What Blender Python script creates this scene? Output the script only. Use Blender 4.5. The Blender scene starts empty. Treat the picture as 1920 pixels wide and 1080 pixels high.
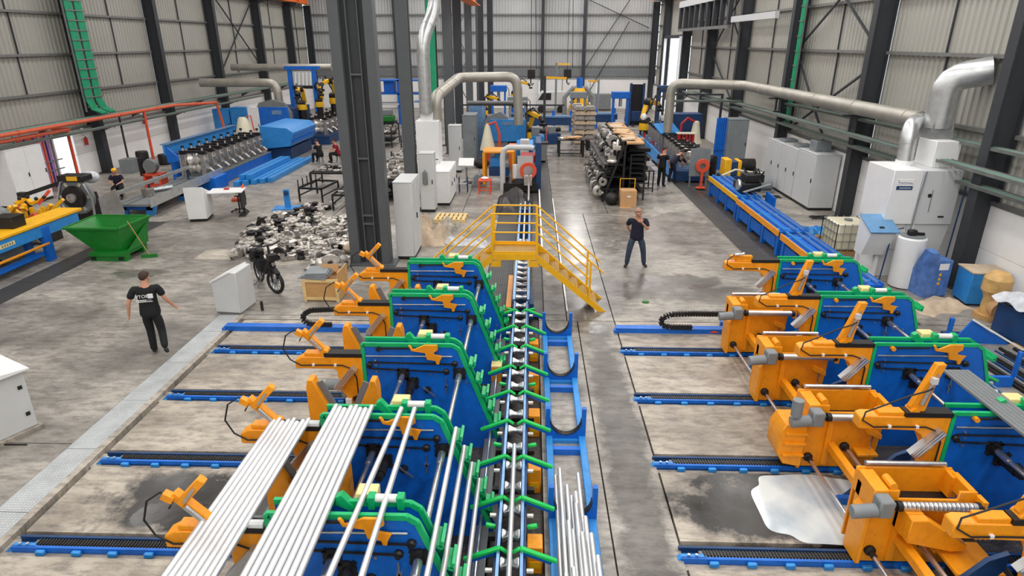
import bpy, math, random
from mathutils import Vector as V, Matrix as M4
R = math.radians
C = bpy.context.scene
COL = C.collection
rnd = random.Random(7)

# ------------------------------------------------------------------ camera, sky, lights, exposure
CAMZ = 6.2
cam = bpy.data.objects.new('camera', bpy.data.cameras.new('camera'))
COL.objects.link(cam)
cam.data.sensor_width = 36.0
cam.data.lens = 36.0 * 1190 / 1920
cam.data.clip_end = 300
cam.location = (0, 0, CAMZ)
cam.rotation_euler = (R(90 - 21.218), 0, R(1.705))
C.camera = cam
C.view_settings.view_transform = 'Standard'
C.view_settings.look = 'None'
C.view_settings.gamma = 1
C.view_settings.use_curve_mapping = False
C.view_settings.exposure = 0.12
w = bpy.data.worlds.new('sky'); C.world = w; w.use_nodes = True
bg = w.node_tree.nodes['Background']
bg.inputs[0].default_value = (0.86, 0.93, 1.0, 1); bg.inputs[1].default_value = 1.6
def area(x, y, z, sx, sy, power, col=(1, 0.985, 0.96)):
    l = bpy.data.lights.new('skylight', 'AREA'); l.shape = 'RECTANGLE'
    l.size = sx; l.size_y = sy; l.energy = power; l.color = col
    o = bpy.data.objects.new('skylight_lamp', l); COL.objects.link(o); o.location = (x, y, z)
    return o
SKYX = (-16.5, -9.5, -1.5, 4.5, 9.5)          # daylight comes down through five roof-light strips
for sx in SKYX:
    area(sx, 27, 12.1, 1.6, 78, 2300)

# ------------------------------------------------------------------ materials
def lin(c):
    return tuple((x / 255 / 12.92) if x / 255 <= 0.04045 else ((x / 255 + 0.055) / 1.055) ** 2.4 for x in c)
def mat(name, rgb, rough=0.5, metal=0.0, var=0.12, scale=3.0, bump=0.0, dirt=None, dirtamt=0.0, stretch=(1, 1, 1)):
    m = bpy.data.materials.new(name); m.use_nodes = True
    nt = m.node_tree; N = nt.nodes; L = nt.links; b = N['Principled BSDF']
    c = lin(rgb)
    b.inputs['Roughness'].default_value = rough; b.inputs['Metallic'].default_value = metal
    tc = N.new('ShaderNodeTexCoord'); mp = N.new('ShaderNodeMapping'); mp.inputs['Scale'].default_value = stretch
    L.new(tc.outputs['Object'], mp.inputs[0])
    n = N.new('ShaderNodeTexNoise'); n.inputs['Scale'].default_value = scale; n.inputs['Detail'].default_value = 5
    L.new(mp.outputs[0], n.inputs['Vector'])
    r = N.new('ShaderNodeValToRGB')
    r.color_ramp.elements[0].position = 0.3; r.color_ramp.elements[1].position = 0.72
    r.color_ramp.elements[0].color = (*[x * (1 - var) for x in c], 1)
    r.color_ramp.elements[1].color = (*[min(1, x * (1 + var)) for x in c], 1)
    L.new(n.outputs[0], r.inputs[0]); src = r.outputs[0]
    if dirt:
        n2 = N.new('ShaderNodeTexNoise'); n2.inputs['Scale'].default_value = scale * 2.3; n2.inputs['Detail'].default_value = 8
        n2.inputs['Roughness'].default_value = 0.7
        L.new(tc.outputs['Object'], n2.inputs['Vector'])
        mr = N.new('ShaderNodeMapRange'); mr.inputs[1].default_value = 0.5; mr.inputs[2].default_value = 0.68
        mr.inputs[4].default_value = dirtamt
        L.new(n2.outputs[0], mr.inputs[0])
        mx = N.new('ShaderNodeMix'); mx.data_type = 'RGBA'
        L.new(mr.outputs[0], mx.inputs[0]); L.new(src, mx.inputs[6]); mx.inputs[7].default_value = (*lin(dirt), 1)
        src = mx.outputs[2]
    L.new(src, b.inputs['Base Color'])
    if bump:
        bp = N.new('ShaderNodeBump'); bp.inputs['Strength'].default_value = bump; bp.inputs['Distance'].default_value = 0.02
        L.new(n.outputs[0], bp.inputs['Height']); L.new(bp.outputs[0], b.inputs['Normal'])
    return m
M = dict(
    orange=mat('orange_paint', (248, 158, 20), 0.42, var=0.07, dirt=(150, 84, 24), dirtamt=0.25),
    yellow=mat('yellow_paint', (250, 186, 22), 0.45, var=0.06, dirt=(190, 120, 30), dirtamt=0.2),
    blue=mat('blue_paint', (8, 104, 205), 0.42, var=0.12, dirt=(10, 45, 105), dirtamt=0.3),
    lblue=mat('light_blue_paint', (48, 140, 215), 0.4, var=0.1, dirt=(30, 90, 150), dirtamt=0.35),
    steelblue=mat('worn_blue_steel', (120, 160, 205), 0.32, 0.5, var=0.2, scale=8),
    dblue=mat('dark_blue_paint', (22, 62, 110), 0.5, var=0.25, dirt=(20, 25, 35), dirtamt=0.5),
    green=mat('green_plastic', (16, 178, 108), 0.4, var=0.08, dirt=(10, 110, 66), dirtamt=0.3),
    lgreen=mat('bright_green_plastic', (28, 200, 92), 0.38, var=0.06),
    bingreen=mat('skip_green_paint', (20, 122, 38), 0.42, var=0.12, dirt=(12, 66, 24), dirtamt=0.3),
    traygreen=mat('cable_green', (20, 150, 105), 0.5),
    mtray=mat('mesh_tray_grey', (104, 108, 102), 0.6, var=0.2),
    column=mat('column_grey_paint', (84, 88, 91), 0.55, var=0.06),
    coldark=mat('column_dark_paint', (52, 55, 60), 0.6, var=0.08),
    clad=mat('profiled_sheet', (170, 168, 160), 0.6, var=0.05, scale=0.6),
    clad2=mat('profiled_sheet_far', (188, 190, 190), 0.6, var=0.04, scale=0.6),
    concpanel=mat('white_precast', (246, 244, 242), 0.8, var=0.02),
    girt=mat('galvanised_girt', (122, 122, 120), 0.5, 0.2, var=0.1),
    white=mat('white_paint', (236, 236, 236), 0.45, var=0.03),
    cabgrey=mat('cabinet_grey', (205, 207, 208), 0.45, var=0.03),
    midgrey=mat('mid_grey', (120, 124, 126), 0.5, var=0.1),
    gear=mat('gear_motor_grey', (128, 134, 138), 0.5, var=0.12),
    black=mat('black_rubber', (22, 22, 24), 0.55, var=0.2),
    dark=mat('oily_dark_metal', (48, 46, 45), 0.45, 0.4, var=0.35, scale=9),
    steel=mat('bright_steel', (205, 207, 210), 0.27, 0.9, var=0.12, scale=12),
    pipe=mat('polished_tube', (226, 227, 229), 0.36, 0.72, var=0.06, scale=9, stretch=(1, 0.2, 1)),
    galv=mat('galvanised_duct', (200, 202, 203), 0.34, 0.75, var=0.14, scale=5),
    lidblue=mat('lid_blue', (104, 152, 196), 0.4),
    duct=mat('dusty_duct', (172, 168, 158), 0.45, 0.5, var=0.12, scale=2),
    cast=mat('cast_iron_tooling', (168, 163, 158), 0.42, 0.6, var=0.35, scale=11),
    cast2=mat('machined_tooling', (214, 208, 200), 0.36, 0.6, var=0.25, scale=9),
    castd=mat('dark_tooling', (52, 50, 50), 0.4, 0.6, var=0.4, scale=9),
    cream=mat('cream_box', (236, 214, 150), 0.5, var=0.06),
    roller=mat('white_roller', (232, 232, 228), 0.4, var=0.03),
    wood=mat('plywood', (196, 152, 96), 0.7, var=0.14, scale=4, stretch=(1, 1, 6)),
    palletw=mat('pallet_wood', (224, 196, 140), 0.75, var=0.14, scale=6, stretch=(1, 6, 1)),
    card=mat('cardboard', (202, 158, 112), 0.8, var=0.07),
    fabric=mat('dusty_sheet', (196, 176, 152), 0.85, var=0.18, scale=4, bump=0.6),
    foil=mat('cling_film', (205, 208, 214), 0.25, var=0.2, scale=6, bump=0.8),
    redor=mat('red_orange_paint', (226, 84, 52), 0.5, var=0.1),
    pipeor=mat('fire_pipe_orange', (214, 96, 62), 0.5, var=0.06),
    craneor=mat('crane_orange', (238, 120, 44), 0.5, var=0.08),
    red=mat('red_paint', (190, 36, 40), 0.5),
    robot=mat('robot_yellow', (240, 186, 30), 0.4, var=0.06),
    tanbag=mat('tan_wrapping', (206, 166, 104), 0.5, var=0.2, scale=5, bump=0.9),
    skin=mat('skin', (205, 150, 124), 0.55, var=0.05),
    hair=mat('dark_hair', (62, 46, 38), 0.8, var=0.2, scale=30),
    hairg=mat('shaven_hair', (170, 132, 112), 0.7, var=0.1),
    tblack=mat('black_cloth', (18, 20, 24), 0.85, var=0.2, scale=7, bump=0.3),
    tnavy=mat('navy_cloth', (24, 26, 48), 0.85, var=0.2, scale=7, bump=0.3),
    jeans=mat('denim', (52, 66, 84), 0.85, var=0.25, scale=9, bump=0.3),
    tred=mat('red_cloth', (150, 26, 44), 0.85, var=0.15),
    shoe=mat('dark_leather', (40, 34, 32), 0.5),
    paper=mat('white_paper', (240, 240, 238), 0.6, var=0.01),
    print=mat('white_print', (232, 234, 236), 0.7, var=0.01),
    purple=mat('purple_hose', (84, 50, 140), 0.4), rhose=mat('red_hose', (236, 84, 50), 0.4), lhose=mat('lilac_hose', (196, 150, 204), 0.4),
    rollup=mat('sheet_metal_door', (176, 180, 184), 0.5, 0.2),
    bluefilm=mat('wrapped_blue', (86, 122, 186), 0.25, var=0.3, scale=5, bump=0.6),
    ibc=mat('ibc_plastic', (222, 216, 190), 0.4, var=0.05),
    vest=mat('vest_yellow', (230, 214, 50), 0.6),
)
def grating_mat(name, rgb, rgb2, pitch):
    m = bpy.data.materials.new(name); m.use_nodes = True
    nt = m.node_tree; N = nt.nodes; L = nt.links; b = N['Principled BSDF']
    b.inputs['Roughness'].default_value = 0.5; b.inputs['Metallic'].default_value = 0.3
    g = N.new('ShaderNodeNewGeometry'); mp = N.new('ShaderNodeMapping'); mp.inputs['Scale'].default_value = (1 / pitch,) * 3
    L.new(g.outputs['Position'], mp.inputs[0])
    br = N.new('ShaderNodeTexBrick'); br.offset = 0; br.inputs['Scale'].default_value = 1
    br.inputs['Brick Width'].default_value = 1; br.inputs['Row Height'].default_value = 1; br.inputs['Mortar Size'].default_value = 0.18
    br.inputs['Color1'].default_value = (*lin(rgb2), 1); br.inputs['Color2'].default_value = (*[x * 1.15 for x in lin(rgb2)], 1)
    br.inputs['Mortar'].default_value = (*lin(rgb), 1)
    L.new(mp.outputs[0], br.inputs['Vector'])
    n = N.new('ShaderNodeTexNoise'); n.inputs['Scale'].default_value = 2.5; n.inputs['Detail'].default_value = 6
    L.new(g.outputs['Position'], n.inputs['Vector'])
    mx = N.new('ShaderNodeMix'); mx.data_type = 'RGBA'; mx.blend_type = 'MULTIPLY'; mx.inputs[0].default_value = 0.5
    L.new(br.outputs[0], mx.inputs[6]); L.new(n.outputs[0], mx.inputs[7]); L.new(mx.outputs[2], b.inputs['Base Color'])
    return m
M['drain'] = grating_mat('galvanised_drain_cover', (196, 200, 202), (212, 216, 218), 0.05)
M['grating'] = grating_mat('dark_floor_grating', (92, 92, 90), (38, 38, 38), 0.06)
M['walkgrate'] = grating_mat('stair_grating', (214, 158, 30), (120, 96, 50), 0.05)

def concrete(name, wet=True, light=(172, 163, 151), darkc=(112, 105, 98)):
    """bare power-floated concrete: worn tyre marks, oil stains, wet patches (roughness)"""
    m = bpy.data.materials.new(name); m.use_nodes = True
    nt = m.node_tree; N = nt.nodes; L = nt.links; b = N['Principled BSDF']
    g = N.new('ShaderNodeNewGeometry')
    def noise(sc, det, stretch=(1, 1, 1), rough=0.55):
        mp = N.new('ShaderNodeMapping'); mp.inputs['Scale'].default_value = stretch
        L.new(g.outputs['Position'], mp.inputs[0])
        n = N.new('ShaderNodeTexNoise'); n.inputs['Scale'].default_value = sc; n.inputs['Detail'].default_value = det
        n.inputs['Roughness'].default_value = rough
        L.new(mp.outputs[0], n.inputs['Vector']); return n.outputs[0]
    def mrange(src, a, c, lo=0.0, hi=1.0):
        mr = N.new('ShaderNodeMapRange'); mr.inputs[1].default_value = a; mr.inputs[2].default_value = c
        mr.inputs[3].default_value = lo; mr.inputs[4].default_value = hi; L.new(src, mr.inputs[0]); return mr.outputs[0]
    def mix(f, a, bcol, blend='MIX'):
        mx = N.new('ShaderNodeMix'); mx.data_type = 'RGBA'; mx.blend_type = blend
        L.new(f, mx.inputs[0]) if not isinstance(f, float) else setattr(mx.inputs[0], 'default_value', f)
        L.new(a, mx.inputs[6])
        if isinstance(bcol, tuple): mx.inputs[7].default_value = (*bcol, 1)
        else: L.new(bcol, mx.inputs[7])
        return mx.outputs[2]
    def math_(op, a, c):
        mm = N.new('ShaderNodeMath'); mm.operation = op
        for i, s in enumerate((a, c)):
            if isinstance(s, (int, float)): mm.inputs[i].default_value = s
            else: L.new(s, mm.inputs[i])
        return mm.outputs[0]
    r = N.new('ShaderNodeValToRGB')
    r.color_ramp.elements[0].position = 0.36; r.color_ramp.elements[1].position = 0.62
    r.color_ramp.elements[0].color = (*lin(darkc), 1); r.color_ramp.elements[1].color = (*lin(light), 1)
    L.new(noise(0.55, 8, (1, 1.5, 1), 0.62), r.inputs[0])
    col = mix(mrange(noise(2.6, 9, (1, 2.6, 1), 0.72), 0.44, 0.62, 0, 0.6), r.outputs[0], lin((84, 79, 74)))
    col = mix(mrange(noise(14, 6, (1, 3, 1), 0.7), 0.56, 0.72, 0, 0.35), col, lin((204, 196, 184)))
    col = mix(mrange(noise(0.9, 7, (1, 1, 1), 0.7), 0.6, 0.74, 0, 0.55), col, lin((88, 84, 80)))
    rough = mrange(noise(1.1, 6), 0.35, 0.7, 0.34, 0.6)
    # stains and wet patches with shapes of their own: (x, y, rx, ry, darkness, gloss)
    stains = [(-4.7, 7.3, 1.35, 0.65, 1.0, .5), (-5.0, 7.0, .5, .3, .0, .9), (-3.6, 8.6, 0.6, .35, .4, .3), (3.7, 7.5, 1.5, 0.85, 1.0, .5), (3.2, 8.0, 0.9, 0.5, .5, .3), (4.6, 9.7, 1.4, 1.0, .25, .1),
              (2.6, 16.0, 1.6, .7, .6, .5), (4.0, 16.6, 1.3, .6, .65, .5), (1.1, 15.4, 1.2, 2.0, .55, .55), (5.2, 15.6, 1.2, .6, .5, .2),
              (2.2, 24.5, 2.2, 5.0, .12, 1.0), (3.0, 33, 3.2, 7.0, .15, .9), (-2.2, 24.5, 1.2, 2.5, .0, .5), (4.6, 21.5, 2.5, 2.5, .3, .4), (1.6, 19.5, 1.1, 1.8, .2, .7),
              (-11.2, 16.8, .8, .4, .6, .2), (-8.5, 12.2, 2.0, 1.2, .2, .2), (-11, 20, 4, 3, .22, .2), (1.58, 9.0, 0.33, 6.0, .62, .1), (-12.2, 13.2, 3, 1.5, .25, .2)]
    dist = noise(1.6, 6, (1, 1, 1), 0.65); sep = N.new('ShaderNodeSeparateXYZ'); L.new(g.outputs['Position'], sep.inputs[0])
    dark = None; gl = None
    for (sx, sy, rx, ry, dk, gg) in (stains if wet else stains[:0]):
        dx = math_('MULTIPLY', math_('SUBTRACT', sep.outputs[0], sx), 1 / rx); dy = math_('MULTIPLY', math_('SUBTRACT', sep.outputs[1], sy), 1 / ry)
        d = math_('SQRT', math_('ADD', math_('MULTIPLY', dx, dx), math_('MULTIPLY', dy, dy)), 0)
        d = math_('ADD', d, math_('MULTIPLY', math_('SUBTRACT', dist, 0.5), 2.2))
        f = mrange(d, 1.2, 0.85, 0, 1)
        if dk:
            t = math_('MULTIPLY', f, dk); dark = t if dark is None else math_('MAXIMUM', dark, t)
        t = math_('MULTIPLY', f, gg); gl = t if gl is None else math_('MAXIMUM', gl, t)
    if wet:
        col = mix(dark, col, lin((44, 40, 37)))
        rough = math_('MAXIMUM', math_('SUBTRACT', rough, math_('MULTIPLY', gl, 0.36)), 0.17)
    L.new(col, b.inputs['Base Color']); L.new(rough, b.inputs['Roughness'])
    bp = N.new('ShaderNodeBump'); bp.inputs['Strength'].default_value = 0.12; bp.inputs['Distance'].default_value = 0.01
    L.new(noise(9, 6), bp.inputs['Height']); L.new(bp.outputs[0], b.inputs['Normal'])
    return m
M['concrete'] = concrete('factory_floor', True, (178, 171, 162), (124, 119, 113))
M['oilfloor'] = concrete('oily_pit_floor', False, (70, 64, 60), (34, 32, 31))
M['curb'] = concrete('curb_concrete', False, (196, 186, 172), (160, 152, 142))
M['slab'] = concrete('bay_floor', True, (196, 185, 170), (146, 136, 124))

# ------------------------------------------------------------------ mesh helpers
class MB:
    def __init__(s): s.v = []; s.f = []
    def add(s, vs, fs):
        k = len(s.v); s.v += [tuple(v) for v in vs]; s.f += [tuple(i + k for i in f) for f in fs]; return s
    def box(s, x0, x1, y0, y1, z0, z1):
        return s.add([(x0, y0, z0), (x1, y0, z0), (x1, y1, z0), (x0, y1, z0), (x0, y0, z1), (x1, y0, z1), (x1, y1, z1), (x0, y1, z1)],
                     [(0, 3, 2, 1), (4, 5, 6, 7), (0, 1, 5, 4), (1, 2, 6, 5), (2, 3, 7, 6), (3, 0, 4, 7)])
    def cbox(s, c, size, rz=0, rx=0, ry=0):
        m = M4.Translation(c) @ M4.Rotation(rz, 4, 'Z') @ M4.Rotation(ry, 4, 'Y') @ M4.Rotation(rx, 4, 'X')
        t = MB().box(-size[0] / 2, size[0] / 2, -size[1] / 2, size[1] / 2, -size[2] / 2, size[2] / 2)
        return s.add([m @ V(v) for v in t.v], t.f)
    def bar(s, p, q, w, h, up=(0, 0, 1)):
        p = V(p); q = V(q); d = (q - p).normalized(); u = V(up)
        if abs(d.dot(u)) > 0.98: u = V((0, 1, 0)) if abs(d.y) < .9 else V((1, 0, 0))
        x = d.cross(u).normalized() * (w / 2); z = x.cross(d).normalized() * (h / 2)
        vs = [p - x - z, p + x - z, p + x + z, p - x + z, q - x - z, q + x - z, q + x + z, q - x + z]
        return s.add(vs, [(0, 1, 2, 3), (7, 6, 5, 4), (0, 4, 5, 1), (1, 5, 6, 2), (2, 6, 7, 3), (3, 7, 4, 0)])
    def cyl(s, p, q, r, n=12, r2=None):
        p = V(p); q = V(q); r2 = r if r2 is None else r2
        d = (q - p).normalized(); u = V((0, 0, 1)) if abs(d.z) < .9 else V((1, 0, 0))
        x = d.cross(u).normalized(); y = d.cross(x)
        vs = []
        for c, rr in ((p, r), (q, r2)):
            for i in range(n):
                a = 2 * math.pi * i / n; vs.append(c + x * math.cos(a) * rr + y * math.sin(a) * rr)
        fs = [(i, (i + 1) % n, n + (i + 1) % n, n + i) for i in range(n)]
        fs += [tuple(range(n - 1, -1, -1)), tuple(range(n, 2 * n))]
        return s.add(vs, fs)
    def tube(s, pts, r, n=8):
        pts = [V(p) for p in pts]; x = None; vs = []
        for i, p in enumerate(pts):
            d = (pts[min(i + 1, len(pts) - 1)] - pts[max(i - 1, 0)]).normalized()
            if x is None:
                u = V((0, 0, 1)) if abs(d.z) < .9 else V((1, 0, 0)); x = d.cross(u).normalized()
            else: x = (x - d * x.dot(d)).normalized()
            y = d.cross(x); rr = r[i] if isinstance(r, (list, tuple)) else r
            for k in range(n):
                a = 2 * math.pi * k / n; vs.append(p + x * math.cos(a) * rr + y * math.sin(a) * rr)
        fs = []
        for i in range(len(pts) - 1):
            for k in range(n): fs.append((i * n + k, i * n + (k + 1) % n, (i + 1) * n + (k + 1) % n, (i + 1) * n + k))
        fs += [tuple(range(n - 1, -1, -1)), tuple(range((len(pts) - 1) * n, len(pts) * n))]
        return s.add(vs, fs)
    def prism(s, poly, axis, d0, d1):
        """poly in the plane across axis: 'y' -> (x,z), 'x' -> (y,z), 'z' -> (x,y)"""
        def mk(p, d): return {'y': (p[0], d, p[1]), 'x': (d, p[0], p[1]), 'z': (p[0], p[1], d)}[axis]
        n = len(poly); vs = [mk(p, d0) for p in poly] + [mk(p, d1) for p in poly]
        fs = [(i, (i + 1) % n, n + (i + 1) % n, n + i) for i in range(n)] + [tuple(range(n - 1, -1, -1)), tuple(range(n, 2 * n))]
        return s.add(vs, fs)
    def sphere(s, c, r, n=10, m=6, sc=(1, 1, 1)):
        vs = [(c[0], c[1], c[2] + r * sc[2])]; fs = []
        for j in range(1, m):
            t = math.pi * j / m
            for i in range(n):
                a = 2 * math.pi * i / n
                vs.append((c[0] + r * sc[0] * math.sin(t) * math.cos(a), c[1] + r * sc[1] * math.sin(t) * math.sin(a), c[2] + r * sc[2] * math.cos(t)))
        vs.append((c[0], c[1], c[2] - r * sc[2])); e = len(vs) - 1
        for i in range(n):
            fs.append((0, 1 + i, 1 + (i + 1) % n)); fs.append((e, 1 + (m - 2) * n + (i + 1) % n, 1 + (m - 2) * n + i))
            for j in range(m - 2): a = 1 + j * n; fs.append((a + i, a + n + i, a + n + (i + 1) % n, a + (i + 1) % n))
        return s.add(vs, fs)
    def lathe(s, prof, c=(0, 0, 0), axis='z', n=16, closed=False):
        vs = []; fs = []
        for (r, h) in prof:
            for i in range(n):
                a = 2 * math.pi * i / n; x, y = r * math.cos(a), r * math.sin(a)
                p = {'z': (x, y, h), 'x': (h, x, y), 'y': (x, h, y)}[axis]
                vs.append((p[0] + c[0], p[1] + c[1], p[2] + c[2]))
        m = len(prof)
        for j in range(m if closed else m - 1):
            k = (j + 1) % m
            for i in range(n): fs.append((j * n + i, j * n + (i + 1) % n, k * n + (i + 1) % n, k * n + i))
        if not closed:
            fs += [tuple(range(n - 1, -1, -1)), tuple(range((m - 1) * n, m * n))]
        return s.add(vs, fs)
    def xform(s, m): s.v = [tuple(m @ V(v)) for v in s.v]; return s
    def build(s, name, m, parent=None, bevel=0, **props):
        import bmesh
        me = bpy.data.meshes.new(name); me.from_pydata(s.v, [], s.f)
        bm = bmesh.new(); bm.from_mesh(me); bmesh.ops.recalc_face_normals(bm, faces=bm.faces); bm.to_mesh(me); bm.free()
        me.polygons.foreach_set('use_smooth', [True] * len(me.polygons)); me.set_sharp_from_angle(angle=R(32))
        me.materials.append(M[m] if isinstance(m, str) else m)
        return obj(name, me, parent, bevel, **props)
def obj(name, me, parent=None, bevel=0, **props):
    o = bpy.data.objects.new(name, me); COL.objects.link(o)
    if parent: o.parent = parent
    if bevel:
        b = o.modifiers.new('bevel', 'BEVEL'); b.width = bevel; b.segments = 1; b.limit_method = 'ANGLE'; b.angle_limit = R(50)
    for k, v in props.items(): o[k] = v
    return o
def thing(name, label, cat, loc=(0, 0, 0), rz=0, group=None):
    o = bpy.data.objects.new(name, None); COL.objects.link(o); o.location = loc; o.rotation_euler = (0, 0, rz)
    o.empty_display_size = 0.1
    o['label'] = label; o['category'] = cat
    if group: o['group'] = group
    return o
def struct(name, loc=(0, 0, 0)):
    o = bpy.data.objects.new(name, None); COL.objects.link(o); o.location = loc; o['kind'] = 'structure'; return o
KIDS = {}
def copy_tree(o, parent=None, loc=None, rz=None, label=None, group=None):
    c = o.copy(); COL.objects.link(c)
    if parent: c.parent = parent
    if loc is not None: c.location = loc
    if rz is not None: c.rotation_euler = (0, 0, rz)
    if label: c['label'] = label
    if group: c['group'] = group
    for ch in [x for x in o.children]: copy_tree(ch, c)
    return c
ORD = ['nearest', 'second nearest', 'third nearest', 'fourth nearest', 'fifth nearest', 'sixth nearest', 'seventh nearest', 'eighth nearest', 'ninth nearest', 'tenth nearest', 'eleventh nearest', 'twelfth nearest', 'thirteenth nearest', 'fourteenth nearest', 'fifteenth nearest']
NTH = ['first', 'second', 'third', 'fourth', 'fifth', 'sixth', 'seventh', 'eighth', 'ninth', 'tenth', 'eleventh', 'twelfth', 'thirteenth', 'fourteenth', 'fifteenth', 'sixteenth']
# ------------------------------------------------------------------ the shell
XL, XR, YF, YB = -22.0, 12.1, 66.0, -12.0
PIT = -0.12
fl = struct('floor')
MB().box(XL - .5, XR + .5, YB, YF + .5, -0.9, -0.5).build('subfloor', 'oilfloor', fl)
def slab(x0, x1, y0, y1, m='concrete', name='slab', z=0.0, g=0.012):
    MB().box(x0 + g, x1 - g, y0 + g, y1 - g, -0.5, z).build(name, m, fl)
# left aisle
for (x0, x1) in ((XL, -15.2), (-13.4, -7.53)):
    for (y0, y1) in ((YB, 8.63), (8.63, 22.35), (22.35, 36), (36, 50), (50, YF)):
        slab(x0, x1, y0, y1)
slab(-15.2, -13.4, 22.35, 36); slab(-15.2, -13.4, 36, YF); slab(-15.2, -14.2, YB, 22.35, 'concrete')
slab(-7.03, -2.65, YB, 4.6)
# slabs between the buried rails, left bank
RY = [6.45, 8.3, 10.25, 12.15]           # rail lines
edges = [(4.6, 6.22), (6.62, 8.07), (8.47, 10.02), (10.42, 11.92), (12.32, 13.7)]
for a, b in edges: slab(-6.82, -2.65, a, b, 'slab', g=0.02)
for a, b in ((6.22, 6.62), (8.07, 8.47), (10.02, 10.42), (11.92, 12.32)):
    slab(-6.9, -2.65, a + .02, b - .02, 'curb', 'rail_trench', -0.05, 0)
slab(-7.03, -6.9, 4.6, 13.95, 'curb', 'curb', 0.02, 0.005)
slab(-7.53, -2.65, 13.98, 22.35); slab(-7.53, -2.65, 22.35, 36); slab(-7.53, -2.65, 36, 50); slab(-7.53, -2.65, 50, YF)
slab(-7.03, -2.65, 13.72, 13.97)
# machine pit, conveyor pit
slab(-2.65, 0.22, YB, 14.2, 'oilfloor', 'pit_floor', PIT, 0)
slab(-2.65, -1.2, 14.2, 23.9); slab(-2.65, -1.2, 23.9, 36); slab(-2.65, -1.2, 36, YF)
slab(-0.5, 0.35, 14.2, 36, 'oilfloor', 'pit_floor', -0.06, 0); slab(-1.2, 0.9, 36, YF)
slab(0.22, 1.14, YB, 13.85); slab(0.35, 0.9, 14.2, 24, 'concrete'); slab(.22, .9, 13.85, 14.2)
slab(1.14, 2.02, YB, 13.85)
slab(0.9, 3.0, 24, 36); slab(0.9, 2.02, 13.85, 24)
slab(2.02, 6.7, 13.85, 24); slab(3.0, 6.7, 24, 36); slab(0.9, 6.7, 36, 50); slab(0.9, 6.7, 50, YF)
# right bank
for a, b in [(YB, 6.25), (6.7, 8.2), (8.62, 10.15), (10.55, 12.1), (12.48, 13.85)]: slab(2.02, 5.5, a, b, 'slab', g=0.02)
for a, b in ((6.25, 6.7), (8.2, 8.62), (10.15, 10.55), (12.1, 12.48)):
    slab(2.02, 5.5, a + .02, b - .02, 'curb', 'rail_trench', -0.05, 0)
slab(5.5, 8.6, YB, 13.85, 'oilfloor', 'pit_floor', PIT, 0)
slab(8.6, XR, YB, 13.85); slab(9.2, XR, 13.85, 24); slab(9.2, XR, 24, 36); slab(9.2, XR, 36, 50); slab(6.7, XR, 50, YF)
slab(7.3, 9.2, 13.85, 36, 'oilfloor', 'pit_floor', -0.06, 0); slab(6.7, 9.2, 36, 50)
# gratings in the floor
def strip(x0, x1, y0, y1, step, m, name, z):
    y = y0
    while y < y1 - .05:
        e = min(y + step, y1); MB().box(x0, x1, y + .006, e - .006, z - .03, z).build(name, m, fl); y = e
strip(-7.53, -7.03, -2, 13.95, 1.5, 'drain', 'drain_cover', 0.004)
MB().box(-7.53, -7.03, YB, 13.95, -.5, -.03).build('drain_channel', 'oilfloor', fl)
MB().box(-14.2, -13.4, YB, 22.35, -.5, -.035).build('drain_channel', 'oilfloor', fl)
strip(-14.2, -13.4, 4, 22.3, 2.0, 'grating', 'floor_grating', 0.0)
MB().box(-1.2, -.5, 14.2, 36, -.5, -.035).build('grating_channel', 'oilfloor', fl)
strip(-1.2, -.5, 14.2, 33, 2.0, 'grating', 'floor_grating', 0.0)
MB().box(.35, .9, 24, 36, -.5, -.035).build('grating_channel', 'oilfloor', fl)
strip(.42, .82, 24, 36, 2.0, 'grating', 'floor_grating', 0.0)
MB().box(6.7, 7.3, 13.85, 36, -.5, -.035).build('grating_channel', 'oilfloor', fl)
strip(6.7, 7.3, 13.85, 34, 2.0, 'grating', 'floor_grating', 0.0)

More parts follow.
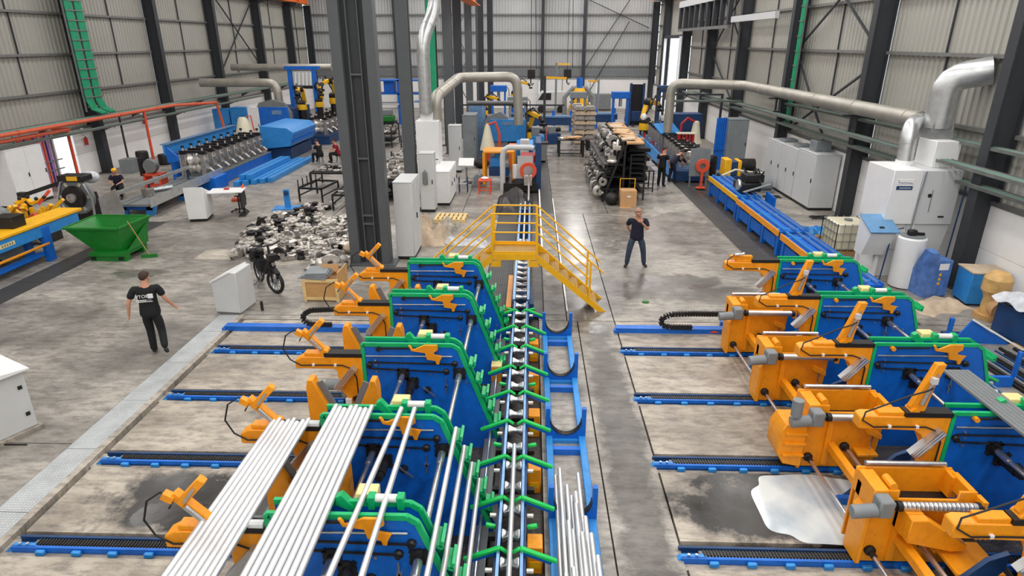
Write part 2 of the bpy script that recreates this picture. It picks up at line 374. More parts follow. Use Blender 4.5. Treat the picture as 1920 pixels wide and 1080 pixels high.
def corrugated(n0, n1, z0, z1, pos, along, inward, name, m, parent, pitch=0.27, depth=0.045):
    """trapezoidal sheet standing along x or y"""
    prof = []; t = n0
    while t < n1:
        for dt, d in ((0, 0), (.30, 0), (.42, depth), (.86, depth), (1.0, 0)):
            if t + dt * pitch <= n1: prof.append((t + dt * pitch, d))
        t += pitch
    b = MB(); vs = []
    for z in (z0, z1):
        for (u, d) in prof:
            q = pos + inward * d
            vs.append((u, q, z) if along == 'x' else (q, u, z))
    n = len(prof); b.add(vs, [(i, i + 1, n + i + 1, n + i) for i in range(n - 1)])
    return b.build(name, m, parent)
ZW = 2.25; ZT = 12.5
colR = [10.2, 16.45, 23.3, 30.5, 38.0, 44.8, 52.0, 60.0, 65.6]
colL = [10.2, 17.5, 24.6, 31.6, 38.4, 45.6, 53.3, 60.2, 65.6]
def side_wall(name, x, inw, cols, zg):
    wl = struct(name)
    ys = [YB] + cols
    for i in range(len(ys) - 1):
        a, b = ys[i], ys[i + 1]
        if name == 'wall_right' and a >= 51.5 and b <= 60.5: # tall open doorway near the far corner: daylight
            corrugated(a, b, 6.6, ZT, x, 'y', inw, 'cladding_sheet', 'clad', wl)
            continue
        corrugated(a, b, ZW - .15, ZT, x, 'y', inw, 'cladding_sheet', 'clad', wl)
        for k in range(2):
            z0, z1 = (0, ZW / 2 - .006) if k == 0 else (ZW / 2 + .006, ZW)
            if name == 'wall_left' and 24.5 < a < 31 : # doorway bay: panels stop short of the open door
                MB().box(*sorted((x + inw * .05, x + inw * .2)), a + .02, 28.8, z0, z1).build('precast_panel', 'concpanel', wl)
                MB().box(*sorted((x + inw * .05, x + inw * .2)), 30.1, b - .02, z0, z1).build('precast_panel', 'concpanel', wl)
            else: MB().box(*sorted((x + inw * .05, x + inw * .2)), a + .02, b - .02, z0, z1).build('precast_panel', 'concpanel', wl)
        for z in zg:
            MB().bar((x + inw * .14, a + .2, z), (x + inw * .14, b - .2, z), .14, .10).build('girt', 'girt', wl)
        MB().bar((x + inw * .1, a, ZW + .06), (x + inw * .1, b, ZW + .06), .26, .1).build('sill_flashing', 'girt', wl)
        for j in range(len(zg) - 1):
            if a > 8:
                MB().bar((x + inw * .1, (a + b) / 2 + .1 * (j % 2), zg[j]), (x + inw * .1, (a + b) / 2 + .1 * (j % 2), zg[j + 1]), .05, .05).build('sag_rod', 'coldark', wl)
    return wl
wr = side_wall('wall_right', XR, -1, colR, (4.0, 5.85, 7.6, 9.4, 11.2))
wl_ = side_wall('wall_left', XL, 1, colL, (4.0, 5.65, 7.4, 9.2, 11.0))
# far wall
wf = struct('wall_far')
corrugated(XL, XR, 2.6, ZT, YF, 'x', -1, 'cladding_sheet', 'clad2', wf, pitch=.28, depth=.06)
for i in range(6):
    a = XL + i * (XR - XL) / 6; MB().box(a + .02, a + (XR - XL) / 6 - .02, YF - .25, YF - .08, 0, 1.31).build('precast_panel', 'concpanel', wf)
    MB().box(a + .02, a + (XR - XL) / 6 - .02, YF - .25, YF - .08, 1.32, 2.7).build('precast_panel', 'concpanel', wf)
for z in (3.95, 5.45, 7.05, 8.6, 10.2):
    MB().bar((XL, YF - .17, z), (XR, YF - .17, z), .16, .14).build('girt', 'girt', wf)
MB().bar((XL, YF - .3, 3.35), (XR, YF - .3, 3.35), .12, .62).build('wind_girder', 'midgrey', wf)
wn = struct('wall_near'); MB().box(XL, XR, YB - .2, YB, 0, ZT).build('block_wall', 'concpanel', wn)
ce = struct('ceiling')
xs = [XL - .3] + sum([[s - .95, s + .95] for s in SKYX], []) + [XR + .3]
for i in range(0, len(xs), 2): MB().box(xs[i], xs[i + 1], YB - .2, YF + .3, ZT, ZT + .1).build('roof_sheet', 'cabgrey', ce)
for s in SKYX: MB().box(s - .95, s + .95, YB - .2, YF + .3, ZT + .12, ZT + .16).build('roof_light', 'paper', ce)

# ------------------------------------------------------------------ steel columns
def hcol(name, label, x, y, w, d, z1, m, grp, plate=True, along='y'):
    t = thing(name, label, 'column', (x, y, 0), 0, grp)
    f = .03
    if along == 'x':    # web runs along x (seen broadside from the hall), flanges face +-x
        MB().box(-w / 2, -w / 2 + f, -d / 2, d / 2, .03, z1).build('flange', m, t); MB().box(w / 2 - f, w / 2, -d / 2, d / 2, .03, z1).build('flange', m, t)
        MB().box(-w / 2 + f, w / 2 - f, -.015, .015, .03, z1).build('web', m, t)
    else:
        MB().box(-w / 2, w / 2, -d / 2, -d / 2 + f, .03, z1).build('flange', m, t); MB().box(-w / 2, w / 2, d / 2 - f, d / 2, .03, z1).build('flange', m, t)
        MB().box(-.015, .015, -d / 2 + f, d / 2 - f, .03, z1).build('web', m, t)
    MB().box(-w / 2 - .08, w / 2 + .08, -d / 2 - .08, d / 2 + .08, 0, .03).build('base_plate', m, t)
    return t
for i, y in enumerate(colR):
    if i == 0: continue
    hcol('steel_column', 'dark steel wall column on the right wall, %s in view' % ORD[i - 1], XR - .42, y, .62, .34, 9.7 if i > 4 else ZT, 'coldark', 'right wall columns', along='x')
for i, y in enumerate(colL):
    if i == 0: continue
    hcol('steel_column', 'dark steel wall column on the left wall, %s in view' % ORD[i - 1], XL + .42, y, .62, .34, 9.4, 'coldark', 'left wall columns', along='x')
for i, x in enumerate((-13.2, -8.3, 1.0, 5.0)):
    hcol('steel_column', 'slim dark wind post on the far gable wall, %s from left' % NTH[i], x, YF - .5, .3, .3, ZT, 'coldark', 'far wall columns')
# the big built-up column at the front of the middle row
t = thing('steel_column', 'huge grey built-up steel column standing nearest, in front of the roll pile', 'column', (-4.74, 17.95, 0), 0); t.scale = (.9, 1, 1)
def bigcol():
    h = ZT
    MB().box(-.66, -.34, -.18, -.14, .04, h).build('front_flange', 'column', t, .006)
    MB().box(.38, .66, -.18, -.14, .04, h).build('front_flange', 'column', t, .006)
    MB().box(-.64, .64, .16, .2, .04, h).build('rear_flange', 'column', t)
    MB().box(-.36, -.33, -.14, .16, .04, h).build('side_web', 'column', t); MB().box(.37, .4, -.14, .16, .04, h).build('side_web', 'column', t)
    MB().box(-.66, -.63, -.14, .2, .04, h).build('side_web', 'column', t); MB().box(.63, .66, -.14, .2, .04, h).build('side_web', 'column', t)
    MB().box(-.33, .37, .0, .02, .04, h).build('centre_web', 'coldark', t)
    MB().box(-.17, -.14, -.1, .0, .04, h).build('stiffener', 'column', t); MB().box(.17, .2, -.1, .0, .04, h).build('stiffener', 'column', t)
    for z in (1.2, 1.45, 3.1, 5.35, 7.3, 9.2):
        MB().box(-.14, .17, -.1, 0, z, z + .05).build('cleat', 'column', t)
    MB().box(-.85, .85, -.35, .35, 0, .04).build('base_plate', 'column', t)
bigcol()
t = hcol('steel_column', 'grey steel column second in the middle row, beside the white drive cabinets', -4.58, 24.1, .42, .4, ZT, 'column', None)
MB().box(-.21, .21, -.24, -.2, .03, ZT).build('cover_plate', 'column', t)
for i, (x, y, ww) in enumerate([(-4.6, 31.0, .42), (-4.75, 38.0, .5), (-4.9, 44.5, .5), (-4.7, 50.0, .5), (-4.0, 53.0, .4), (-4.6, 58.5, .5), (-3.75, 60.5, .5)]):
    c = hcol('steel_column', 'grey steel column of the middle row, %s along the row' % NTH[i + 2], x, y, ww, .4, ZT, 'column' if i % 2 else 'coldark', 'middle row columns')
    if i == 0: MB().box(-ww / 2 + .02, ww / 2 - .02, -.24, -.2, 2.5, ZT).build('green_cable_cover', 'traygreen', c, label='green cable strip')
# lattice between two of the far middle columns
t = thing('lattice_column', 'laced double steel column below the orange crane beam', 'column', (-5.6, 54, 0))
for x in (-.55, .55): MB().box(x - .16, x + .16, -.15, .15, 0, ZT).build('leg', 'girt', t)
for k in range(6):
    z = 1.5 + k * 1.8; s = 1 if k % 2 else -1
    MB().bar((-.45 * s, 0, z), (.45 * s, 0, z + 1.7), .07, .07).build('lacing_bar', 'girt', t)
# wind bracing
def rodthing(label, segs, m='coldark', r=.035):
    t = thing('wind_brace', label, 'brace', segs[0][0])
    for a, b in segs:
        MB().bar(V(a) - V(segs[0][0]), V(b) - V(segs[0][0]), .07, .07).build('brace_bar', m, t)
rodthing('crossed steel wind brace on the right wall behind the dust filter duct', [((XR - .3, 23.6, 6.0), (XR - .3, 30.3, 9.8)), ((XR - .3, 23.6, 9.6), (XR - .3, 30.3, 6.0)), ((XR - .3, 23.6, 5.4), (XR - .3, 30.3, 2.4)), ((XR - .3, 30.3, 5.6), (XR - .3, 26, 2.2))])
rodthing('crossed steel wind brace on the right wall beyond the green cable ladder', [((XR - .3, 38.3, 5.8), (XR - .3, 44.5, 9.6)), ((XR - .3, 38.3, 9.6), (XR - .3, 44.5, 5.8)), ((XR - .3, 38.3, 2.4), (XR - .3, 44.5, 5.4))])
rodthing('large crossed wind brace on the far gable wall at right', [((5.25, YF - .3, 3.9), (9.2, YF - .45, 10)), ((9.2, YF - .45, 8), (5.2, YF - .45, 0.8)), ((11.1, YF - .45, 7.4), (5.2, YF - .45, 9.9))])
rodthing('crossed wind brace on the left wall toward the far corner', [((XL + .3, 46.6, 4.5), (XL + .3, 53.1, 9.2)), ((XL + .3, 46.6, 9.2), (XL + .3, 53.1, 4.5))])
# white framed daylight doorway at the far right corner
t = thing('sliding_door_frame', 'white steel frame beside the tall bright doorway in the far right corner', 'door frame', (XR - .5, 53.4, 0))
MB().box(-.12, .12, -.1, .25, 0, 6.6).build('jamb', 'white', t); MB().box(-.1, .1, 6.2, 6.5, 0, 6.6).build('jamb', 'white', t)
MB().box(-.1, .1, 0, 6.4, 6.45, 6.7).build('lintel', 'coldark', t)
# slatted box truss hung on the right wall
t = thing('door_header_truss', 'grey slatted door header frame fixed high on the right wall', 'truss', (XR - .93, 39.3, 7.0))
MB().bar((0, 0, 1.75), (0, 13.2, 1.75), .3, .42).build('top_chord', 'cabgrey', t)
MB().bar((0, 0, 0), (0, 13.2, 0), .2, .18).build('bottom_chord', 'girt', t)
for k in range(9): MB().bar((0, .2 + k * 1.6, .1), (0, .2 + k * 1.6, 1.55), .25, .3, (0, 1, 0)).build('upright', 'coldark', t)
MB().bar((0, -7.4, .35), (0, -.5, .35), .2, .3).build('extension_beam', 'cabgrey', t)
# crane beams
def crane(label, x, y0, y1, z, w=.5, h=.9):
    t = thing('crane_runway_beam', label, 'crane beam', (x, y0, z))
    MB().box(-w / 2, w / 2, 0, y1 - y0, .0, .05).build('bottom_flange', 'craneor', t); MB().box(-w / 2, w / 2, 0, y1 - y0, h - .05, h).build('top_flange', 'craneor', t)
    MB().box(-.03, .03, 0, y1 - y0, .05, h - .05).build('web', 'craneor', t)
    for k in range(int((y1 - y0) / 3)): MB().box(-w / 2 + .02, w / 2 - .02, k * 3, k * 3 + .03, .05, h - .05).build('stiffener', 'craneor', t)
crane('orange crane runway beam along the left wall columns', XL + .75, 32, 65, 9.45)
crane('orange crane runway beam along the right wall columns', XR - .75, 32, 65, 9.75)
crane('orange crane runway beam on the middle row of columns', -4.15, 30, 50, 8.6, .75)
for i, y in enumerate(colL[3:8]):
    t = thing('crane_bracket', 'dark bracket carrying the left crane beam, %s in view' % ORD[i], 'bracket', (XL + .62, y, 9.0), 0, 'left crane brackets')
    MB().prism([(.14, 0), (.14, .42), (.75, .42), (.75, .2)], 'y', -.18, .18).build('console', 'coldark', t)
for i, y in enumerate(colR[3:8]):
    t = thing('crane_bracket', 'dark bracket carrying the right crane beam, %s in view' % ORD[i], 'bracket', (XR - .63, y, 9.3), 0, 'right crane brackets')
    MB().prism([(-.13, 0), (-.13, .42), (-.75, .42), (-.75, .2)], 'y', -.18, .18).build('console', 'coldark', t)
# ------------------------------------------------------------------ the two bundling banks
def rcorner(poly, r=.08):   # helper: round the convex top right corner
    return poly
def station_parts(t, right=False):
    """blue twin plate station with green edging; local origin at the front plate's left foot"""
    H = 1.765; W = 1.68 if right else 1.52; B = 2.28 if right else 2.13
    sl = (B - W) / H
    poly = [(0, PIT), (0, H), (W - .1, H), (W, H - .07), (B + .05, PIT)]
    for y0, nm in ((0, 'front_plate'), (.2, 'back_plate')):
        MB().prism(poly, 'y', y0, y0 + .022).build(nm, 'blue', t)
    MB().box(.03, .12, .022, .2, PIT, H - .1).build('spacer', 'dblue', t)
    MB().box(.12, B - .2, .022, .2, .4, .46).build('spacer', 'dblue', t)
    # green edge strips
    def edge(y, left):
        b = MB(); ew = .052 if right else .062; d = (B - W) / H
        path = ([(0, .25)] if left else []) + [(0, H), (W - .1, H), (W, H - .07), (B - .02, .08)]
        for i in range(len(path) - 1):
            p, q = path[i], path[i + 1]
            b.bar((p[0], y + .008, p[1]), (q[0], y + .008, q[1]), ew, .045, (0, 1, 0))
        for p in path[1:-1]: b.cyl((p[0], y + .008 - ew / 2, p[1]), (p[0], y + .008 + ew / 2, p[1]), .0225, 10)
        return b
    edge(0, True).build('edge_strip', 'green', t); edge(.2, False).build('edge_strip', 'green', t)
    for z in ((1.40, 1.12, .86, .60, .34) if not right else (1.5,)):   # tabs that stop the tubes on the slope
        x = W + (1.73 - z) * (B - W) / (H - .07) ; a = math.atan(sl)
        MB().cbox((x + .08, .1, z + .03), (.11, .27, .045), ry=a).build('stop_tab', 'green', t)
        MB().cbox((x + .12, .1, z + .065), (.035, .27, .07), ry=a).build('stop_tab', 'green', t)
    # flags and roller on the top edge
    MB().prism([(.66, H + .0), (.66, H + .09), (.72, H + .12), (.86, H - .06), (.80, H - .08)], 'y', .16, .25).build('guide_flag', 'green', t)
    for x in (1.02, 1.32): MB().box(x - .04, x + .04, .16, .27, H - .06, H + .1).build('roller_bracket', 'green', t, .008)
    MB().cyl((1.05, .22, H + .05), (1.3, .22, H + .05), .045, 14).build('guide_roller', 'roller', t)
    MB().box(.84, 1.06, .24, .42, H - .26, H + .08).build('drive_cover', 'cream', t, .01)
    # orange catch hook on the face
    def h(cx, cy): return ((cx - 640) / 513, 1.8 - (cy - 310) / 470)
    hk = [h(*p) for p in [(1018, 318), (1042, 362), (1150, 376), (1163, 430), (1232, 440), (1240, 468), (1262, 468), (1268, 440), (1290, 402), (1225, 390), (1222, 372), (1255, 350), (1252, 311), (1150, 311), (1070, 347), (1050, 340), (1034, 316)]]
    if right: hk = [(x + .12, z) for x, z in hk]
    MB().prism(hk, 'y', -.07, -.035).build('catch_hook', 'orange', t, .004)
    MB().cyl((hk[9][0] - .08, 0, 1.6), (hk[9][0] - .08, -.04, 1.6), .03, 8).build('hook_mount', 'orange', t)
    MB().bar((.25, -.045, 1.72), (.82, -.045, 1.73), .02, .025).build('chain', 'dark', t)
    MB().cyl((.26, -.0, 1.71), (.26, -.07, 1.71), .035, 10).build('chain_wheel', 'castd' if not right else 'orange', t)
    MB().cyl((.05, -.03, 1.58), (1.42, -.03, 1.59), .013, 8).build('guide_rod', 'steel', t)
    MB().bar((.08, -.03, 1.47), (1.42, -.03, 1.45), .02, .02).build('drive_chain', 'dark', t)
    MB().bar((.08, -.03, 1.36), (1.3, -.03, 1.31), .02, .02).build('drive_chain', 'dark', t)
    for (x, z, r) in ((.09, 1.41, .045), (1.45, 1.45, .05), (1.31, 1.31, .05)):
        MB().lathe([(r, 0), (r, -.03), (r * .6, -.05), (r * .6, -.07)], (x, 0, z), 'y', 12).build('idler_wheel', 'castd', t)
    # flanged bearings with shafts that run forward to the next station
    for (x, z, ln, rr) in ((.62, 1.26, 1.85, .028), (.76, 1.10, .3, .05), (1.52 if not right else 1.3, 1.28, 1.85, .035)):
        fb = MB().lathe([(.1, 0), (.1, -.03), (.055, -.04), (.055, -.09)], (x, 0, z), 'y', 14)
        for k in range(4):
            a = R(45 + 90 * k); fb.cbox((x + .1 * math.cos(a), -.02, z + .1 * math.sin(a)), (.05, .04, .05), ry=-a)
        fb.build('flange_bearing', 'black', t)
        sh = MB().cyl((x, -.09, z), (x, -.09 - ln, z), rr, 12)
        sh.cyl((x, -.09, z), (x, -.3, z), rr + .015, 12)
        sh.build('shaft', 'steel' if ln > 1 else 'dark', t)
    for (x, z) in ((1.07, 1.26), (1.62, 1.12), (.19, 1.5), (.2, 1.42), (.2, 1.3), (1.9, .3), (.25, .6)):
        MB().cyl((x, 0, z), (x, -.03, z), .018, 6).build('bolt', 'steel', t)
    MB().lathe([(.055, 0), (.05, -.05), (.02, -.06)], (1.0, 0, .98), 'y', 12).build('shaft_cover', 'black', t)
    MB().bar((.93, -.06, 1.05), (1.12, -.06, .88), .02, .03, (0, 1, 0)).build('lever', 'steel', t)
    MB().bar((1.3, -.02, 1.2), (1.3, -.02, .92), .02, .02).build('slide_rod', 'steel', t)
    MB().box(1.27, 1.33, -.03, 0, 1.03, 1.06).build('slide_block', 'steel', t)

def arm_parts(t, lifter, W=0):
    """orange swan-neck arm at the left side of a station"""
    if W:
        k = len(bpy.data.objects); n0 = set(bpy.data.objects)
    a = MB().prism([(-1.18, 1.36), (-1.18, 1.52), (-1.12, 1.55), (-.3, 1.54), (-.03, 1.56), (-.03, .85), (-.06, .42), (-.14, .40), (-.22, .66), (-.27, 1.10), (-.36, 1.27), (-.46, 1.34)], 'y', -.02, .16) if W else MB().prism([(-1.1, 1.33), (-1.1, 1.47), (-.98, 1.54), (-.3, 1.54), (-.03, 1.56), (-.03, .95), (-.08, .62), (-.2, .6), (-.34, .85), (-.42, .98), (-.44, 1.30), (-.50, 1.33)], 'y', -.02, .16)
    arm = a.build('swan_neck_arm', 'orange', t, .012)
    MB().box(-.62, -.02, -.03, .13, 1.545, 1.61).build('slide_rail', 'black', arm)
    MB().box(-.95, -.62, .0, .14, 1.54, 1.6).build('slide_carriage', 'orange', arm, .01)
    MB().prism([(-.1, 1.35), (-.42, .98), (-.5, 1.04), (-.18, 1.41)], 'y', -.12, -.02).build('aluminium_bracket', 'galv', arm)
    for k in range(3): MB().bar((-.14 - .035 * k + .02, -.125, 1.36 + .02 * k), (-.45 - .035 * k + .06, -.125, 1.0 + .02 * k), .012, .012, (0, 1, 0)).build('groove_lip', 'steel', arm)
    MB().cbox((-.14, -.05, .78), (.1, .05, .16), ry=R(-20)).build('limit_switch', 'black', arm)
    MB().box(-.34, -.24, -.06, 0, .72, .8).build('air_coupling', 'paper', arm)
    cable = [(-.12, -.06, .85), (-.12, -.06, 1.2), (-.2, -.05, 1.36), (-.34, -.04, 1.41), (-.7, -.04, 1.41), (-1.0, -.04, 1.40), (-1.16, -.04, 1.5)]
    if lifter == 'bent':
        MB().bar((-.60, .07, 1.58), (-.95, .07, 1.96), .1, .1, (0, 1, 0)).build('boom', 'orange', arm, .01)
        MB().bar((-.88, .04, 1.86), (-.60, .04, 2.16), .09, .09, (0, 1, 0)).build('jib', 'orange', arm, .01)
        MB().bar((-.8, -.02, 1.92), (-.68, -.02, 2.08), .03, .03, (0, 1, 0)).build('air_cylinder', 'steel', arm)
        MB().bar((-.66, .0, 1.66), (-.82, .0, 1.84), .04, .03, (0, 1, 0)).build('air_cylinder', 'steel', arm)
        MB().cbox((-.99, .04, 1.93), (.12, .08, .08), ry=R(30)).build('clamp_head', 'orange', arm)
        cable += [(-1.26, -.02, 1.68), (-1.2, .0, 1.9), (-1.05, .02, 2.0), (-.95, .02, 1.88), (-1.0, .02, 1.8)]
        MB().cyl((-.62, -.01, 1.6), (-.62, .15, 1.6), .06, 12).build('pivot', 'orange', arm)
    elif lifter == 'upright':
        MB().prism([(-.52, 1.56), (-.56, 1.66), (-.44, 2.02), (-.36, 2.28), (-.24, 2.28), (-.31, 2.0), (-.36, 1.62), (-.4, 1.56)], 'y', .02, .11).build('boom', 'orange', arm, .008)
        MB().cyl((-.44, -.0, 1.72), (-.37, -.0, 2.02), .03, 10).build('air_cylinder', 'steel', arm)
        MB().cyl((-.37, -.0, 2.02), (-.33, -.0, 2.16), .012, 8).build('piston_rod', 'steel', arm)
        MB().cbox((-.37, -.01, 2.07), (.07, .06, .08)).build('clamp_head', 'cabgrey', arm)
        cable += [(-1.12, 0, 1.6), (-.95, 0, 1.68), (-.62, -.02, 1.86), (-.44, -.05, 1.95), (-.40, -.07, 2.0)]
        MB().cyl((-.5, -.01, 1.6), (-.5, .14, 1.6), .06, 12).build('pivot', 'orange', arm)
    else:   # folded down
        MB().box(-1.08, -.6, .02, .12, 1.6, 1.68).build('boom', 'orange', arm, .008)
        MB().cyl((-1.0, .0, 1.71), (-.8, .0, 1.74), .03, 10).build('air_cylinder', 'steel', arm)
        cable += [(-1.14, 0, 1.6), (-1.0, 0, 1.72), (-.85, 0, 1.76)]
    MB().tube(cable, .011, 6).build('cable', 'black', arm)
    for x in (-.45, -.8): MB().box(x - .02, x + .02, -.05, -.02, 1.39, 1.43).build('cable_clip', 'paper', arm)
    return arm
def under_frame(t):
    MB().prism([(-1.0, .0), (-.15, .0), (-.15, .12), (-1.0, .12)], 'y', .35, .43).build('base_beam', 'blue', t)
    MB().prism([(-.95, PIT), (-.6, PIT), (-.04, .62), (-.04, .85), (-.25, .75)], 'y', .5, .56).build('gusset', 'dblue', t)
    MB().cyl((-.1, .1, PIT), (-.06, .1, .95), .035, 8).build('hose', 'traygreen', t); MB().cyl((-.17, .12, PIT), (-.12, .12, .85), .035, 8).build('hose', 'dblue', t)

LST = [5.05, 6.87, 8.9, 11.0, 12.88]; LX = -2.62
lab = ['blue bundling station nearest the camera on the left bank, under the tube bundles', 'second blue bundling station on the left bank, tube ends resting on its green top edge',
       'third blue bundling station on the left bank, fully in view with orange hook and shafts', 'fourth blue bundling station on the left bank, small orange block on its face', 'rearmost blue bundling station on the left bank, beside the yellow steps']
for i, y in enumerate(LST):
    t = thing('bundling_station', lab[i], 'machine', (LX, y, 0), 0, 'left bank bundling stations')
    station_parts(t); arm_parts(t, 'bent'); 
    if i < 2: MB().cyl((-.2, .02, 1.62), (-.05, .02, 1.62), .05, 10).build('coupling', 'cabgrey', t); 
RST = [5.2, 7.15, 9.15, 11.15, 13.25]; RX = 5.45
lab = ['blue bundling station nearest the camera on the right bank, cut by the frame corner', 'second blue bundling station on the right bank, at the right frame edge', 'third blue bundling station on the right bank, grey square tubes passing in front of it',
       'fourth blue bundling station on the right bank, between the upright orange booms', 'rearmost blue bundling station on the right bank, in front of the liquid tote']
for i, y in enumerate(RST):
    t = thing('bundling_station', lab[i], 'machine', (RX, y, 0), 0, 'right bank bundling stations')
    station_parts(t, True); arm_parts(t, 'upright' if i < 4 else 'folded', 1).location = (0, 0, .17); under_frame(t)

# rails in the floor
def rail(x, y, L, label, grp, first=[None]):
    if first[0] is None:
        t = thing('floor_rail', label, 'rail', (x, y, -.05), 0, grp)
        MB().box(0, L, -.11, -.07, 0, .09).build('channel_web', 'blue', t); MB().box(0, L, .07, .11, 0, .1).build('channel_web', 'dblue', t)
        MB().box(0, L, -.11, .11, 0, .03).build('channel_base', 'dblue', t)
        b = MB(); k = .3
        while k < L - .02: b.box(k, k + .022, -.055, .045, .075, .1); k += .042
        MB().box(.25, L, -.06, .05, .03, .075).build('rack_bar', 'midgrey', t); b.build('rack_teeth', 'dark', t, kind='stuff')
        for k in range(int(L / .48)): MB().box(.35 + k * .48, .47 + k * .48, -.17, -.11, 0, .07).build('rail_clamp', 'lblue', t, .01)
        MB().prism([(-.1, 0), (.0, .09), (.32, .09), (.32, 0)], 'y', -.1, -.02).build('end_stop', 'lblue', t)
        for k in (.1, .2): MB().cyl((k, -.06, .09), (k, -.06, .12), .02, 8).build('bolt', 'steel', t)
        first[0] = t
    else: t = copy_tree(first[0], None, (x, y, -.05), 0, label, grp)
    return t
for i, y in enumerate([6.42, 8.27, 10.22, 12.12]):
    rail(-6.75, y, 4.6, 'blue toothed rail sunk in the floor of the left bank, %s' % ORD[i], 'left bank floor rails')
for i, y in enumerate([6.48, 8.41, 10.35, 12.29]):
    rail(1.98, y, 4.6, 'blue toothed rail sunk in the floor of the right bank, %s' % ORD[i], 'right bank floor rails')
def ibeam(x, y, L, label):
    t = thing('guide_beam', label, 'beam', (x, y, 0))
    MB().box(0, L, -.1, .1, .1, .115).build('top_flange', 'blue', t); MB().box(0, L, -.1, .1, 0, .015).build('bottom_flange', 'blue', t)
    MB().box(0, L, -.095, -.075, .015, .1).build('web', 'blue', t)
    MB().box(-.04, .05, -.13, .0, 0, .08).build('end_stop', 'blue', t)
    return t
ibeam(-7.0, 13.15, 3.6, 'raised plain blue guide beam behind the left bank floor rails')
t = ibeam(1.98, 13.3, 3.2, 'raised plain blue guide beam behind the right bank floor rails')
MB().prism([(2.1, .03), (2.22, .09), (2.34, .03)], 'y', -.102, -.1).build('warning_sticker', 'redor', t)

# energy chains (black cable carriers)
def energy_chain(label, pts, p0, leg):
    t = thing('cable_carrier', label, 'cable chain', p0)
    L = 0; P = [V(p) - V(p0) for p in pts]; b = []
    for i in range(len(P) - 1):
        n = max(1, int((P[i + 1] - P[i]).length / .06))
        for k in range(n):
            p = P[i].lerp(P[i + 1], k / n); q = P[i].lerp(P[i + 1], (k + .72) / n)
            MB().bar(p, q, .11, .075, (0, 1, 0) if abs((q - p).normalized().y) < .9 else (0, 0, 1)).build('link', 'black', t)
    MB().tube(P, .02, 6).build('cable', 'dark', t)
energy_chain('black cable carrier looping over the blue guide beam of the right bank', [(4.5, 13.2, .5), (3.6, 13.2, .5), (3.2, 13.2, .48), (3.02, 13.2, .4), (2.97, 13.2, .29), (3.03, 13.2, .2), (3.2, 13.2, .165), (3.7, 13.2, .165)], (3.6, 13.2, .11), 0)
energy_chain('black cable carrier looping over the blue guide beam of the left bank', [(-3.3, 13.1, .55), (-4.4, 13.1, .55), (-4.95, 13.1, .52), (-5.13, 13.1, .42), (-5.16, 13.1, .29), (-5.08, 13.1, .2), (-4.9, 13.1, .165), (-4.5, 13.1, .165)], (-4.6, 13.1, .11), 0)
# carriages
def carriage_right(t, front):
    MB().prism([(0, .03), (0, 1.12), (.3, 1.12), (.3, 1.0), (1.0, 1.0), (1.0, 1.12), (1.22, 1.12), (1.22, .92), (1.15, .85), (1.1, .03)], 'y', -.1, -.06).build('front_plate', 'orange', t, .01)
    MB().box(0, .05, -.06, .3, .03, 1.12).build('side_plate', 'orange', t, .01); MB().box(1.14, 1.22, -.06, .3, .9, 1.12).build('side_plate', 'orange', t, .01)
    MB().box(0, 1.2, .36, .4, .03, 1.12).build('rear_plate', 'orange', t, .01)
    for a_ in (0, 1.1): MB().box(a_, a_ + .1, .2, .36, .8, 1.1).build('end_block', 'orange', t)
    MB().box(.05, 1.14, -.06, .36, .7, .76).build('inner_floor', 'black', t)
    MB().box(-.012, .17, -.112, .312, 1.0, 1.132).build('top_block', 'orange', t, .01)
    MB().cyl((.22, -.08, 1.16), (.22, .12, 1.16), .05, 10).build('bearing_nut', 'orange', t)
    MB().cyl((.1, .38, 1.17), (1.1, .38, 1.17), .035, 12).build('rear_roller', 'steel', t)
    r = MB().cyl((.28, -.2, .98), (1.16, -.2, .98), .055, 16); r.build('front_roller', 'galv', t)
    if front:
        for k in range(16): MB().lathe([(.056, 0), (.06, .01), (.06, .02), (.056, .03)], (.3 + k * .052, -.2, .98), 'x', 14).build('roller_groove', 'steel', t)
    for x in (.22, 1.16): MB().cyl((x, -.2, .98), (x + .06, -.2, .98), .065, 12).build('roller_bearing', 'black', t)
    MB().box(1.2, 1.26, -.24, -.08, .88, 1.08).build('roller_bracket', 'orange', t)
    g = MB().box(-.02, .16, -.3, -.1, .86, 1.1); g.build('gearbox', 'gear', t, .02)
    MB().cyl((-.3, -.22, .9), (-.02, -.22, .93), .085, 12).build('motor', 'gear', t)
    MB().cyl((.16, -.2, .98), (.24, -.2, .98), .03, 10).build('shaft_end', 'dark', t)
    # side casing
    MB().prism([(-.06, .02), (-.06, .72), (0, .8), (0, .02)], 'y', -.14, .2).build('side_casing', 'orange', t, .01)
    MB().box(.3, .38, -.15, -.1, .1, .9).build('rib', 'orange', t)
    MB().box(.75, 1.05, -.3, -.1, .36, .4).build('shelf', 'orange', t, .005); MB().cyl((.98, -.16, .4), (.98, -.16, .72), .012, 8).build('tie_rod', 'steel', t)
    MB().prism([(.86, .72), (.86, .8), (1.08, .7), (1.08, .62)], 'y', -.22, -.1).build('lever', 'orange', t)
    # beams and shafts running forward (towards the camera) along the bank
    ln = 1.62
    MB().box(.34, .46, -.1 - ln, -.1, .38, .5).build('link_beam', 'orange', t, .01)
    for (x, z, r) in ((.1, .22, .028), (.62, .42, .034)):
        MB().lathe([(.07, -.1), (.07, -.14), (.04, -.16), (.04, -.24)], (x, 0, z), 'y', 12).build('flange_bearing', 'black', t)
        MB().cyl((x, -.2, z), (x, -.1 - ln, z), r, 12).build('drive_shaft', 'steel', t)
labs = ['orange carriage with twin rollers nearest the camera, beside the milky puddle', 'second nearest orange carriage, grey gear motors and bulky cast side casing', 'third nearest orange carriage, under the swan-neck arms of the right bank', 'rearmost orange carriage, joined to the looping black cable carrier']
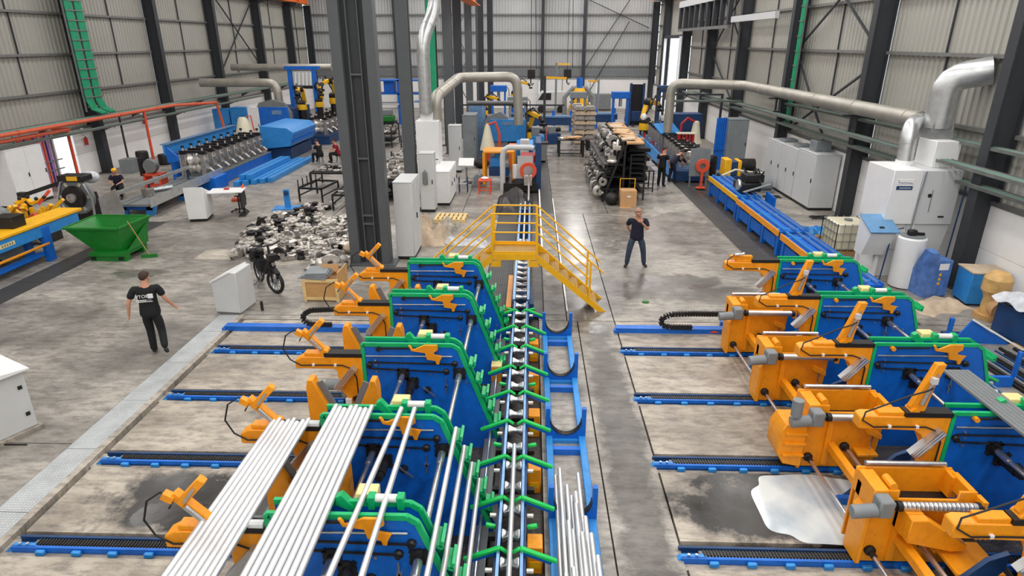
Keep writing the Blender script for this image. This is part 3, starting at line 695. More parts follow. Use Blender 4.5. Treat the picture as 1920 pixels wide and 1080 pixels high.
for i, y in enumerate([6.48, 8.41, 10.35, 12.29]):
    t = thing('rail_carriage', labs[i], 'carriage', (4.2, y, .03), 0, 'carriages of the right bank')
    carriage_right(t, i == 0)
    if i == 0:
        MB().cyl((.95, -.45, .82), (1.8, -.45, .82), .07, 16).build('lower_roller', 'galv', t)
        for k in range(14): MB().lathe([(.071, 0), (.077, .012), (.077, .025), (.071, .037)], (1.0 + k * .056, -.45, .82), 'x', 14).build('roller_groove', 'steel', t)
        for x in (.9, 1.78): MB().cyl((x, -.45, .82), (x + .07, -.45, .82), .09, 12).build('roller_bearing', 'black', t)
        MB().cyl((.7, -.45, .82), (.9, -.45, .82), .02, 8).build('shaft_end', 'steel', t)
        MB().prism([(.3, .95), (.5, .95), (1.02, .6), (1.0, .52), (.85, .5), (.3, .62)], 'y', -.42, -.3).build('roller_bracket', 'orange', t, .01)
        MB().box(.3, .5, -.3, -.1, .62, .95).build('bracket_foot', 'orange', t)
        MB().box(.75, 1.3, -.72, -.2, .42, .46).build('motor_shelf', 'orange', t)
        MB().cyl((.9, -.5, .22), (1.45, -.5, .22), .17, 16).build('motor', 'dark', t)
        MB().lathe([(.17, 0), (.14, .06), (.05, .08)], (1.45, -.5, .22), 'x', 14).build('fan_cover', 'black', t)
    if i == 1:
        MB().prism([(-.42, .34), (-.42, .68), (-.34, .84), (-.02, .84), (-.02, .1), (-.1, .1), (-.3, .14)], 'y', -.2, .24).build('cast_casing', 'orange', t, .015)
        for z in (.3, .5, .68): MB().box(-.34, -.02, -.24, -.2, z, z + .03).build('casing_rib', 'orange', t)
        MB().cyl((-.26, -.26, 1.04), (-.26, -.26, 1.3), .08, 12).build('second_motor', 'gear', t)
def carriage_left(t):
    MB().box(0, 1.15, -.1, .28, .0, .42).build('body', 'orange', t, .01)
    for s, x in ((1, .1), (-1, 1.0)):
        f = [(x - .08 * s, .42), (x - .08 * s, 1.42), (x - .05 * s, 1.55), (x + .03 * s, 1.55), (x + .06 * s, 1.45), (x + .36 * s, .78), (x + .36 * s, .42)]
        MB().prism(f, 'y', -.06, .12).build('vee_upright', 'orange', t, .01)
        MB().bar((x + .07 * s, .03, 1.47), (x + .37 * s, .03, .78), .17, .02, (0, 1, 0)).build('rubber_pad', 'midgrey', t)
    MB().box(.4, .7, -.04, .1, .42, .6).build('saddle', 'lgreen', t); MB().box(.05, .2, -.14, -.1, .1, .35).build('terminal_box', 'black', t)
    MB().box(-.12, 0, -.05, .2, .08, .5).build('gearbox', 'gear', t, .02); MB().cyl((-.42, .08, .3), (-.12, .08, .3), .1, 12).build('motor', 'gear', t)
    MB().box(.5, 1.1, .3, .36, .35, .7).build('guard_sheet', 'dblue', t)
for i, y in enumerate([6.42, 8.1, 10.0, 11.9]):
    t = thing('rail_carriage', 'orange carriage with two vee uprights on the left bank, %s' % ORD[i], 'carriage', (-3.28, y, .05), 0, 'vee carriages of the left bank')
    carriage_left(t)

# ------------------------------------------------------------------ conveyor in the middle
def conveyor(x, y0, y1, label, n0):
    t = thing('roller_conveyor', label, 'conveyor', (x, y0, PIT))
    L = y1 - y0; z = .5 - PIT
    for s in (-.14, .14): MB().box(s - .018, s + .018, 0, L, z, z + .05).build('side_rail', 'steelblue', t)
    for s in (-.17, .17): MB().box(s - .02, s + .02, 0, L, z - .22, z - .02).build('frame_side', 'dblue', t)
    k = .2
    while k < L:
        MB().lathe([(.085, -.11), (.085, -.09), (.045, -.02), (.045, .02), (.085, .09), (.085, .11)], (0, k, z - .03), 'x', 12).build('hourglass_roller', 'steel', t)
        k += .46
    k = .45
    while k < L:
        MB().box(-.3, .3, k - .04, k + .04, z - .32, z - .24).build('cross_member', 'dark', t); MB().box(-.19, -.13, k - .05, k + .05, 0, z - .24).build('leg', 'dblue', t); MB().box(.13, .19, k - .05, k + .05, 0, z - .24).build('leg', 'dblue', t)
        for s in (-.2, .2): MB().cyl((s, k + .1, z - .02), (s * 1.4, k + .1, z - .02), .03, 8).build('bearing_cap', 'cast2', t)
        k += .92
    MB().cyl((-.42, 0, z - .25), (-.42, L, z - .25), .022, 8).build('drive_shaft', 'steel', t)
    return t
cv = conveyor(-.2, 4.2, 13.7, 'blue and steel roller conveyor between the green kicker arms', 0)
def kickers(t, x, ys, rib=True):
    for y in ys:
        y -= 4.2; z = .56 - PIT
        for s in (-1, 1):
            a = MB().bar((s * .12, y, z + .02), (s * .56, y, z - .17), .06, .05, (0, 0, 1)).build('kicker_arm', 'lgreen', t, .01)
            MB().bar((s * .12, y, z + .02), (s * .03, y, z - .05), .05, .035, (0, 0, 1)).build('inner_finger', 'lgreen', a, .008)
            MB().bar((s * .14, y + .005, z - .04), (s * .5, y + .005, z - .195), .03, .05, (0, 0, 1)).build('steel_rib', 'blue', a)
kickers(cv, -.2, [5.92, 6.83, 7.73, 8.66, 9.57, 10.5, 11.36, 12.28, 13.15])
for y in [6.45, 8.2, 10.05, 11.9, 13.5]:
    for s in (-1, 1): MB().bar((s * .2, y - 4.2, .42 - PIT), (s * .33, y - 4.2, .45 - PIT), .06, .05).build('green_pad', 'lgreen', cv, .01)
for i, y in enumerate([6.35, 7.9, 9.35, 10.75, 12.1]):
    t = thing('gearbox_cover', 'orange box cover right of the middle conveyor, %s' % ORD[i], 'cover', (.1, y, PIT), 0, 'orange covers beside the conveyor')
    MB().box(-.1, .1, -.13, .13, 0, .42).build('housing', 'orange', t, .01); MB().box(-.07, .07, -.14, -.13, .1, .2).build('lower_plate', 'yellow', t)
t = thing('gearbox_cover', 'pale orange box left of the middle conveyor, by the fourth station', 'cover', (-.62, 10.9, PIT)); MB().box(-.1, .1, -.13, .13, 0, .5).build('housing', 'orange', t, .01)
MB().box(-.1, .1, -.13, .13, .5, .52).build('lid', 'cream', t)
# pit debris strips: dark machine channel
t = thing('pit_duct', 'dark oily steel channel on the pit floor left of the conveyor', 'channel', (-.62, 4.2, PIT)); MB().box(-.06, .06, 0, 8.5, 0, .16).build('channel', 'dark', t); MB().box(-.1, .1, 0, 8.5, .16, .18).build('lip', 'midgrey', t)

# blue U-shaped cradles
t = thing('tube_cradle', 'long blue cradle frame with U-shaped saddles right of the conveyor', 'cradle', (.62, 4.5, 0))
for s in (-.27, .27): MB().box(s - .055, s + .055, 0, 8.3, 0.001, .11).build('side_beam', 'lblue', t, .008)
for k in range(5):
    y = 8.4 - k * 1.96
    if k < 5:
        U = [(-.33, .0), (-.33, .62), (-.26, .62), (-.26, .48)]
        for j in range(13): a = math.pi * j / 12; U.append((-.26 * math.cos(a), .40 - .27 * math.sin(a)))
        U += [(.26, .48), (.26, .62), (.33, .62), (.33, .0)]
        # build as strips so the concave outline stays clean
        b = MB(); b.box(-.33, -.26, y - .04, y + .04, .0, .62).box(.26, .33, y - .04, y + .04, 0, .62)
        for j in range(12):
            a0 = math.pi * j / 12; a1 = math.pi * (j + 1) / 12
            b.prism([(-.26 * math.cos(a0), 0), (-.26 * math.cos(a1), 0), (-.26 * math.cos(a1), .40 - .27 * math.sin(a1)), (-.26 * math.cos(a0), .40 - .27 * math.sin(a0))], 'y', y - .04, y + .04)
        sd = b.build('saddle', 'blue', t)
        lin_ = MB()
        for j in range(12):
            a0 = math.pi * j / 12; a1 = math.pi * (j + 1) / 12
            lin_.bar((-.255 * math.cos(a0), y, .405 - .268 * math.sin(a0)), (-.255 * math.cos(a1), y, .405 - .268 * math.sin(a1)), .012, .1, (0, 1, 0))
        lin_.build('rubber_liner', 'black', sd)
        MB().box(-.22, .22, y - .42, y - .32, .001, .11).build('cross_beam', 'blue', t)
        MB().box(-.33, .33, y - .1, y - .04, .0, .06).build('foot_flange', 'lblue', t)
# tubes
def tube(x, y0, y1, z, r, label, grp, x1=None, z1=None, name='steel_tube', m='pipe', n=14):
    x1 = x if x1 is None else x1; z1 = z if z1 is None else z1
    b = MB(); L = y1 - y0
    p = V((0, 0, 0)); q = V((x1 - x, L, z1 - z))
    # hollow end
    prof = [(r, 0), (r, 1)]
    b.cyl(p, q, r, n)
    o = b.build(name, m); o.location = (x, y0, z); o['label'] = label; o['category'] = 'tube'; o['group'] = grp
    bore = MB().cyl(q, q + (q - p).normalized() * .002, r * .86, n).build('bore', 'black', o)
    return o
for k in range(8):
    tube(-3.30 + k * .066 - .02, 2.5, 6.9 + .04 * math.sin(k * 2.1), 1.62 + .035, .031, '%s polished steel tube from left in the left hand bundle' % NTH[k], 'tubes in the left bundle', x1=-3.27 + k * .063)
for k in range(8):
    tube(-2.48 + k * .071, 2.5, 6.95 + .04 * math.cos(k * 1.7), 1.835, .032, '%s polished steel tube from left in the second bundle' % NTH[k], 'tubes in the second bundle', x1=-2.47 + k * .066)
for k, (x, xx) in enumerate([(-1.80, -1.62), (-1.44, -1.45)]):
    tube(x, 2.5, 6.95, 1.835, .032, ['left', 'right'][k] + ' one of the two separate steel tubes lying on top right of the bundles', 'paired tubes', x1=xx)
for k, z in enumerate([1.50, 1.22, .96, .70]):
    xx = -1.10 + (1.73 - z) * (.61 / 1.73) + .085
    tube(xx, 2.5, 6.98, z + .03, .031, '%s steel tube from the top held on the sloping green edge' % NTH[k], 'tubes on the slope')
tube(-.2, 3, 7.95, .61, .032, 'single steel tube lying in the rollers of the middle conveyor', 'conveyor tube')
rr = random.Random(3)
spots = [(.42, 7.72, .24), (.47, 7.76, .33), (.74, 7.7, .30), (.56, 7.45, .28), (.50, 7.2, .22), (.63, 7.3, .22), (.69, 7.25, .33), (.53, 6.62, .38), (.66, 6.9, .42), (.60, 6.5, .34), (.75, 6.7, .38), (.81, 6.35, .42), (.45, 5.7, .42), (.55, 5.75, .46), (.84, 5.9, .5), (.70, 6.3, .48), (.62, 6.1, .18)]
for k, (x, y, z) in enumerate(spots):
    tube(x, 3.0, y, z, .031, 'loose steel tube in the blue cradle, end %s farthest from the camera' % NTH[k] if k < 16 else 'loose steel tube lowest in the blue cradle', 'tubes in the blue cradle', x1=x - .015 + .03 * rr.random())
# square grey tubes on the right bank
for k in range(6):
    o = MB().box(-.028, .028, 0, 4.6, 0, .03).build('square_tube', 'midgrey'); o.location = (5.93 + k * .062, 3.6, 1.81)
    o['label'] = '%s flat grey bar from left in the sheaf lying across the right bank' % NTH[k]; o['category'] = 'bar'; o['group'] = 'grey bars on the right bank'

# ------------------------------------------------------------------ yellow crossover stairs
t = thing('crossover_stairs', 'yellow steel crossover steps with handrails bridging the conveyor', 'stairs', (-.37, 14.85, 0))
PW = .53; PH = 1.45; FY, BY = -.42, .42
MB().box(-PW, PW, FY, BY, PH - .04, PH).build('platform_grating', 'walkgrate', t)
for y in (FY, BY): MB().box(-PW - .02, PW + .02, y - .02, y + .02, PH - .13, PH + .02).build('platform_beam', 'yellow', t)
RUNX = 1.62
for s in (-1, 1):
    for y in (FY, BY):
        MB().prism([(s * PW, PH + .02), (s * PW, PH - .18), (s * (PW + RUNX - .1), 0.0), (s * (PW + RUNX + .1), 0.0)], 'y', y - .015, y + .015).build('stringer', 'yellow', t)
        MB().prism([(s * PW, PH - .18), (s * (PW - .2), PH - .13), (s * (PW - .2), PH - .3), (s * (PW + .06), PH - .3)], 'y', y - .03, y + .03).build('knee_plate', 'yellow', t)
        # handrail: posts and two rails
        MB().bar((s * PW, y, PH), (s * PW, y, PH + 1.0), .05, .05).build('post', 'yellow', t)
        ex = PW + 1.3; ez = PH * (1 - 1.3 / RUNX) + .05
        MB().bar((s * ex, y, ez), (s * ex, y, ez + .95), .05, .05).build('post', 'yellow', t)
        sl = PH / RUNX
        for h in (1.0, .55, .3) if y == FY else (1.0, .55):
            MB().tube([(s * PW, y, PH + h), (s * (PW + 1.62 if h == 1.0 else ex), y, PH + h - sl * ((1.62) if h == 1.0 else 1.3))], .02, 8).build('handrail', 'yellow', t)
    for k in range(6):
        x = PW + .2 + k * .235; z = PH - (k + 1) * PH / 7
        MB().box(s * x - .12, s * x + .12, FY + .02, BY - .02, z - .03, z).build('tread', 'walkgrate', t)
for y in (FY, BY):
    for h in (1.0, .55): MB().tube([(-PW, y, PH + h), (PW, y, PH + h)], .02, 8).build('handrail', 'yellow', t)
    MB().box(-PW, PW, y - .008, y + .008, PH, PH + .08).build('toe_board', 'yellow', t)
# supports down to the floor
# ------------------------------------------------------------------ generic builders
def cabinet(label, x, y, w, d, h, m='cabgrey', doors=1, rz=0, name='electrical_cabinet', grp=None, face='y', plinth=.1, handle='black', cat='cabinet', vents=0):
    """local: front faces -y, origin at the middle of the base"""
    t = thing(name, label, cat, (x, y, 0), rz, grp)
    MB().box(-w / 2 + .02, w / 2 - .02, -d / 2 + .03, d / 2 - .02, 0, plinth).build('plinth', 'black', t)
    MB().box(-w / 2, w / 2, -d / 2 + .02, d / 2, plinth, h).build('body', m, t, .01)
    MB().box(-w / 2 - .01, w / 2 + .01, -d / 2, d / 2 + .01, h, h + .03).build('top_cover', m, t, .005)
    dw = w / doors
    for k in range(doors):
        a = -w / 2 + k * dw
        dr = MB().box(a + .012, a + dw - .012, -d / 2 - .005, -d / 2 + .02, plinth + .03, h - .03).build('door', m, t, .004)
        MB().box(a + dw - .09, a + dw - .06, -d / 2 - .035, -d / 2 - .005, h * .5, h * .5 + .16).build('handle', handle, dr)
        for v in range(vents): MB().box(a + .1, a + dw - .15, -d / 2 - .015, -d / 2 - .005, h * .2 + v * .06, h * .2 + v * .06 + .03).build('vent', 'midgrey', dr)
    return t
def ducting(name, label, pts, r, m='galv', cat='duct', grp=None, ring=.9, n=16):
    t = thing(name, label, cat, pts[0], 0, grp); P = [V(p) - V(pts[0]) for p in pts]
    # rounded corners
    path = [P[0]]
    for i in range(1, len(P) - 1):
        a, b, c = P[i - 1], P[i], P[i + 1]; e = min(r * 2.2, (b - a).length * .45, (c - b).length * .45)
        p0 = b + (a - b).normalized() * e; p1 = b + (c - b).normalized() * e
        for k in range(5): u = k / 4; path.append(p0.lerp(b, u).lerp(b.lerp(p1, u), u))
    path.append(P[-1])
    MB().tube(path, r, n).build('pipe', m, t)
    for i in range(len(P) - 1):
        L = (P[i + 1] - P[i]).length; d = (P[i + 1] - P[i]).normalized(); k = r * 2.4
        while k < L - r * 2.2: 
            c = P[i] + d * k; MB().cyl(c - d * .02, c + d * .02, r * 1.05, n).build('seam_ring', m, t); k += max(ring, .4)
    return t
def table(label, x, y, w, d, h, m='black', rz=0, name='work_table', cat='table', grp=None, topm=None, leg=.05):
    t = thing(name, label, cat, (x, y, 0), rz, grp)
    MB().box(-w / 2, w / 2, -d / 2, d / 2, h - .05, h).build('top', topm or m, t, .005)
    for a in (-1, 1):
        for b in (-1, 1):
            MB().box(a * (w / 2 - leg / 2) - leg / 2, a * (w / 2 - leg / 2) + leg / 2, b * (d / 2 - leg / 2) - leg / 2, b * (d / 2 - leg / 2) + leg / 2, 0, h - .05).build('leg', m, t)
    for b in (-1, 1): MB().box(-w / 2 + leg, w / 2 - leg, b * (d / 2 - leg / 2) - leg / 3, b * (d / 2 - leg / 2) + leg / 3, .15, .19).build('stretcher', m, t)
    return t
def one(name, label, cat, m, mb, loc=(0, 0, 0), grp=None, rz=0, bevel=0):
    o = mb.build(name, m, None, bevel); o.location = loc; o.rotation_euler = (0, 0, rz); o['label'] = label; o['category'] = cat
    if grp: o['group'] = grp
    return o
def motor_obj(mb_name, t, p, q, r, m='gear'):
    MB().cyl(p, q, r, 14).build(mb_name, m, t)
    d = (V(q) - V(p)); MB().cyl(q, V(q) + d.normalized() * .05, r * .85, 14).build('fan_cover', 'black', t)

# ------------------------------------------------------------------ cable trays, wall pipes, ducts
def tray(label, p, q, w, m='mtray', drop=0, posts=(), wall=None):
    t = thing('cable_tray', label, 'cable tray', p)
    P = V((0, 0, 0)); Q = V(q) - V(p); side = V((w / 2, 0, 0)) if abs(Q.y) >= abs(Q.x) else V((0, w / 2, 0))
    MB().bar(P - side, Q - side, .02, .08).build('side_rail', m, t); MB().bar(P + side, Q + side, .02, .08).build('side_rail', m, t)
    L = Q.length; k = .3
    while k < L: c = Q * (k / L); MB().bar(c - side, c + side, .05, .02).build('rung', m, t); k += .8 if L > 20 else .5
    for j, off in enumerate((-.3, -.1, .12, .3)):
        MB().tube([P + side * 2 * off * .8 + V((0, 0, .02)), Q * .33 + side * 2 * (off * .7 + .05) + V((0, 0, .03)), Q * .66 + side * 2 * (off * .8 - .03) + V((0, 0, .02)), Q + side * 2 * off * .8 + V((0, 0, .02))], .02, 6).build('cable', 'traygreen' if j == 1 else 'midgrey', t)
    for (yy) in posts:
        MB().bar((0, yy, -.06), ((wall - p[0]), yy, -.06), .06, .08).build('wall_bracket', 'coldark', t)
        MB().prism([(0, -.05), (wall - p[0], -.05), (wall - p[0], -.45)], 'y', yy - .02, yy + .02).build('bracket_gusset', 'coldark', t)
    return t
tray('wide green grey cable tray running along the left wall above the orange pipe', (-20.9, 20, 2.82), (-20.9, 62, 2.82), .8, posts=[4.6, 8, 11.6, 15, 18.4, 22, 25.6, 29, 33.3, 37], wall=-21.75)
tray('narrow lower cable tray below the orange pipe on the left wall', (-20.6, 24, 2.35), (-20.6, 50, 2.35), .3, posts=[7.6, 14.4, 21.6], wall=-21.75)
tray('long grey cable tray along the right wall under the big duct', (11.1, 13, 3.25), (11.1, 45, 3.05), .4, posts=[3.45, 10.3, 17.5, 25], wall=11.75)
tray('second lower cable tray along the right wall', (11.45, 14, 2.75), (11.45, 50, 2.72), .35, posts=[2.45, 9.3, 16.5, 24, 30.8], wall=11.75)
tray('upper green mesh cable tray at the right wall behind the dust filter', (11.55, 12, 3.75), (11.55, 30, 3.6), .3, posts=[4.45, 11.3], wall=11.75)
tray('cable tray spanning over the right rear machines', (7.6, 36, 3.2), (11.3, 36, 3.2), .5)
def pipe_run(name, label, pts, r, m, cat='pipe', clamps=None):
    t = thing(name, label, cat, pts[0]); P = [V(p) - V(pts[0]) for p in pts]
    MB().tube(P, r, 10).build('pipe', m, t)
    for i in range(len(P) - 1):
        L = (P[i + 1] - P[i]).length
        for k in range(int(L / 3)): c = P[i].lerp(P[i + 1], (k + .5) / max(1, int(L / 3))); d = (P[i + 1] - P[i]).normalized(); MB().cyl(c - d * .04, c + d * .04, r * 1.25, 10).build('clamp', m, t)
    return t
pipe_run('fire_pipe', 'upper orange pipe running along the left wall and dropping behind the blue cabinets', [(-20.2, 20, 2.85), (-20.2, 36.5, 2.85), (-19.4, 40, 2.7), (-19.2, 40.1, 1.0), (-19.2, 40.1, 0)], .085, 'pipeor')
pipe_run('fire_pipe', 'lower short orange pipe feeding the red and purple hoses on the left wall', [(-20.35, 20, 2.62), (-20.35, 28.0, 2.6), (-21.2, 28.1, 2.6)], .07, 'pipeor')
pipe_run('fire_pipe', 'orange vertical pipe dropping from the left wall pipe beside the bins', [(-20.2, 33.6, 2.85), (-20.2, 33.6, 0)], .06, 'rhose')
pipe_run('fire_pipe', 'red vertical pipe before the doorway on the left wall', [(-20.9, 28.6, 2.6), (-20.9, 28.6, 0)], .07, 'redor')
# hose bundle on the left wall
hc = ['rhose', 'rhose', 'purple', 'rhose', 'rhose', 'purple', 'rhose', 'lhose', 'rhose', 'purple', 'lhose', 'midgrey']
for k, m in enumerate(hc):
    y = 26.3 + k * .17
    o = MB().cyl((0, 0, 0), (0, 0, 2.45), .045, 8).build('hose', m); o.location = (-21.45, y, .05)
    o['label'] = '%s of the upright coloured hoses on the left wall from the left' % NTH[k]; o['category'] = 'hose'; o['group'] = 'wall hoses'
t = thing('hose_clamp_bar', 'pair of grey clamp bars across the coloured wall hoses', 'clamp bar', (-21.36, 26.1, .8))
for z in (0, .4): MB().box(-.02, .02, 0, 2.4, z, z + .05).build('bar', 'midgrey', t)
pipe_run('conduit', 'thin teal conduit left of the coloured wall hoses', [(-21.3, 25.9, 0), (-21.3, 25.9, 2.6)], .03, 'traygreen')
for k, y in enumerate((33.0, 35.2)): pipe_run('conduit', ['dark conduit on the left white wall left of the red pipe', 'dark conduit on the left white wall right of the red pipe'][k], [(-21.2, y, 0), (-21.2, y, 2.7)], .05, 'coldark')
# green cable ladder up the left wall
def ladder(label, x, y, w, z0, z1, s):
    t = thing('cable_ladder', label, 'cable ladder', (x, y, z0)); H = z1 - z0
    for a in (-w / 2, 0, w / 2): MB().box(-.03, .03, a - .03, a + .03, 0, H).build('side_rail', 'midgrey', t)
    z = .2
    while z < H: MB().box(.1, .13, -w / 2, w / 2, z, z + .05).build('rung', 'girt', t); z += .42
    for a in (-.4, -.33, -.26, -.19, -.12, .1, .17, .24, .31, .38):
        MB().tube([(s * .06, a * w * 1.05, H), (s * .06, a * w * 1.05, .5), (s * .2, a * w * 1.1 + .05, .1), (s * .3, a * w + .5, -.12)], .05, 8).build('cable', 'traygreen', t)
ladder('wide green cable ladder climbing the left wall column', -21.0, 31.0, 1.3, 3.1, 12.4, 1)
def ladder2(label, x, y, w, z0, z1):
    t = thing('cable_ladder', label, 'cable ladder', (x, y, z0)); H = z1 - z0
    for a in (-w / 2, w / 2): MB().box(-.02, .02, a - .02, a + .02, 0, H).build('side_rail', 'girt', t)
    for a in (-.12, 0, .12): MB().cyl((-.03, a, 0), (-.03, a, H), .045, 8).build('cable', 'traygreen', t)
    z = .2
    while z < H: MB().box(-.09, -.07, -w / 2, w / 2, z, z + .04).build('rung', 'girt', t); z += .6
ladder2('narrow green cable ladder on the right wall beside the third column', 11.6, 29.9, .4, 2.6, 12.4)
# ducts
ducting('extract_duct', 'long dusty round duct along the right wall', [(11.05, 18.9, 4.12), (11.05, 35, 4.08), (7.4, 35.5, 4.15), (7.4, 35.5, 1.6)], .24, 'duct', ring=3.2)
for i, y in enumerate((22.9, 30.1)):
    t = thing('duct_support', 'dark bracket under the right wall duct, %s' % ORD[i], 'bracket', (11.05, y, 3.78), 0, 'duct brackets')
    MB().box(-.35, .45, -.05, .05, 0, .07).build('arm', 'coldark', t); MB().box(-.04, .04, -.04, .04, -.5, 0).build('hanger', 'coldark', t)
ducting('extract_duct', 'shiny elbow duct dropping onto the small port of the dust filter', [(11.05, 18.85, 4.12), (10.36, 18.1, 4.1), (10.36, 18.0, 3.05)], .21, 'galv', ring=.6)
t = ducting('extract_duct', 'big galvanised duct bending from the dust filter out through the right wall', [(11.15, 18.2, 4.0), (11.15, 18.2, 5.3), (11.95, 17.75, 5.5)], .36, 'galv', ring=.55, n=20)
MB().lathe([(.36, .2), (.44, -.3)], (0, 0, 0), 'z', 4).xform(M4.Rotation(R(45), 4, 'Z')).build('square_to_round', 'galv', t)
ducting('extract_duct', 'galvanised duct rising from the white filter box by the middle row', [(-4.35, 26.9, 3.45), (-4.35, 26.9, 6.3), (-3.9, 27.6, 7.4), (-3.9, 27.6, 12.2)], .26, 'galv', ring=1.2)
ducting('extract_duct', 'pale duct bending over the central mill from the white filter box', [(-4.0, 27.4, 3.1), (-4.0, 27.4, 4.05), (-3.6, 33.0, 4.55), (-.75, 33.6, 4.55), (-.65, 33.6, 2.2)], .24, 'duct', ring=1.6)
ducting('extract_duct', 'long round duct over the left mill ending in a downpipe', [(-21.2, 42, 3.75), (-16.3, 42, 3.75), (-16.2, 42, 1.1)], .26, 'duct', ring=2)
ducting('extract_duct', 'upper horizontal duct behind the left mill', [(-21.3, 47, 4.5), (-14.2, 47.2, 4.5)], .24, 'duct', ring=2)
ducting('extract_duct', 'thin lagged pipe over the central blue machine', [(-3.4, 34.9, 3.185), (-.25, 34.9, 3.185)], .09, 'midgrey', ring=2)

# ------------------------------------------------------------------ left side
t = thing('press_bench', 'long blue bench with a yellow top at the left frame edge', 'bench', (-14.5, 12, 0)); t.scale = (.55, 1, 1.08)
MB().box(-.12, 0, 0, 7.4, .72, 1.02).build('front_beam', 'lblue', t, .01); MB().box(-1.3, -1.2, 0, 7.4, .72, 1.02).build('rear_beam', 'lblue', t)
MB().box(-1.35, .06, 0, 7.6, 1.04, 1.12).build('yellow_top', 'yellow', t, .015)
for y in (.6, 3.2, 5.9):
    MB().box(-.2, .04, y - .15, y + .15, 0, .98).build('leg', 'blue', t, .01); MB().box(-1.32, -1.1, y - .12, y + .12, 0, .72).build('leg', 'blue', t)
MB().tube([(.03, 0, .5), (.03, 5.9, .5)], .035, 8).build('orange_rod', 'orange', t)
MB().box(-.35, -.1, 0, 5.7, .2, .3).build('lower_beam', 'blue', t); MB().box(-.75, -.5, 0, 5.7, .1, .2).build('lower_beam', 'blue', t)
nm = MB().box(0, .012, 4.15, 4.7, .82, .92).build('name_plate', 'cream', t)
for k in range(5): MB().box(.012, .016, 4.22 + k * .09, 4.27 + k * .09, .84, .9).build('plate_mark', 'midgrey', t)
# things on and behind the bench
t = thing('clamp_assembly', 'tangle of yellow clamps and red blocks standing behind the bench', 'clamps', (-16.3, 19.8, 0))
MB().box(-.5, .5, -.4, .4, 0, .75).build('base_box', 'dark', t); rq = random.Random(5)
for k in range(12):
    a = V((rq.uniform(-.5, .5), rq.uniform(-.4, .4), rq.uniform(.9, 1.3))); b = a + V((rq.uniform(-.4, .4), rq.uniform(-.2, .3), rq.uniform(.05, .45)))
    MB().bar(a, b, .13, .09).build('clamp_bar', 'yellow' if k % 4 else 'redor', t)
for x, y in ((-.35, .1), (0, 0), (.3, .1), (.45, -.25)): MB().box(x - .05, x + .05, y - .05, y + .05, .7, 1.15).build('clamp_leg', 'yellow', t)
for k in range(4): MB().sphere((-.4 + k * .28, .1, 1.42 + .05 * (k % 2)), .06, 8, 6).build('knob', 'black', t)
t = thing('tool_box', 'black box on the yellow bench top', 'box', (-15.02, 17.3, 1.215)); MB().box(-.3, .3, -.25, .25, 0, .3).build('shell', 'black', t, .01); MB().box(-.31, .31, -.26, .26, .3, .33).build('lid', 'dark', t)
def cloth(nx, ny, fn):
    b = MB(); vs = [fn(i / nx, j / ny) for j in range(ny + 1) for i in range(nx + 1)]
    b.add(vs, [(j * (nx + 1) + i, j * (nx + 1) + i + 1, (j + 1) * (nx + 1) + i + 1, (j + 1) * (nx + 1) + i) for j in range(ny) for i in range(nx)]); return b
def drape(u, v):
    a = (u - .5) * 2; bb = (v - .5) * 2; r = max(abs(a), abs(bb)); h = .95 * (1 - max(0, r - .45) ** 1.2 * 1.7) + .05 * math.sin(9 * u + 5 * v) + .04 * math.sin(17 * v)
    return (a * .75, bb * .8, max(0.02, h))
one('plastic_sheet', 'grey plastic sheet draped over a hidden heap beside the yellow bench', 'sheet', 'midgrey', cloth(16, 16, lambda u, v: tuple(q * (1, 1.2, 1.75)[i] for i, q in enumerate(drape(u, v)))), (-16.1, 17.7, 0.0))
cabinet('tall white wall cabinet beside the coloured hoses on the left wall', -20.68, 25.0, 1.9, .9, 2.25, 'white', 2, R(90), cat='cabinet')
# uncoiler
t = thing('uncoiler', 'dark steel coil feeder head behind the green skip', 'machine', (-16.5, 22.6, 0))
MB().prism([(-.5, 0), (.5, 0), (.35, 1.0), (-.35, 1.0)], 'y', -.25, .25).build('pedestal', 'dark', t)
MB().lathe([(.62, -.06), (.66, -.02), (.66, .05), (.5, .08)], (0, -.35, .95), 'y', 20).build('ring', 'midgrey', t)
MB().lathe([(.4, -.2), (.42, -.1), (.3, 0), (.1, .02)], (0, -.38, .95), 'y', 18).build('drum', 'castd', t); MB().cyl((0, -.7, .95), (0, .3, .95), .16, 12).build('hub', 'cast', t)
MB().tube([(-.6, -.4, .2), (-.62, -.45, .9), (-.4, -.45, 1.5), (.1, -.45, 1.62)], .04, 8).build('guard_tube', 'steel', t)
MB().tube([(.6, -.5, .15), (.64, -.5, .9), (.45, -.5, 1.45)], .04, 8).build('guard_tube', 'steel', t)
MB().box(-.5, .45, -.5, .1, 1.5, 1.72).build('top_drive', 'castd', t, .03); MB().box(-.1, .28, -.53, -.5, 1.55, 1.7).build('yellow_label', 'yellow', t)
MB().bar((-.5, -.2, 1.45), (-1.9, -.4, 1.0), .2, .14).build('press_arm', 'dark', t); MB().box(-2.1, -1.8, -.5, -.3, .0, 1.1).build('arm_stand', 'dark', t)
for k in range(6): a = R(60 * k); MB().cbox((.5 * math.cos(a), -.42, .95 + .5 * math.sin(a)), (.14, .06, .1), ry=-a).build('jaw', 'cast2', t)
MB().sphere((.1, .45, 1.5), .34, 14, 8, (1, .7, .7)).build('clear_cover', 'foil', t)
t = thing('guard_sheet', 'plain sheet steel guard standing right of the coil feeder', 'guard', (-15.05, 22.0, 0)); MB().prism([(-.5, .35), (.28, .1), (.35, .5), (.2, 1.3), (-.5, .95)], 'y', 0, .02).build('sheet', 'galv', t); MB().box(-.4, -.34, .02, .08, 0, .5).build('foot', 'midgrey', t); MB().box(.2, .26, .02, .08, 0, .5).build('foot', 'midgrey', t)
t = thing('entry_table', 'long low grey entry table on blue legs leading to the forming stands', 'table', (-15.0, 22.9, 0))
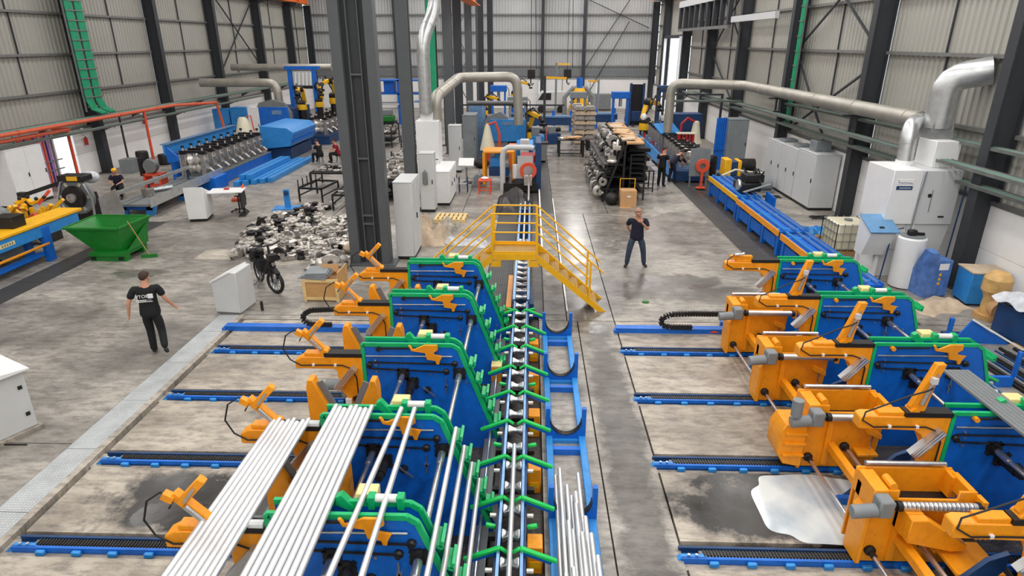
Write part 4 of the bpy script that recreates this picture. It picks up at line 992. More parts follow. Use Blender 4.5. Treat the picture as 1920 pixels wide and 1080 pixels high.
MB().box(-.7, .7, 0, 6.0, .42, .5).build('table_plate', 'midgrey', t); MB().bar((.75, 0, .55), (.75, 6, .62), .03, .35).build('side_sheet', 'galv', t)
for y in (.4, 2.8, 5.4):
    MB().box(-.6, .6, y - .08, y + .08, .2, .42).build('cross_beam', 'blue', t); MB().prism([(.3, 0), (.6, 0), (.75, .42), (.4, .42)], 'y', y - .08, y + .08).build('leg', 'lblue', t); MB().box(-.6, -.4, y - .08, y + .08, 0, .3).build('leg', 'lblue', t)
MB().box(-.25, .1, 1.2, 1.5, .5, .8).build('guide_block', 'cast', t); MB().cyl((-.3, 2.0, .62), (.2, 2.6, .62), .1, 10).build('roll', 'steel', t)
t = thing('square_tube', 'long grey tube entering the forming stands from the left', 'tube', (-15.2, 22.6, 1.0)); MB().bar((0, 0, 0), (0, 6.4, 0), .12, .12).build('tube', 'galv', t); MB().bar((0, 2.0, -.06), (0, 2.0, -1.0), .06, .06).build('stand', 'dblue', t); MB().bar((0, 5.0, -.06), (0, 5.0, -1.0), .06, .06).build('stand', 'dblue', t)
t = thing('strip_feeder', 'small red framed feeder with a round motor near the forming stands', 'machine', (-17.2, 28.3, 0))
MB().box(-.3, .5, -.3, .3, 0, .08).build('base', 'redor', t)
for x in (-.25, .45): MB().box(x - .04, x + .04, -.3, .3, .08, .6).build('frame_post', 'redor', t)
MB().box(-.3, .5, -.3, .3, .55, .62).build('frame_top', 'redor', t); MB().lathe([(.3, -.15), (.34, 0), (.3, .15)], (0, 0, .95), 'y', 16).build('motor', 'midgrey', t); MB().cyl((-.45, 0, .5), (-.45, 0, 1.3), .12, 10).build('coil', 'castd', t)
for k, (y, m, h) in enumerate([(31.6, 'midgrey', .7), (32.4, 'castd', .95), (33.9, 'black', .55)]):
    b = MB().lathe([(.26, 0), (.3, .05), (.3, h * .9), (.27, h)], (0, 0, 0), 'z', 12) if k else MB().box(-.3, .3, -.35, .35, 0, h)
    one(['waste_bin', 'oil_drum', 'waste_bin'][k], ['grey bin at the left wall column foot', 'dark drum beside the grey bin at the left wall', 'small black bin alone against the left white wall'][k], 'bin', m, b, (-20.3 + .25 * k, y, 0))
# wall signs (fire extinguishers)
for k, (y, z) in enumerate([(29.9 + .9, 1.5), (35.9, 1.9)]):
    t = thing('fire_extinguisher', ['red extinguisher on the wall right of the bright doorway', 'red extinguisher high on the wall near the red pipe'][k], 'extinguisher', (-21.68, y, z)); MB().cyl((0, 0, 0), (0, 0, .34), .08, 10).build('bottle', 'red', t); MB().cyl((0, 0, .34), (0, 0, .4), .03, 8).build('valve', 'black', t); MB().box(-.09, -.07, -.1, .1, .5, .8).build('sign', 'paper', t)

# roll forming line on the left
t = thing('back_panel', 'long blue channel panel behind the forming stands', 'panel', (-16.0, 27.6, 0))
MB().box(-.1, .0, 0, 7.0, 1.55, 1.98).build('beam', 'lblue', t, .01); MB().box(-.2, .1, 0, 7.0, 1.98, 2.02).build('top_flange', 'steelblue', t)
MB().box(-.1, .1, .4, .8, 0, 1.55).build('post', 'blue', t); MB().box(-.1, .1, 6.0, 6.4, 0, 1.55).build('post', 'blue', t); MB().prism([(0, 1.95), (.5, 1.5), (.5, 1.3), (0, 1.2)], 'y', 0, .06).build('end_gusset', 'blue', t)
t = thing('forming_bed', 'blue base bed under the row of forming stands', 'machine bed', (-15.1, 27.6, 0)); MB().box(-.7, .75, 0, 7.4, 0, .5).build('bed', 'blue', t, .02); MB().box(.75, 1.1, 0, 1.2, 0, .55).build('end_box', 'blue', t, .01); MB().box(-.7, .75, 0, 7.4, .5, .54).build('bed_plate', 'midgrey', t)
proto = None
for k in range(9):
    y = 28.2 + k * .76
    lb = '%s forming stand in the left roll forming line counted from the camera' % NTH[k]
    if proto is None:
        t = thing('forming_stand', lb, 'forming stand', (-15.1, y, .54), 0, 'forming stands')
        for x in (-.45, .42):
            MB().box(x - .12, x + .12, -.12, .12, 0, .98).build('housing', 'cast', t, .02); MB().box(x - .15, x + .15, -.15, .15, .98, 1.04).build('cap', 'castd', t)
            MB().cyl((x, 0, 1.0), (x, 0, 1.3), .04, 8).build('screw', 'cast2', t); MB().cyl((x, 0, 1.25), (x, 0, 1.34), .07, 10).build('wheel', 'black', t)
        MB().box(-.6, .56, -.07, .07, 1.02, 1.12).build('crosshead', 'castd', t)
        for z in (.35, .72):
            MB().lathe([(.06, -.4), (.1, -.3), (.24, -.2), (.16, -.02), (.16, .02), (.24, .2), (.1, .3), (.06, .45)], (0, 0, z), 'x', 16).build('roll', 'cast2', t)
            MB().cyl((.5, 0, z), (.66, 0, z), .1, 12).build('bearing_cap', 'steel', t)
        MB().cyl((.66, 0, .35), (.85, -.05, .2), .05, 8).build('spindle', 'cast2', t)
        proto = t
    else: copy_tree(proto, None, (-15.1, y, .54), 0, lb)
t = thing('mill_cover', 'bright blue ribbed cover box after the forming stands', 'machine cover', (-13.9, 35.4, 0))
MB().prism([(-1.1, .6), (.5, .75), (.75, 1.5), (.4, 1.75), (-1.1, 1.85)], 'y', 0, 4.0).build('cover', 'lblue', t, .02)
for z in (1.0, 1.3): MB().box(.58, .74, .05, 3.95, z, z + .05).build('rib', 'blue', t)
MB().box(-1.0, .4, .3, 3.8, 0, .62).build('base', 'dblue', t)
for k in range(5):
    o = MB().box(-.12, .12, 0, 6.2 - .3 * (k % 2), 0, .22); x = -13.5 + k * .3
    one('steel_beam', '%s blue box beam from the mill in the stack on the floor left of the tables' % NTH[k], 'beam', 'lblue', o, (x, 28.4 + .25 * k, .0 + (.0)), 'blue floor beams', 0, .01)
for k in range(2):
    one('steel_beam', ['upper left blue box beam on top of the floor beams', 'upper right blue box beam on top of the floor beams'][k], 'beam', 'lblue', MB().box(-.12, .12, 0, 5.2, 0, .22), (-13.4 + k * .3, 28.9, .225), 'blue floor beams', 0, .01)
# second set of stands beyond
for k in range(6):
    copy_tree(proto, None, (-13.7, 41.6 + k * 1.1, .54), 0, '%s forming stand of the rear left group beyond the blue cover' % NTH[k], 'rear forming stands')
one('forming_bed', 'dark base bed under the rear left forming stands', 'machine bed', 'dblue', MB().box(-.7, .75, 0, 7, 0, .54), (-13.7, 41.1, 0))
def robot(label, x, y, rz, sc=1.0, base=.6):
    t = thing('robot_arm', label, 'robot', (x, y, 0), rz); t.scale = (sc,) * 3
    MB().lathe([(.4, 0), (.4, .1), (.28, .2), (.28, base)], (0, 0, 0), 'z', 16).build('pedestal', 'castd', t)
    MB().lathe([(.34, 0), (.36, .1), (.32, .4)], (0, 0, base), 'z', 16).build('turret', 'robot', t)
    MB().cyl((-.25, 0, base + .5), (.25, 0, base + .5), .26, 14).build('shoulder', 'castd', t)
    MB().bar((.22, 0, base + .5), (.22, -.5, base + 1.6), .16, .3, (1, 0, 0)).build('lower_arm', 'robot', t, .03)
    MB().cyl((-.1, -.5, base + 1.6), (.3, -.5, base + 1.6), .24, 14).build('elbow', 'black', t)
    MB().bar((0, -.3, base + 1.65), (0, -1.5, base + 1.45), .22, .26).build('forearm', 'robot', t, .03)
    MB().cyl((0, -1.5, base + 1.45), (0, -1.75, base + 1.2), .12, 12).build('wrist', 'black', t); MB().box(-.2, .2, -1.95, -1.65, base + .95, base + 1.1).build('gripper', 'castd', t)
    MB().tube([(.1, 0, base + .6), (-.25, -.3, base + 1.6), (-.1, -.9, base + 1.95), (0, -1.4, base + 1.6)], .05, 8).build('hose_pack', 'black', t)
    MB().sphere((0, .12, base + .75), .2, 10, 6, (1, .8, 1.2)).build('motor_cover', 'paper', t)
    return t
robot('leftmost of three yellow robot arms beside the tall blue rack', -15.0, 42.6, R(10), .85, 2.4)
robot('middle one of three yellow robot arms beside the tall blue rack', -14.2, 43.6, R(25), .85, 2.5)
robot('rightmost of three yellow robot arms beside the tall blue rack', -13.4, 44.4, R(-10), .95, 2.4)
robot('yellow robot arm in the middle beside the pale downpipe', -.3, 36.6, R(35), .9, 1.2)
robot('yellow robot arm at the rear of the right mill line', 7.6, 44, R(140), 1.1, .6)
robot('small yellow robot arm far back beside the blue tower', -3.4, 47, R(60), .8, 1.6)
t = thing('blue_rack', 'tall blue steel portal with white gauge tubes behind the left mill', 'rack', (-15.9, 43.5, 0))
for x in (0, 1.6): MB().box(x - .12, x + .12, -.12, .12, 0, 4.5).build('post', 'blue', t)
MB().box(-.3, 2.0, -.15, .15, 4.5, 4.7).build('beam', 'blue', t); MB().box(.1, 1.6, -.1, .2, 3.3, 3.5).build('shelf', 'black', t)
for k in range(5): MB().cyl((.35 + k * .25, -.1, 3.5), (.42 + k * .25, -.1, 4.3), .07, 8).build('gauge_tube', 'paper', t); 
MB().box(.2, 1.7, -.05, 0, 3.5, 4.4).build('back_board', 'cabgrey', t)
cabinet('left of two blue cabinets at the rear left wall', -20.6, 43.2, 1.1, .8, 2.0, 'lblue', 1, name='blue_cabinet', grp='rear left blue cabinets')
cabinet('right of two blue cabinets at the rear left wall', -19.4, 43.2, 1.1, .8, 2.1, 'lblue', 1, name='blue_cabinet', grp='rear left blue cabinets')
cabinet('tall white cabinet between the cream cone and the rounded blue machine', -17.6, 41.2, .7, .6, 2.3, 'white', 1)
t = thing('weld_cabin', 'rounded blue and grey welding machine behind the left mill cover', 'machine', (-16.3, 41.0, 0))
MB().prism([(-1.2, 0), (-1.2, 2.1), (-.9, 2.6), (-.1, 2.8), (.7, 2.6), (1.1, 2.0), (1.1, 0)], 'y', 0, .25).build('end_cap', 'midgrey', t)
MB().box(-.95, .95, -.06, .0, 1.15, 2.35).build('front_panel', 'blue', t, .02); MB().box(-.1, .5, -.08, -.06, 1.9, 2.15).build('plate', 'steelblue', t); MB().box(-1.2, 1.1, .25, 3.6, 0, 2.2).build('body', 'dblue', t)
one('orange_bin', 'square orange bin in front of the rounded blue machine', 'bin', 'craneor', MB().box(-.5, .5, -.3, .3, 0, 1.25), (-16.0, 39.2, 0), bevel=.02)
t = thing('hopper_cone', 'cream cone shaped strip accumulator beside the left mill', 'hopper', (-17.2, 38.4, 0)); MB().lathe([(.6, .7), (.28, 1.9), (.2, 2.0)], (0, 0, 0), 'z', 16).build('cone', 'ibc', t); MB().cyl((0, 0, 0), (0, 0, .7), .2, 10).build('stand', 'midgrey', t); MB().tube([(.2, 0, 2.0), (.5, 0, 2.1), (.6, 0, 1.2)], .04, 8).build('arm', 'redor', t)

# console, chair, stand, green skip, broom
t = thing('control_console', 'white sloped control console with attached desk in the left aisle', 'console', (-12.3, 22.9, 0), R(12))
MB().prism([(-.55, .1), (.45, .1), (.45, .92), (.2, 1.0), (-.55, 1.28)], 'x', -.38, .28).build('body', 'white', t, .012); MB().box(-.34, .24, -.5, .4, 0, .1).build('plinth', 'black', t)
MB().box(.28, 1.5, -.1, .75, .92, .96).build('desk_top', 'white', t, .005); MB().box(1.38, 1.44, -.05, .7, .3, .92).build('desk_leg', 'black', t); MB().box(1.25, 1.5, -.05, .7, 0.0, .04).build('desk_foot', 'black', t); MB().box(1.38, 1.44, .3, .36, .04, .3).build('desk_leg', 'black', t)
for k in range(5): MB().cyl((-.25 + k * .1, -.1, 1.13), (-.25 + k * .1, -.12, 1.17), .02, 8).build('button', 'red' if k == 2 else 'black', t)
one('telephone', 'small red item lying on the white console desk', 'phone', 'red', MB().box(-.09, .09, -.06, .06, 0, .05), (-11.55, 23.5, .962), bevel=.01)
def office_chair(label, x, y, rz, m):
    t = thing('office_chair', label, 'chair', (x, y, 0), rz)
    for k in range(5):
        a = R(72 * k); MB().bar((0, 0, .1), (.3 * math.cos(a), .3 * math.sin(a), .07), .05, .03).build('foot_arm', 'black', t); MB().sphere((.3 * math.cos(a), .3 * math.sin(a), .035), .035, 8, 6).build('castor', 'black', t)
    MB().cyl((0, 0, .08), (0, 0, .44), .03, 10).build('gas_lift', 'black', t); MB().box(-.24, .24, -.24, .24, .44, .53).build('seat', m, t, .03)
    MB().box(-.22, .22, .2, .27, .58, 1.05).build('backrest', m, t, .03); MB().box(-.04, .04, .22, .29, .45, .65).build('back_stem', 'black', t)
    for s in (-1, 1): MB().box(s * .27 - .025, s * .27 + .025, -.1, .15, .66, .7).build('armrest', 'black', t); MB().box(s * .27 - .02, s * .27 + .02, .0, .05, .46, .66).build('arm_post', 'black', t)
office_chair('red and black swivel chair beside the white console', -11.35, 23.9, R(-70), 'redor')
office_chair('black swivel chair at the black table in the far aisle', 3.4, 36.6, R(120), 'black')
t = thing('pipe_stand', 'small light blue steel stand on the floor left of the roll pile', 'stand', (-9.7, 24.5, 0), R(10))
MB().box(-.5, .5, -.3, .3, 0, .04).build('foot', 'lblue', t); MB().box(-.5, -.4, -.5, .4, 0, .05).build('foot_bar', 'lblue', t); MB().box(-.08, .14, -.05, .05, .04, .75).build('post', 'lblue', t); MB().lathe([(.09, -.04), (.09, .04)], (.03, -.06, .62), 'y', 10).build('socket', 'dblue', t)
# green skip
t = thing('tipping_skip', 'open green steel tipping skip on fork pockets', 'skip', (-12.9, 18.4, 0))
def skip():
    o = [(-.95, -.62), (.72, -.62), (.72, .95), (-.95, .95)]; h = 1.03
    top = [(-.95, -.62, h), (.7, -.62, h), (.8, .9, h), (-.95, .9, h)]; bot = [(-.25, -.45, .28), (.55, -.45, .28), (.62, .6, .28), (-.25, .6, .28)]
    b = MB(); th = .03
    for i in range(4):
        j = (i + 1) % 4; ti, tj, bi, bj = V(top[i]), V(top[j]), V(bot[i]), V(bot[j])
        n = (tj - ti).cross(bi - ti).normalized() * th
        b.add([bi, bj, tj, ti, bi + n, bj + n, tj + n, ti + n], [(0, 1, 2, 3), (7, 6, 5, 4), (0, 4, 5, 1), (1, 5, 6, 2), (2, 6, 7, 3), (3, 7, 4, 0)])
    b.add([bot[0], bot[1], bot[2], bot[3]], [(0, 1, 2, 3)])
    b.build('hopper', 'bingreen', t)
    for i in range(4):
        p, q = V(top[i]), V(top[(i + 1) % 4]); MB().bar(p, q, .07, .06).build('rim', 'bingreen', t)
    MB().prism([(-.5, .28), (.6, .28), (.75, .9)], 'x', .74, .77).build('side_plate', 'bingreen', t)
skip()
MB().box(-.4, .72, -.55, -.35, 0, .16).build('fork_pocket', 'bingreen', t); MB().box(-.4, .72, .35, .55, 0, .16).build('fork_pocket', 'bingreen', t); MB().box(-.38, .7, -.6, .6, .16, .28).build('base_frame', 'bingreen', t)
for x in (-.3, .55): MB().box(x - .08, x + .08, -.56, -.54, .03, .13).build('pocket_mouth', 'black', t)
t = thing('broom', 'broom with green head leaning on the green skip', 'broom', (-11.72, 18.25, 0), R(20)); MB().bar((-.22, 0, .05), (.22, 0, .05), .07, .1).build('head', 'bingreen', t); MB().cyl((0, 0, .1), (-.42, .12, 1.15), .012, 8).build('handle', 'wood', t)
t = thing('waste_drum', 'white bucket with red rag under the end of the blue bench', 'bucket', (-14.1, 19.4, 0)); MB().lathe([(.14, 0), (.18, .38), (.17, .4)], (0, 0, 0), 'z', 14).build('pail', 'white', t); MB().sphere((0, 0, .4), .14, 8, 5, (1, 1, .4)).build('rag', 'red', t)
# controls near bottom left, desk, crate, bike, post
t = thing('control_desk', 'white control pedestal cut by the left frame edge', 'console', (-8.95, 8.75, 0), R(-28))
MB().box(-.55, .3, -.6, .55, .06, 1.14).build('body', 'cabgrey', t, .01); MB().prism([(-.7, 1.12), (.62, 1.12), (.62, 1.16), (-.7, 1.3)], 'x', -.65, .42).build('top_panel', 'white', t, .01)
MB().box(-.62, .38, -.66, .6, 0, .06).build('plinth', 'curb', t)
for k in range(4): MB().cyl((.15 - .12 * k, .2 - .12 * k, 1.2), (.15 - .12 * k, .2 - .12 * k, 1.235), .02, 8).build('button', 'redor' if k % 2 else 'black', t)
for z in (.3, .8): MB().box(.3, .32, .42, .48, z, z + .06).build('hinge', 'black', t)
t = thing('control_desk', 'grey sloped control cabinet beside the drain cover in front of the bicycle', 'console', (-7.3, 14.3, 0), R(-6)); t.scale = (.78, .85, .95)
MB().prism([(-.42, .04), (.42, .04), (.42, 1.12), (.25, 1.14), (-.42, .86)], 'y', -.35, .5).build('body', 'cabgrey', t, .012)
MB().prism([(-.46, .87), (-.44, .83), (.26, 1.13), (.24, 1.17)], 'y', -.38, .53).build('desk_lid', 'white', t, .004); MB().box(-.4, .4, -.33, .48, 0, .04).build('plinth', 'midgrey', t)
for z in (.15, .65): MB().box(-.44, -.42, -.2, -.14, z, z + .08).build('hinge', 'black', t)
one('floor_post', 'short dark steel post standing in the floor left of the crate', 'post', 'dark', MB().cyl((0, 0, 0), (0, 0, .24), .035, 10), (-6.6, 14.25, 0))
one('loose_bar', 'thin dark steel bar lying in the left aisle near the control pedestal', 'bar', 'dark', MB().bar((-.6, 0, .012), (.25, 0.02, .012), .02, .02), (-8.5, 8.55, 0))
t = thing('wooden_crate', 'open plywood crate carrying grey steel sheets', 'crate', (-5.3, 15.2, 0), R(-1))
MB().box(-.46, .46, -.32, -.29, .04, .6).build('front_panel', 'wood', t); MB().box(-.46, .46, .42, .45, .04, .6).build('rear_panel', 'wood', t)
for s in (-1, 1): MB().box(s * .46 - .015, s * .46 + .015, -.32, .45, .04, .6 if s < 0 else .78).build('side_panel', 'wood', t)
for x in (-.42, .42): MB().box(x - .04, x + .04, -.35, -.32, .0, .6).build('batten', 'palletw', t)
for z in (.04, .52): MB().box(-.38, .38, -.35, -.32, z, z + .07).build('batten', 'palletw', t)
MB().box(-.45, .45, -.3, .44, 0, .04).build('floor_board', 'wood', t); MB().box(-.44, .44, -.28, .42, .04, .45).build('packing', 'card', t)
for k in range(5):
    o = MB().box(-.42 + .03 * k, .3 - .02 * k, -.3, .3, 0, .022); one('steel_sheet', '%s grey steel sheet from the bottom on the plywood crate' % NTH[k], 'sheet', 'midgrey' if k % 2 else 'gear', o, (-5.42 + .03 * (k % 2), 15.15 + .03 * k, .602 + k * .024), 'sheets on the crate', R(3 * (k - 2)))
one('cardboard_flap', 'small brown cardboard piece on the steel sheets of the crate', 'cardboard', 'card', MB().cbox((0, 0, .1), (.45, .02, .2), rx=R(-12)), (-5.2, 15.45, .61))
def wheel(t, c, ax, r):
    n = 20
    def tor(rr, rad, m, nm):
        b = MB(); prof = [(rr + rad * math.cos(R(60 * k)), rad * math.sin(R(60 * k))) for k in range(6)]
        b.lathe(prof, (0, 0, 0), 'y', 24, True); b.xform(M4.Translation(c) @ M4.Rotation(ax, 4, 'Z')); return b.build(nm, m, t)
    tor(r - .035, .04, 'black', 'tyre'); tor(r - .08, .012, 'steel', 'rim')
    b = MB()
    for k in range(10):
        a = R(36 * k); b.bar((0, 0, 0), ((r - .08) * math.cos(a), 0, (r - .08) * math.sin(a)), .014, .014, (0, 1, 0))
    b.cyl((0, -.05, 0), (0, .05, 0), .045, 10); b.xform(M4.Translation(c) @ M4.Rotation(ax, 4, 'Z')); b.build('spokes', 'midgrey', t)
t = thing('electric_bicycle', 'black fat tyred electric bicycle parked beside the crate', 'bicycle', (-7.08, 15.85, 0), R(-48)); t.scale = (1.18,) * 3
wheel(t, (.52, 0, .27), R(18), .27); wheel(t, (-.5, 0, .27), 0, .27)
MB().bar((-.5, 0, .3), (.0, 0, .38), .06, .06).build('chainstay', 'tblack', t); MB().bar((.0, 0, .36), (.4, 0, .75), .1, .1).build('main_tube', 'tblack', t); MB().bar((-.12, 0, .34), (-.2, 0, .8), .05, .05).build('seat_post', 'tblack', t)
MB().bar((.52, .06, .27), (.42, .05, .78), .03, .04).build('fork', 'black', t); MB().bar((.52, -.06, .27), (.42, -.05, .78), .03, .04).build('fork', 'black', t)
MB().bar((.42, 0, .74), (.34, 0, 1.08), .04, .04).build('stem', 'black', t); MB().tube([(.26, -.3, 1.1), (.36, -.1, 1.08), (.36, .1, 1.08), (.26, .3, 1.1)], .018, 8).build('handlebar', 'black', t)
MB().sphere((-.24, 0, .84), .13, 10, 6, (1.2, .7, .45)).build('saddle', 'black', t); MB().box(-.72, -.3, -.1, .1, .6, .64).build('carrier', 'black', t); MB().box(-.42, -.1, -.08, .08, .36, .62).build('battery_box', 'tblack', t)
MB().box(-.62, -.32, -.13, .13, .64, .8).build('luggage_bag', 'tblack', t, .03); MB().box(.44, .62, -.1, .1, .78, .92).build('front_basket', 'black', t); MB().cyl((.5, 0, .7), (.56, 0, .7), .04, 10).build('headlamp', 'steel', t)
MB().prism([(.28, .54), (.3, .58), (.52, .62), (.76, .54), (.74, .5), (.52, .57)], 'y', -.05, .05).build('mudguard', 'black', t)
MB().bar((-.1, -.04, .33), (-.05, -.22, .01), .02, .02).build('kick_stand', 'midgrey', t); MB().bar((0, -.1, .32), (.1, -.14, .25), .03, .03).build('pedal', 'dark', t)

# ------------------------------------------------------------------ heaps of forming rolls
def roll_mesh(kind):
    b = MB()
    if kind == 0: b.lathe([(.05, 0), (.15, 0), (.16, .03), (.11, .07), (.16, .11), (.15, .14), (.05, .14)], (0, 0, 0), 'z', 12, True)
    elif kind == 1: b.lathe([(.06, 0), (.12, 0), (.13, .08), (.1, .12), (.06, .12)], (0, 0, 0), 'z', 12, True)
    elif kind == 2: b.lathe([(.07, 0), (.19, 0), (.2, .02), (.2, .05), (.12, .09), (.07, .09)], (0, 0, 0), 'z', 14, True)
    elif kind == 3: b.lathe([(.04, 0), (.1, 0), (.1, .05), (.07, .09), (.07, .14), (.1, .18), (.1, .22), (.04, .22)], (0, 0, 0), 'z', 12, True)
    else: b.cbox((0, 0, .06), (.32, .16, .1)).cyl((-.1, 0, .1), (-.1, 0, .18), .05, 8).cyl((.1, 0, .1), (.1, 0, .18), .05, 8)
    return b
RM = {}
for k in range(5):
    for m in ('cast', 'cast2', 'castd'):
        o = roll_mesh(k).build('forming_roll', m); RM[(k, m)] = o.data; bpy.data.objects.remove(o)
rp = random.Random(11)
def rolls(n, fn, label, grp, ms=('cast', 'cast2', 'cast', 'castd'), smin=.8, smax=1.35, parent=None, name='forming_roll', tilt=.2):
    for i in range(n):
        p = fn(i)
        if p is None: continue
        k = rp.choice((0, 0, 1, 2, 2, 3, 4)); m = rp.choice(ms)
        o = bpy.data.objects.new(name, RM[(k, m)]); COL.objects.link(o); o.location = p
        s = rp.uniform(smin, smax); o.scale = (s, s, s)
        if rp.random() < tilt: o.rotation_euler = (R(90), 0, rp.uniform(0, 6.28)); o.location.z += .12 * s
        else: o.rotation_euler = (0, 0, rp.uniform(0, 6.28))
        if parent: o.parent = parent
        else: o['label'] = label; o['category'] = 'forming roll'; o['group'] = grp
pl = []
def rolls_stuff(pts, label, grp_cat, ms='cast', tilt=.2, smin=.8, smax=1.3):
    b = MB()
    for p in pts:
        k = rp.choice((0, 0, 1, 2, 3, 4)); sc = rp.uniform(smin, smax); q = roll_mesh(k)
        m = M4.Translation(V(p) + V((0, 0, .12 * sc)) if rp.random() < tilt else V(p)) @ (M4.Rotation(rp.uniform(0, 6.28), 4, 'Z')) @ (M4.Rotation(R(90) if tilt and rp.random() < tilt else 0, 4, 'X')) @ M4.Scale(sc, 4)
        q.xform(m); b.add(q.v, q.f)
    o = b.build('forming_roll_pile', ms); o['kind'] = 'stuff'; o['label'] = label; o['category'] = 'forming rolls'
def in_heap(x, y):
    # outline of the heap on the floor
    if not (18.1 < y < 24.6): return False
    xl = -9.9 + .9 * abs(y - 21.2) / 3; xr = -5.35 if y < 21 else -6.2
    return xl < x < xr
tries = 0
while len(pl) < 330 and tries < 20000:
    tries += 1; x = rp.uniform(-10, -5.85); y = rp.uniform(18.1, 24.6)
    if y > 22.6 and x > -8.0: continue
    if in_heap(x, y) and all((x - a) ** 2 + (y - b) ** 2 > .2 ** 2 for a, b, c in pl): pl.append((x, y, 0.003))
pl.sort(key=lambda q: q[1])
rolls_stuff(pl[150::2], 'smaller bright rolls mixed into the rear of the spread heap', '', 'cast2'); rolls_stuff(pl[151::2], 'smaller dark rolls mixed into the rear of the spread heap', '', 'castd')
pl2 = [(a + rp.uniform(-.15, .15), b + rp.uniform(-.15, .15), .12) for a, b, c in pl[::2]]
rolls_stuff(pl2, 'bright loose rolls strewn on top over the whole spread heap', '', 'cast2', tilt=0, smin=.5, smax=.9)
pl = pl[:150]
rolls(len(pl), lambda i: pl[i], 'grey steel forming roll lying in the spread heap left of the big column', 'forming rolls on the floor')
up = [(pl[i][0] + .1, pl[i][1] + .1, .2) for i in range(0, len(pl), 7)]
rolls(len(up), lambda i: up[i], 'forming roll lying on top of others in the spread heap left of the big column', 'upper forming rolls in the floor heap', tilt=0)
fr = [(-6.35 + .27 * (k % 4), 17.35 + .3 * (k // 4), .003) for k in range(12)]
rolls(12, lambda i: fr[i], 'bright forming roll standing in the small front group behind the crate', 'front forming rolls', ('cast2', 'cast'), 1.2, 1.5, tilt=.5)
for k, (x, y) in enumerate([(-9.6, 18.6), (-7.6, 18.1), (-9.0, 20.4)]):
    one('cardboard_sheet', ['flat white cardboard under the rolls at the left end of the heap', 'flat cardboard under the rolls at the front of the heap', 'flat cardboard between the rolls in the middle of the heap'][k], 'cardboard', 'curb', MB().box(-.7, .7, -.5, .5, 0, .004), (x, y, .0), rz=R(15 * k))
t = thing('rag_sack', 'pale cloth sack slumped behind the big column foot', 'sack', (-5.55, 18.9, 0)); MB().sphere((0, 0, .16), .3, 12, 8, (1.1, .9, .55)).build('sack', 'fabric', t)
# black trestle tables beyond the heap
def open_table(label, x, y, w, d, h, rz=0, pegs=False):
    t = thing('roll_table', label, 'table', (x, y, 0), rz)
    for a in (-1, 1):
        MB().box(-w / 2, w / 2, a * d / 2 - .03, a * d / 2 + .03, h - .08, h).build('rail', 'black', t); MB().box(a * w / 2 - .03, a * w / 2 + .03, -d / 2, d / 2, h - .08, h).build('rail', 'black', t)
        for b in (-1, 1): MB().box(a * (w / 2) - .03, a * (w / 2) + .03, b * d / 2 - .03, b * d / 2 + .03, 0, h - .08).build('leg', 'black', t)
        MB().box(a * w / 2 - .02, a * w / 2 + .02, -d / 2, d / 2, .25, .3).build('brace', 'black', t)
    if pegs:
        for k in range(5): MB().cyl((-w / 2, -d / 2 + d * k / 4, h), (-w / 2, -d / 2 + d * k / 4, h + .3), .025, 8).build('peg', 'black', t)
    return t
open_table('black steel peg table nearest to the heap, mostly empty', -8.95, 26.3, 1.0, 1.6, .62, R(-8), True)
open_table('black steel table right of the peg table, filled with rolls', -7.2, 25.4, 1.1, 2.4, .65)
open_table('black steel table in front of the two seated workers', -8.9, 28.6, 1.8, 1.6, .8)
for tx, ty, nn, zz, w_, d_, l_ in ((-7.2, 25.4, 30, .55, .9, 2.0, 'forming roll packed on the black table right of the peg table'), (-8.9, 28.6, 16, .81, 1.5, 1.3, 'forming roll on the black table in front of the seated workers')):
    MB().box(-w_ / 2, w_ / 2, -d_ / 2, d_ / 2, zz - .03, zz).build('shelf_plate', 'black', [o for o in bpy.data.objects if o.name.startswith('roll_table') and abs(o.location.x - tx) < .01][0])
    q = [(tx - w_ / 2 + .12 + (i % 5) * (w_ - .2) / 4.5, ty - d_ / 2 + .12 + (i // 5) * (d_ - .2) / (nn / 5 - .5), zz + .002) for i in range(nn)]
    rolls(nn, lambda i: q[i], l_, l_ + 's', tilt=0, smin=.7, smax=.95)
# long racks of rolls behind the big column
def rack(label, x, y0, y1, w, levels, m='black'):
    t = thing('roll_rack', label, 'rack', (x, y0, 0)); L = y1 - y0; n = max(2, int(L / 2) + 1)
    for i in range(n):
        y = L * i / (n - 1)
        for a in (-w / 2, w / 2): MB().box(a - .03, a + .03, y - .03, y + .03, 0, levels[-1] + .35).build('post', m, t)
    for z in levels: MB().box(-w / 2, w / 2, 0, L, z - .04, z).build('shelf', m, t)
    return t
rack('black shelf rack of rolls between the big column and the white cabinets', -5.9, 25.6, 33.0, 1.6, (.35, .95))
q = [(-6.55 + (i % 5) * .31, 25.8 + (i // 5) * .3, .96 if (i % 5) != 9 else .4) for i in range(115)]
rolls_stuff(q[55:], 'rolls at the far end of the rack behind the big column', '', 'cast', .35)
rolls(55, lambda i: q[i], 'forming roll on the top shelf of the rack behind the big column', 'rolls on the rack behind the big column', ('cast2', 'cast', 'cast'), .9, 1.2, tilt=.35)
q2 = [(-6.55 + (i % 5) * .31, 25.8, .4) for i in range(5)]
rolls(5, lambda i: q2[i], 'forming roll on the lower shelf end of the rack behind the big column', 'lower shelf rolls', tilt=0)

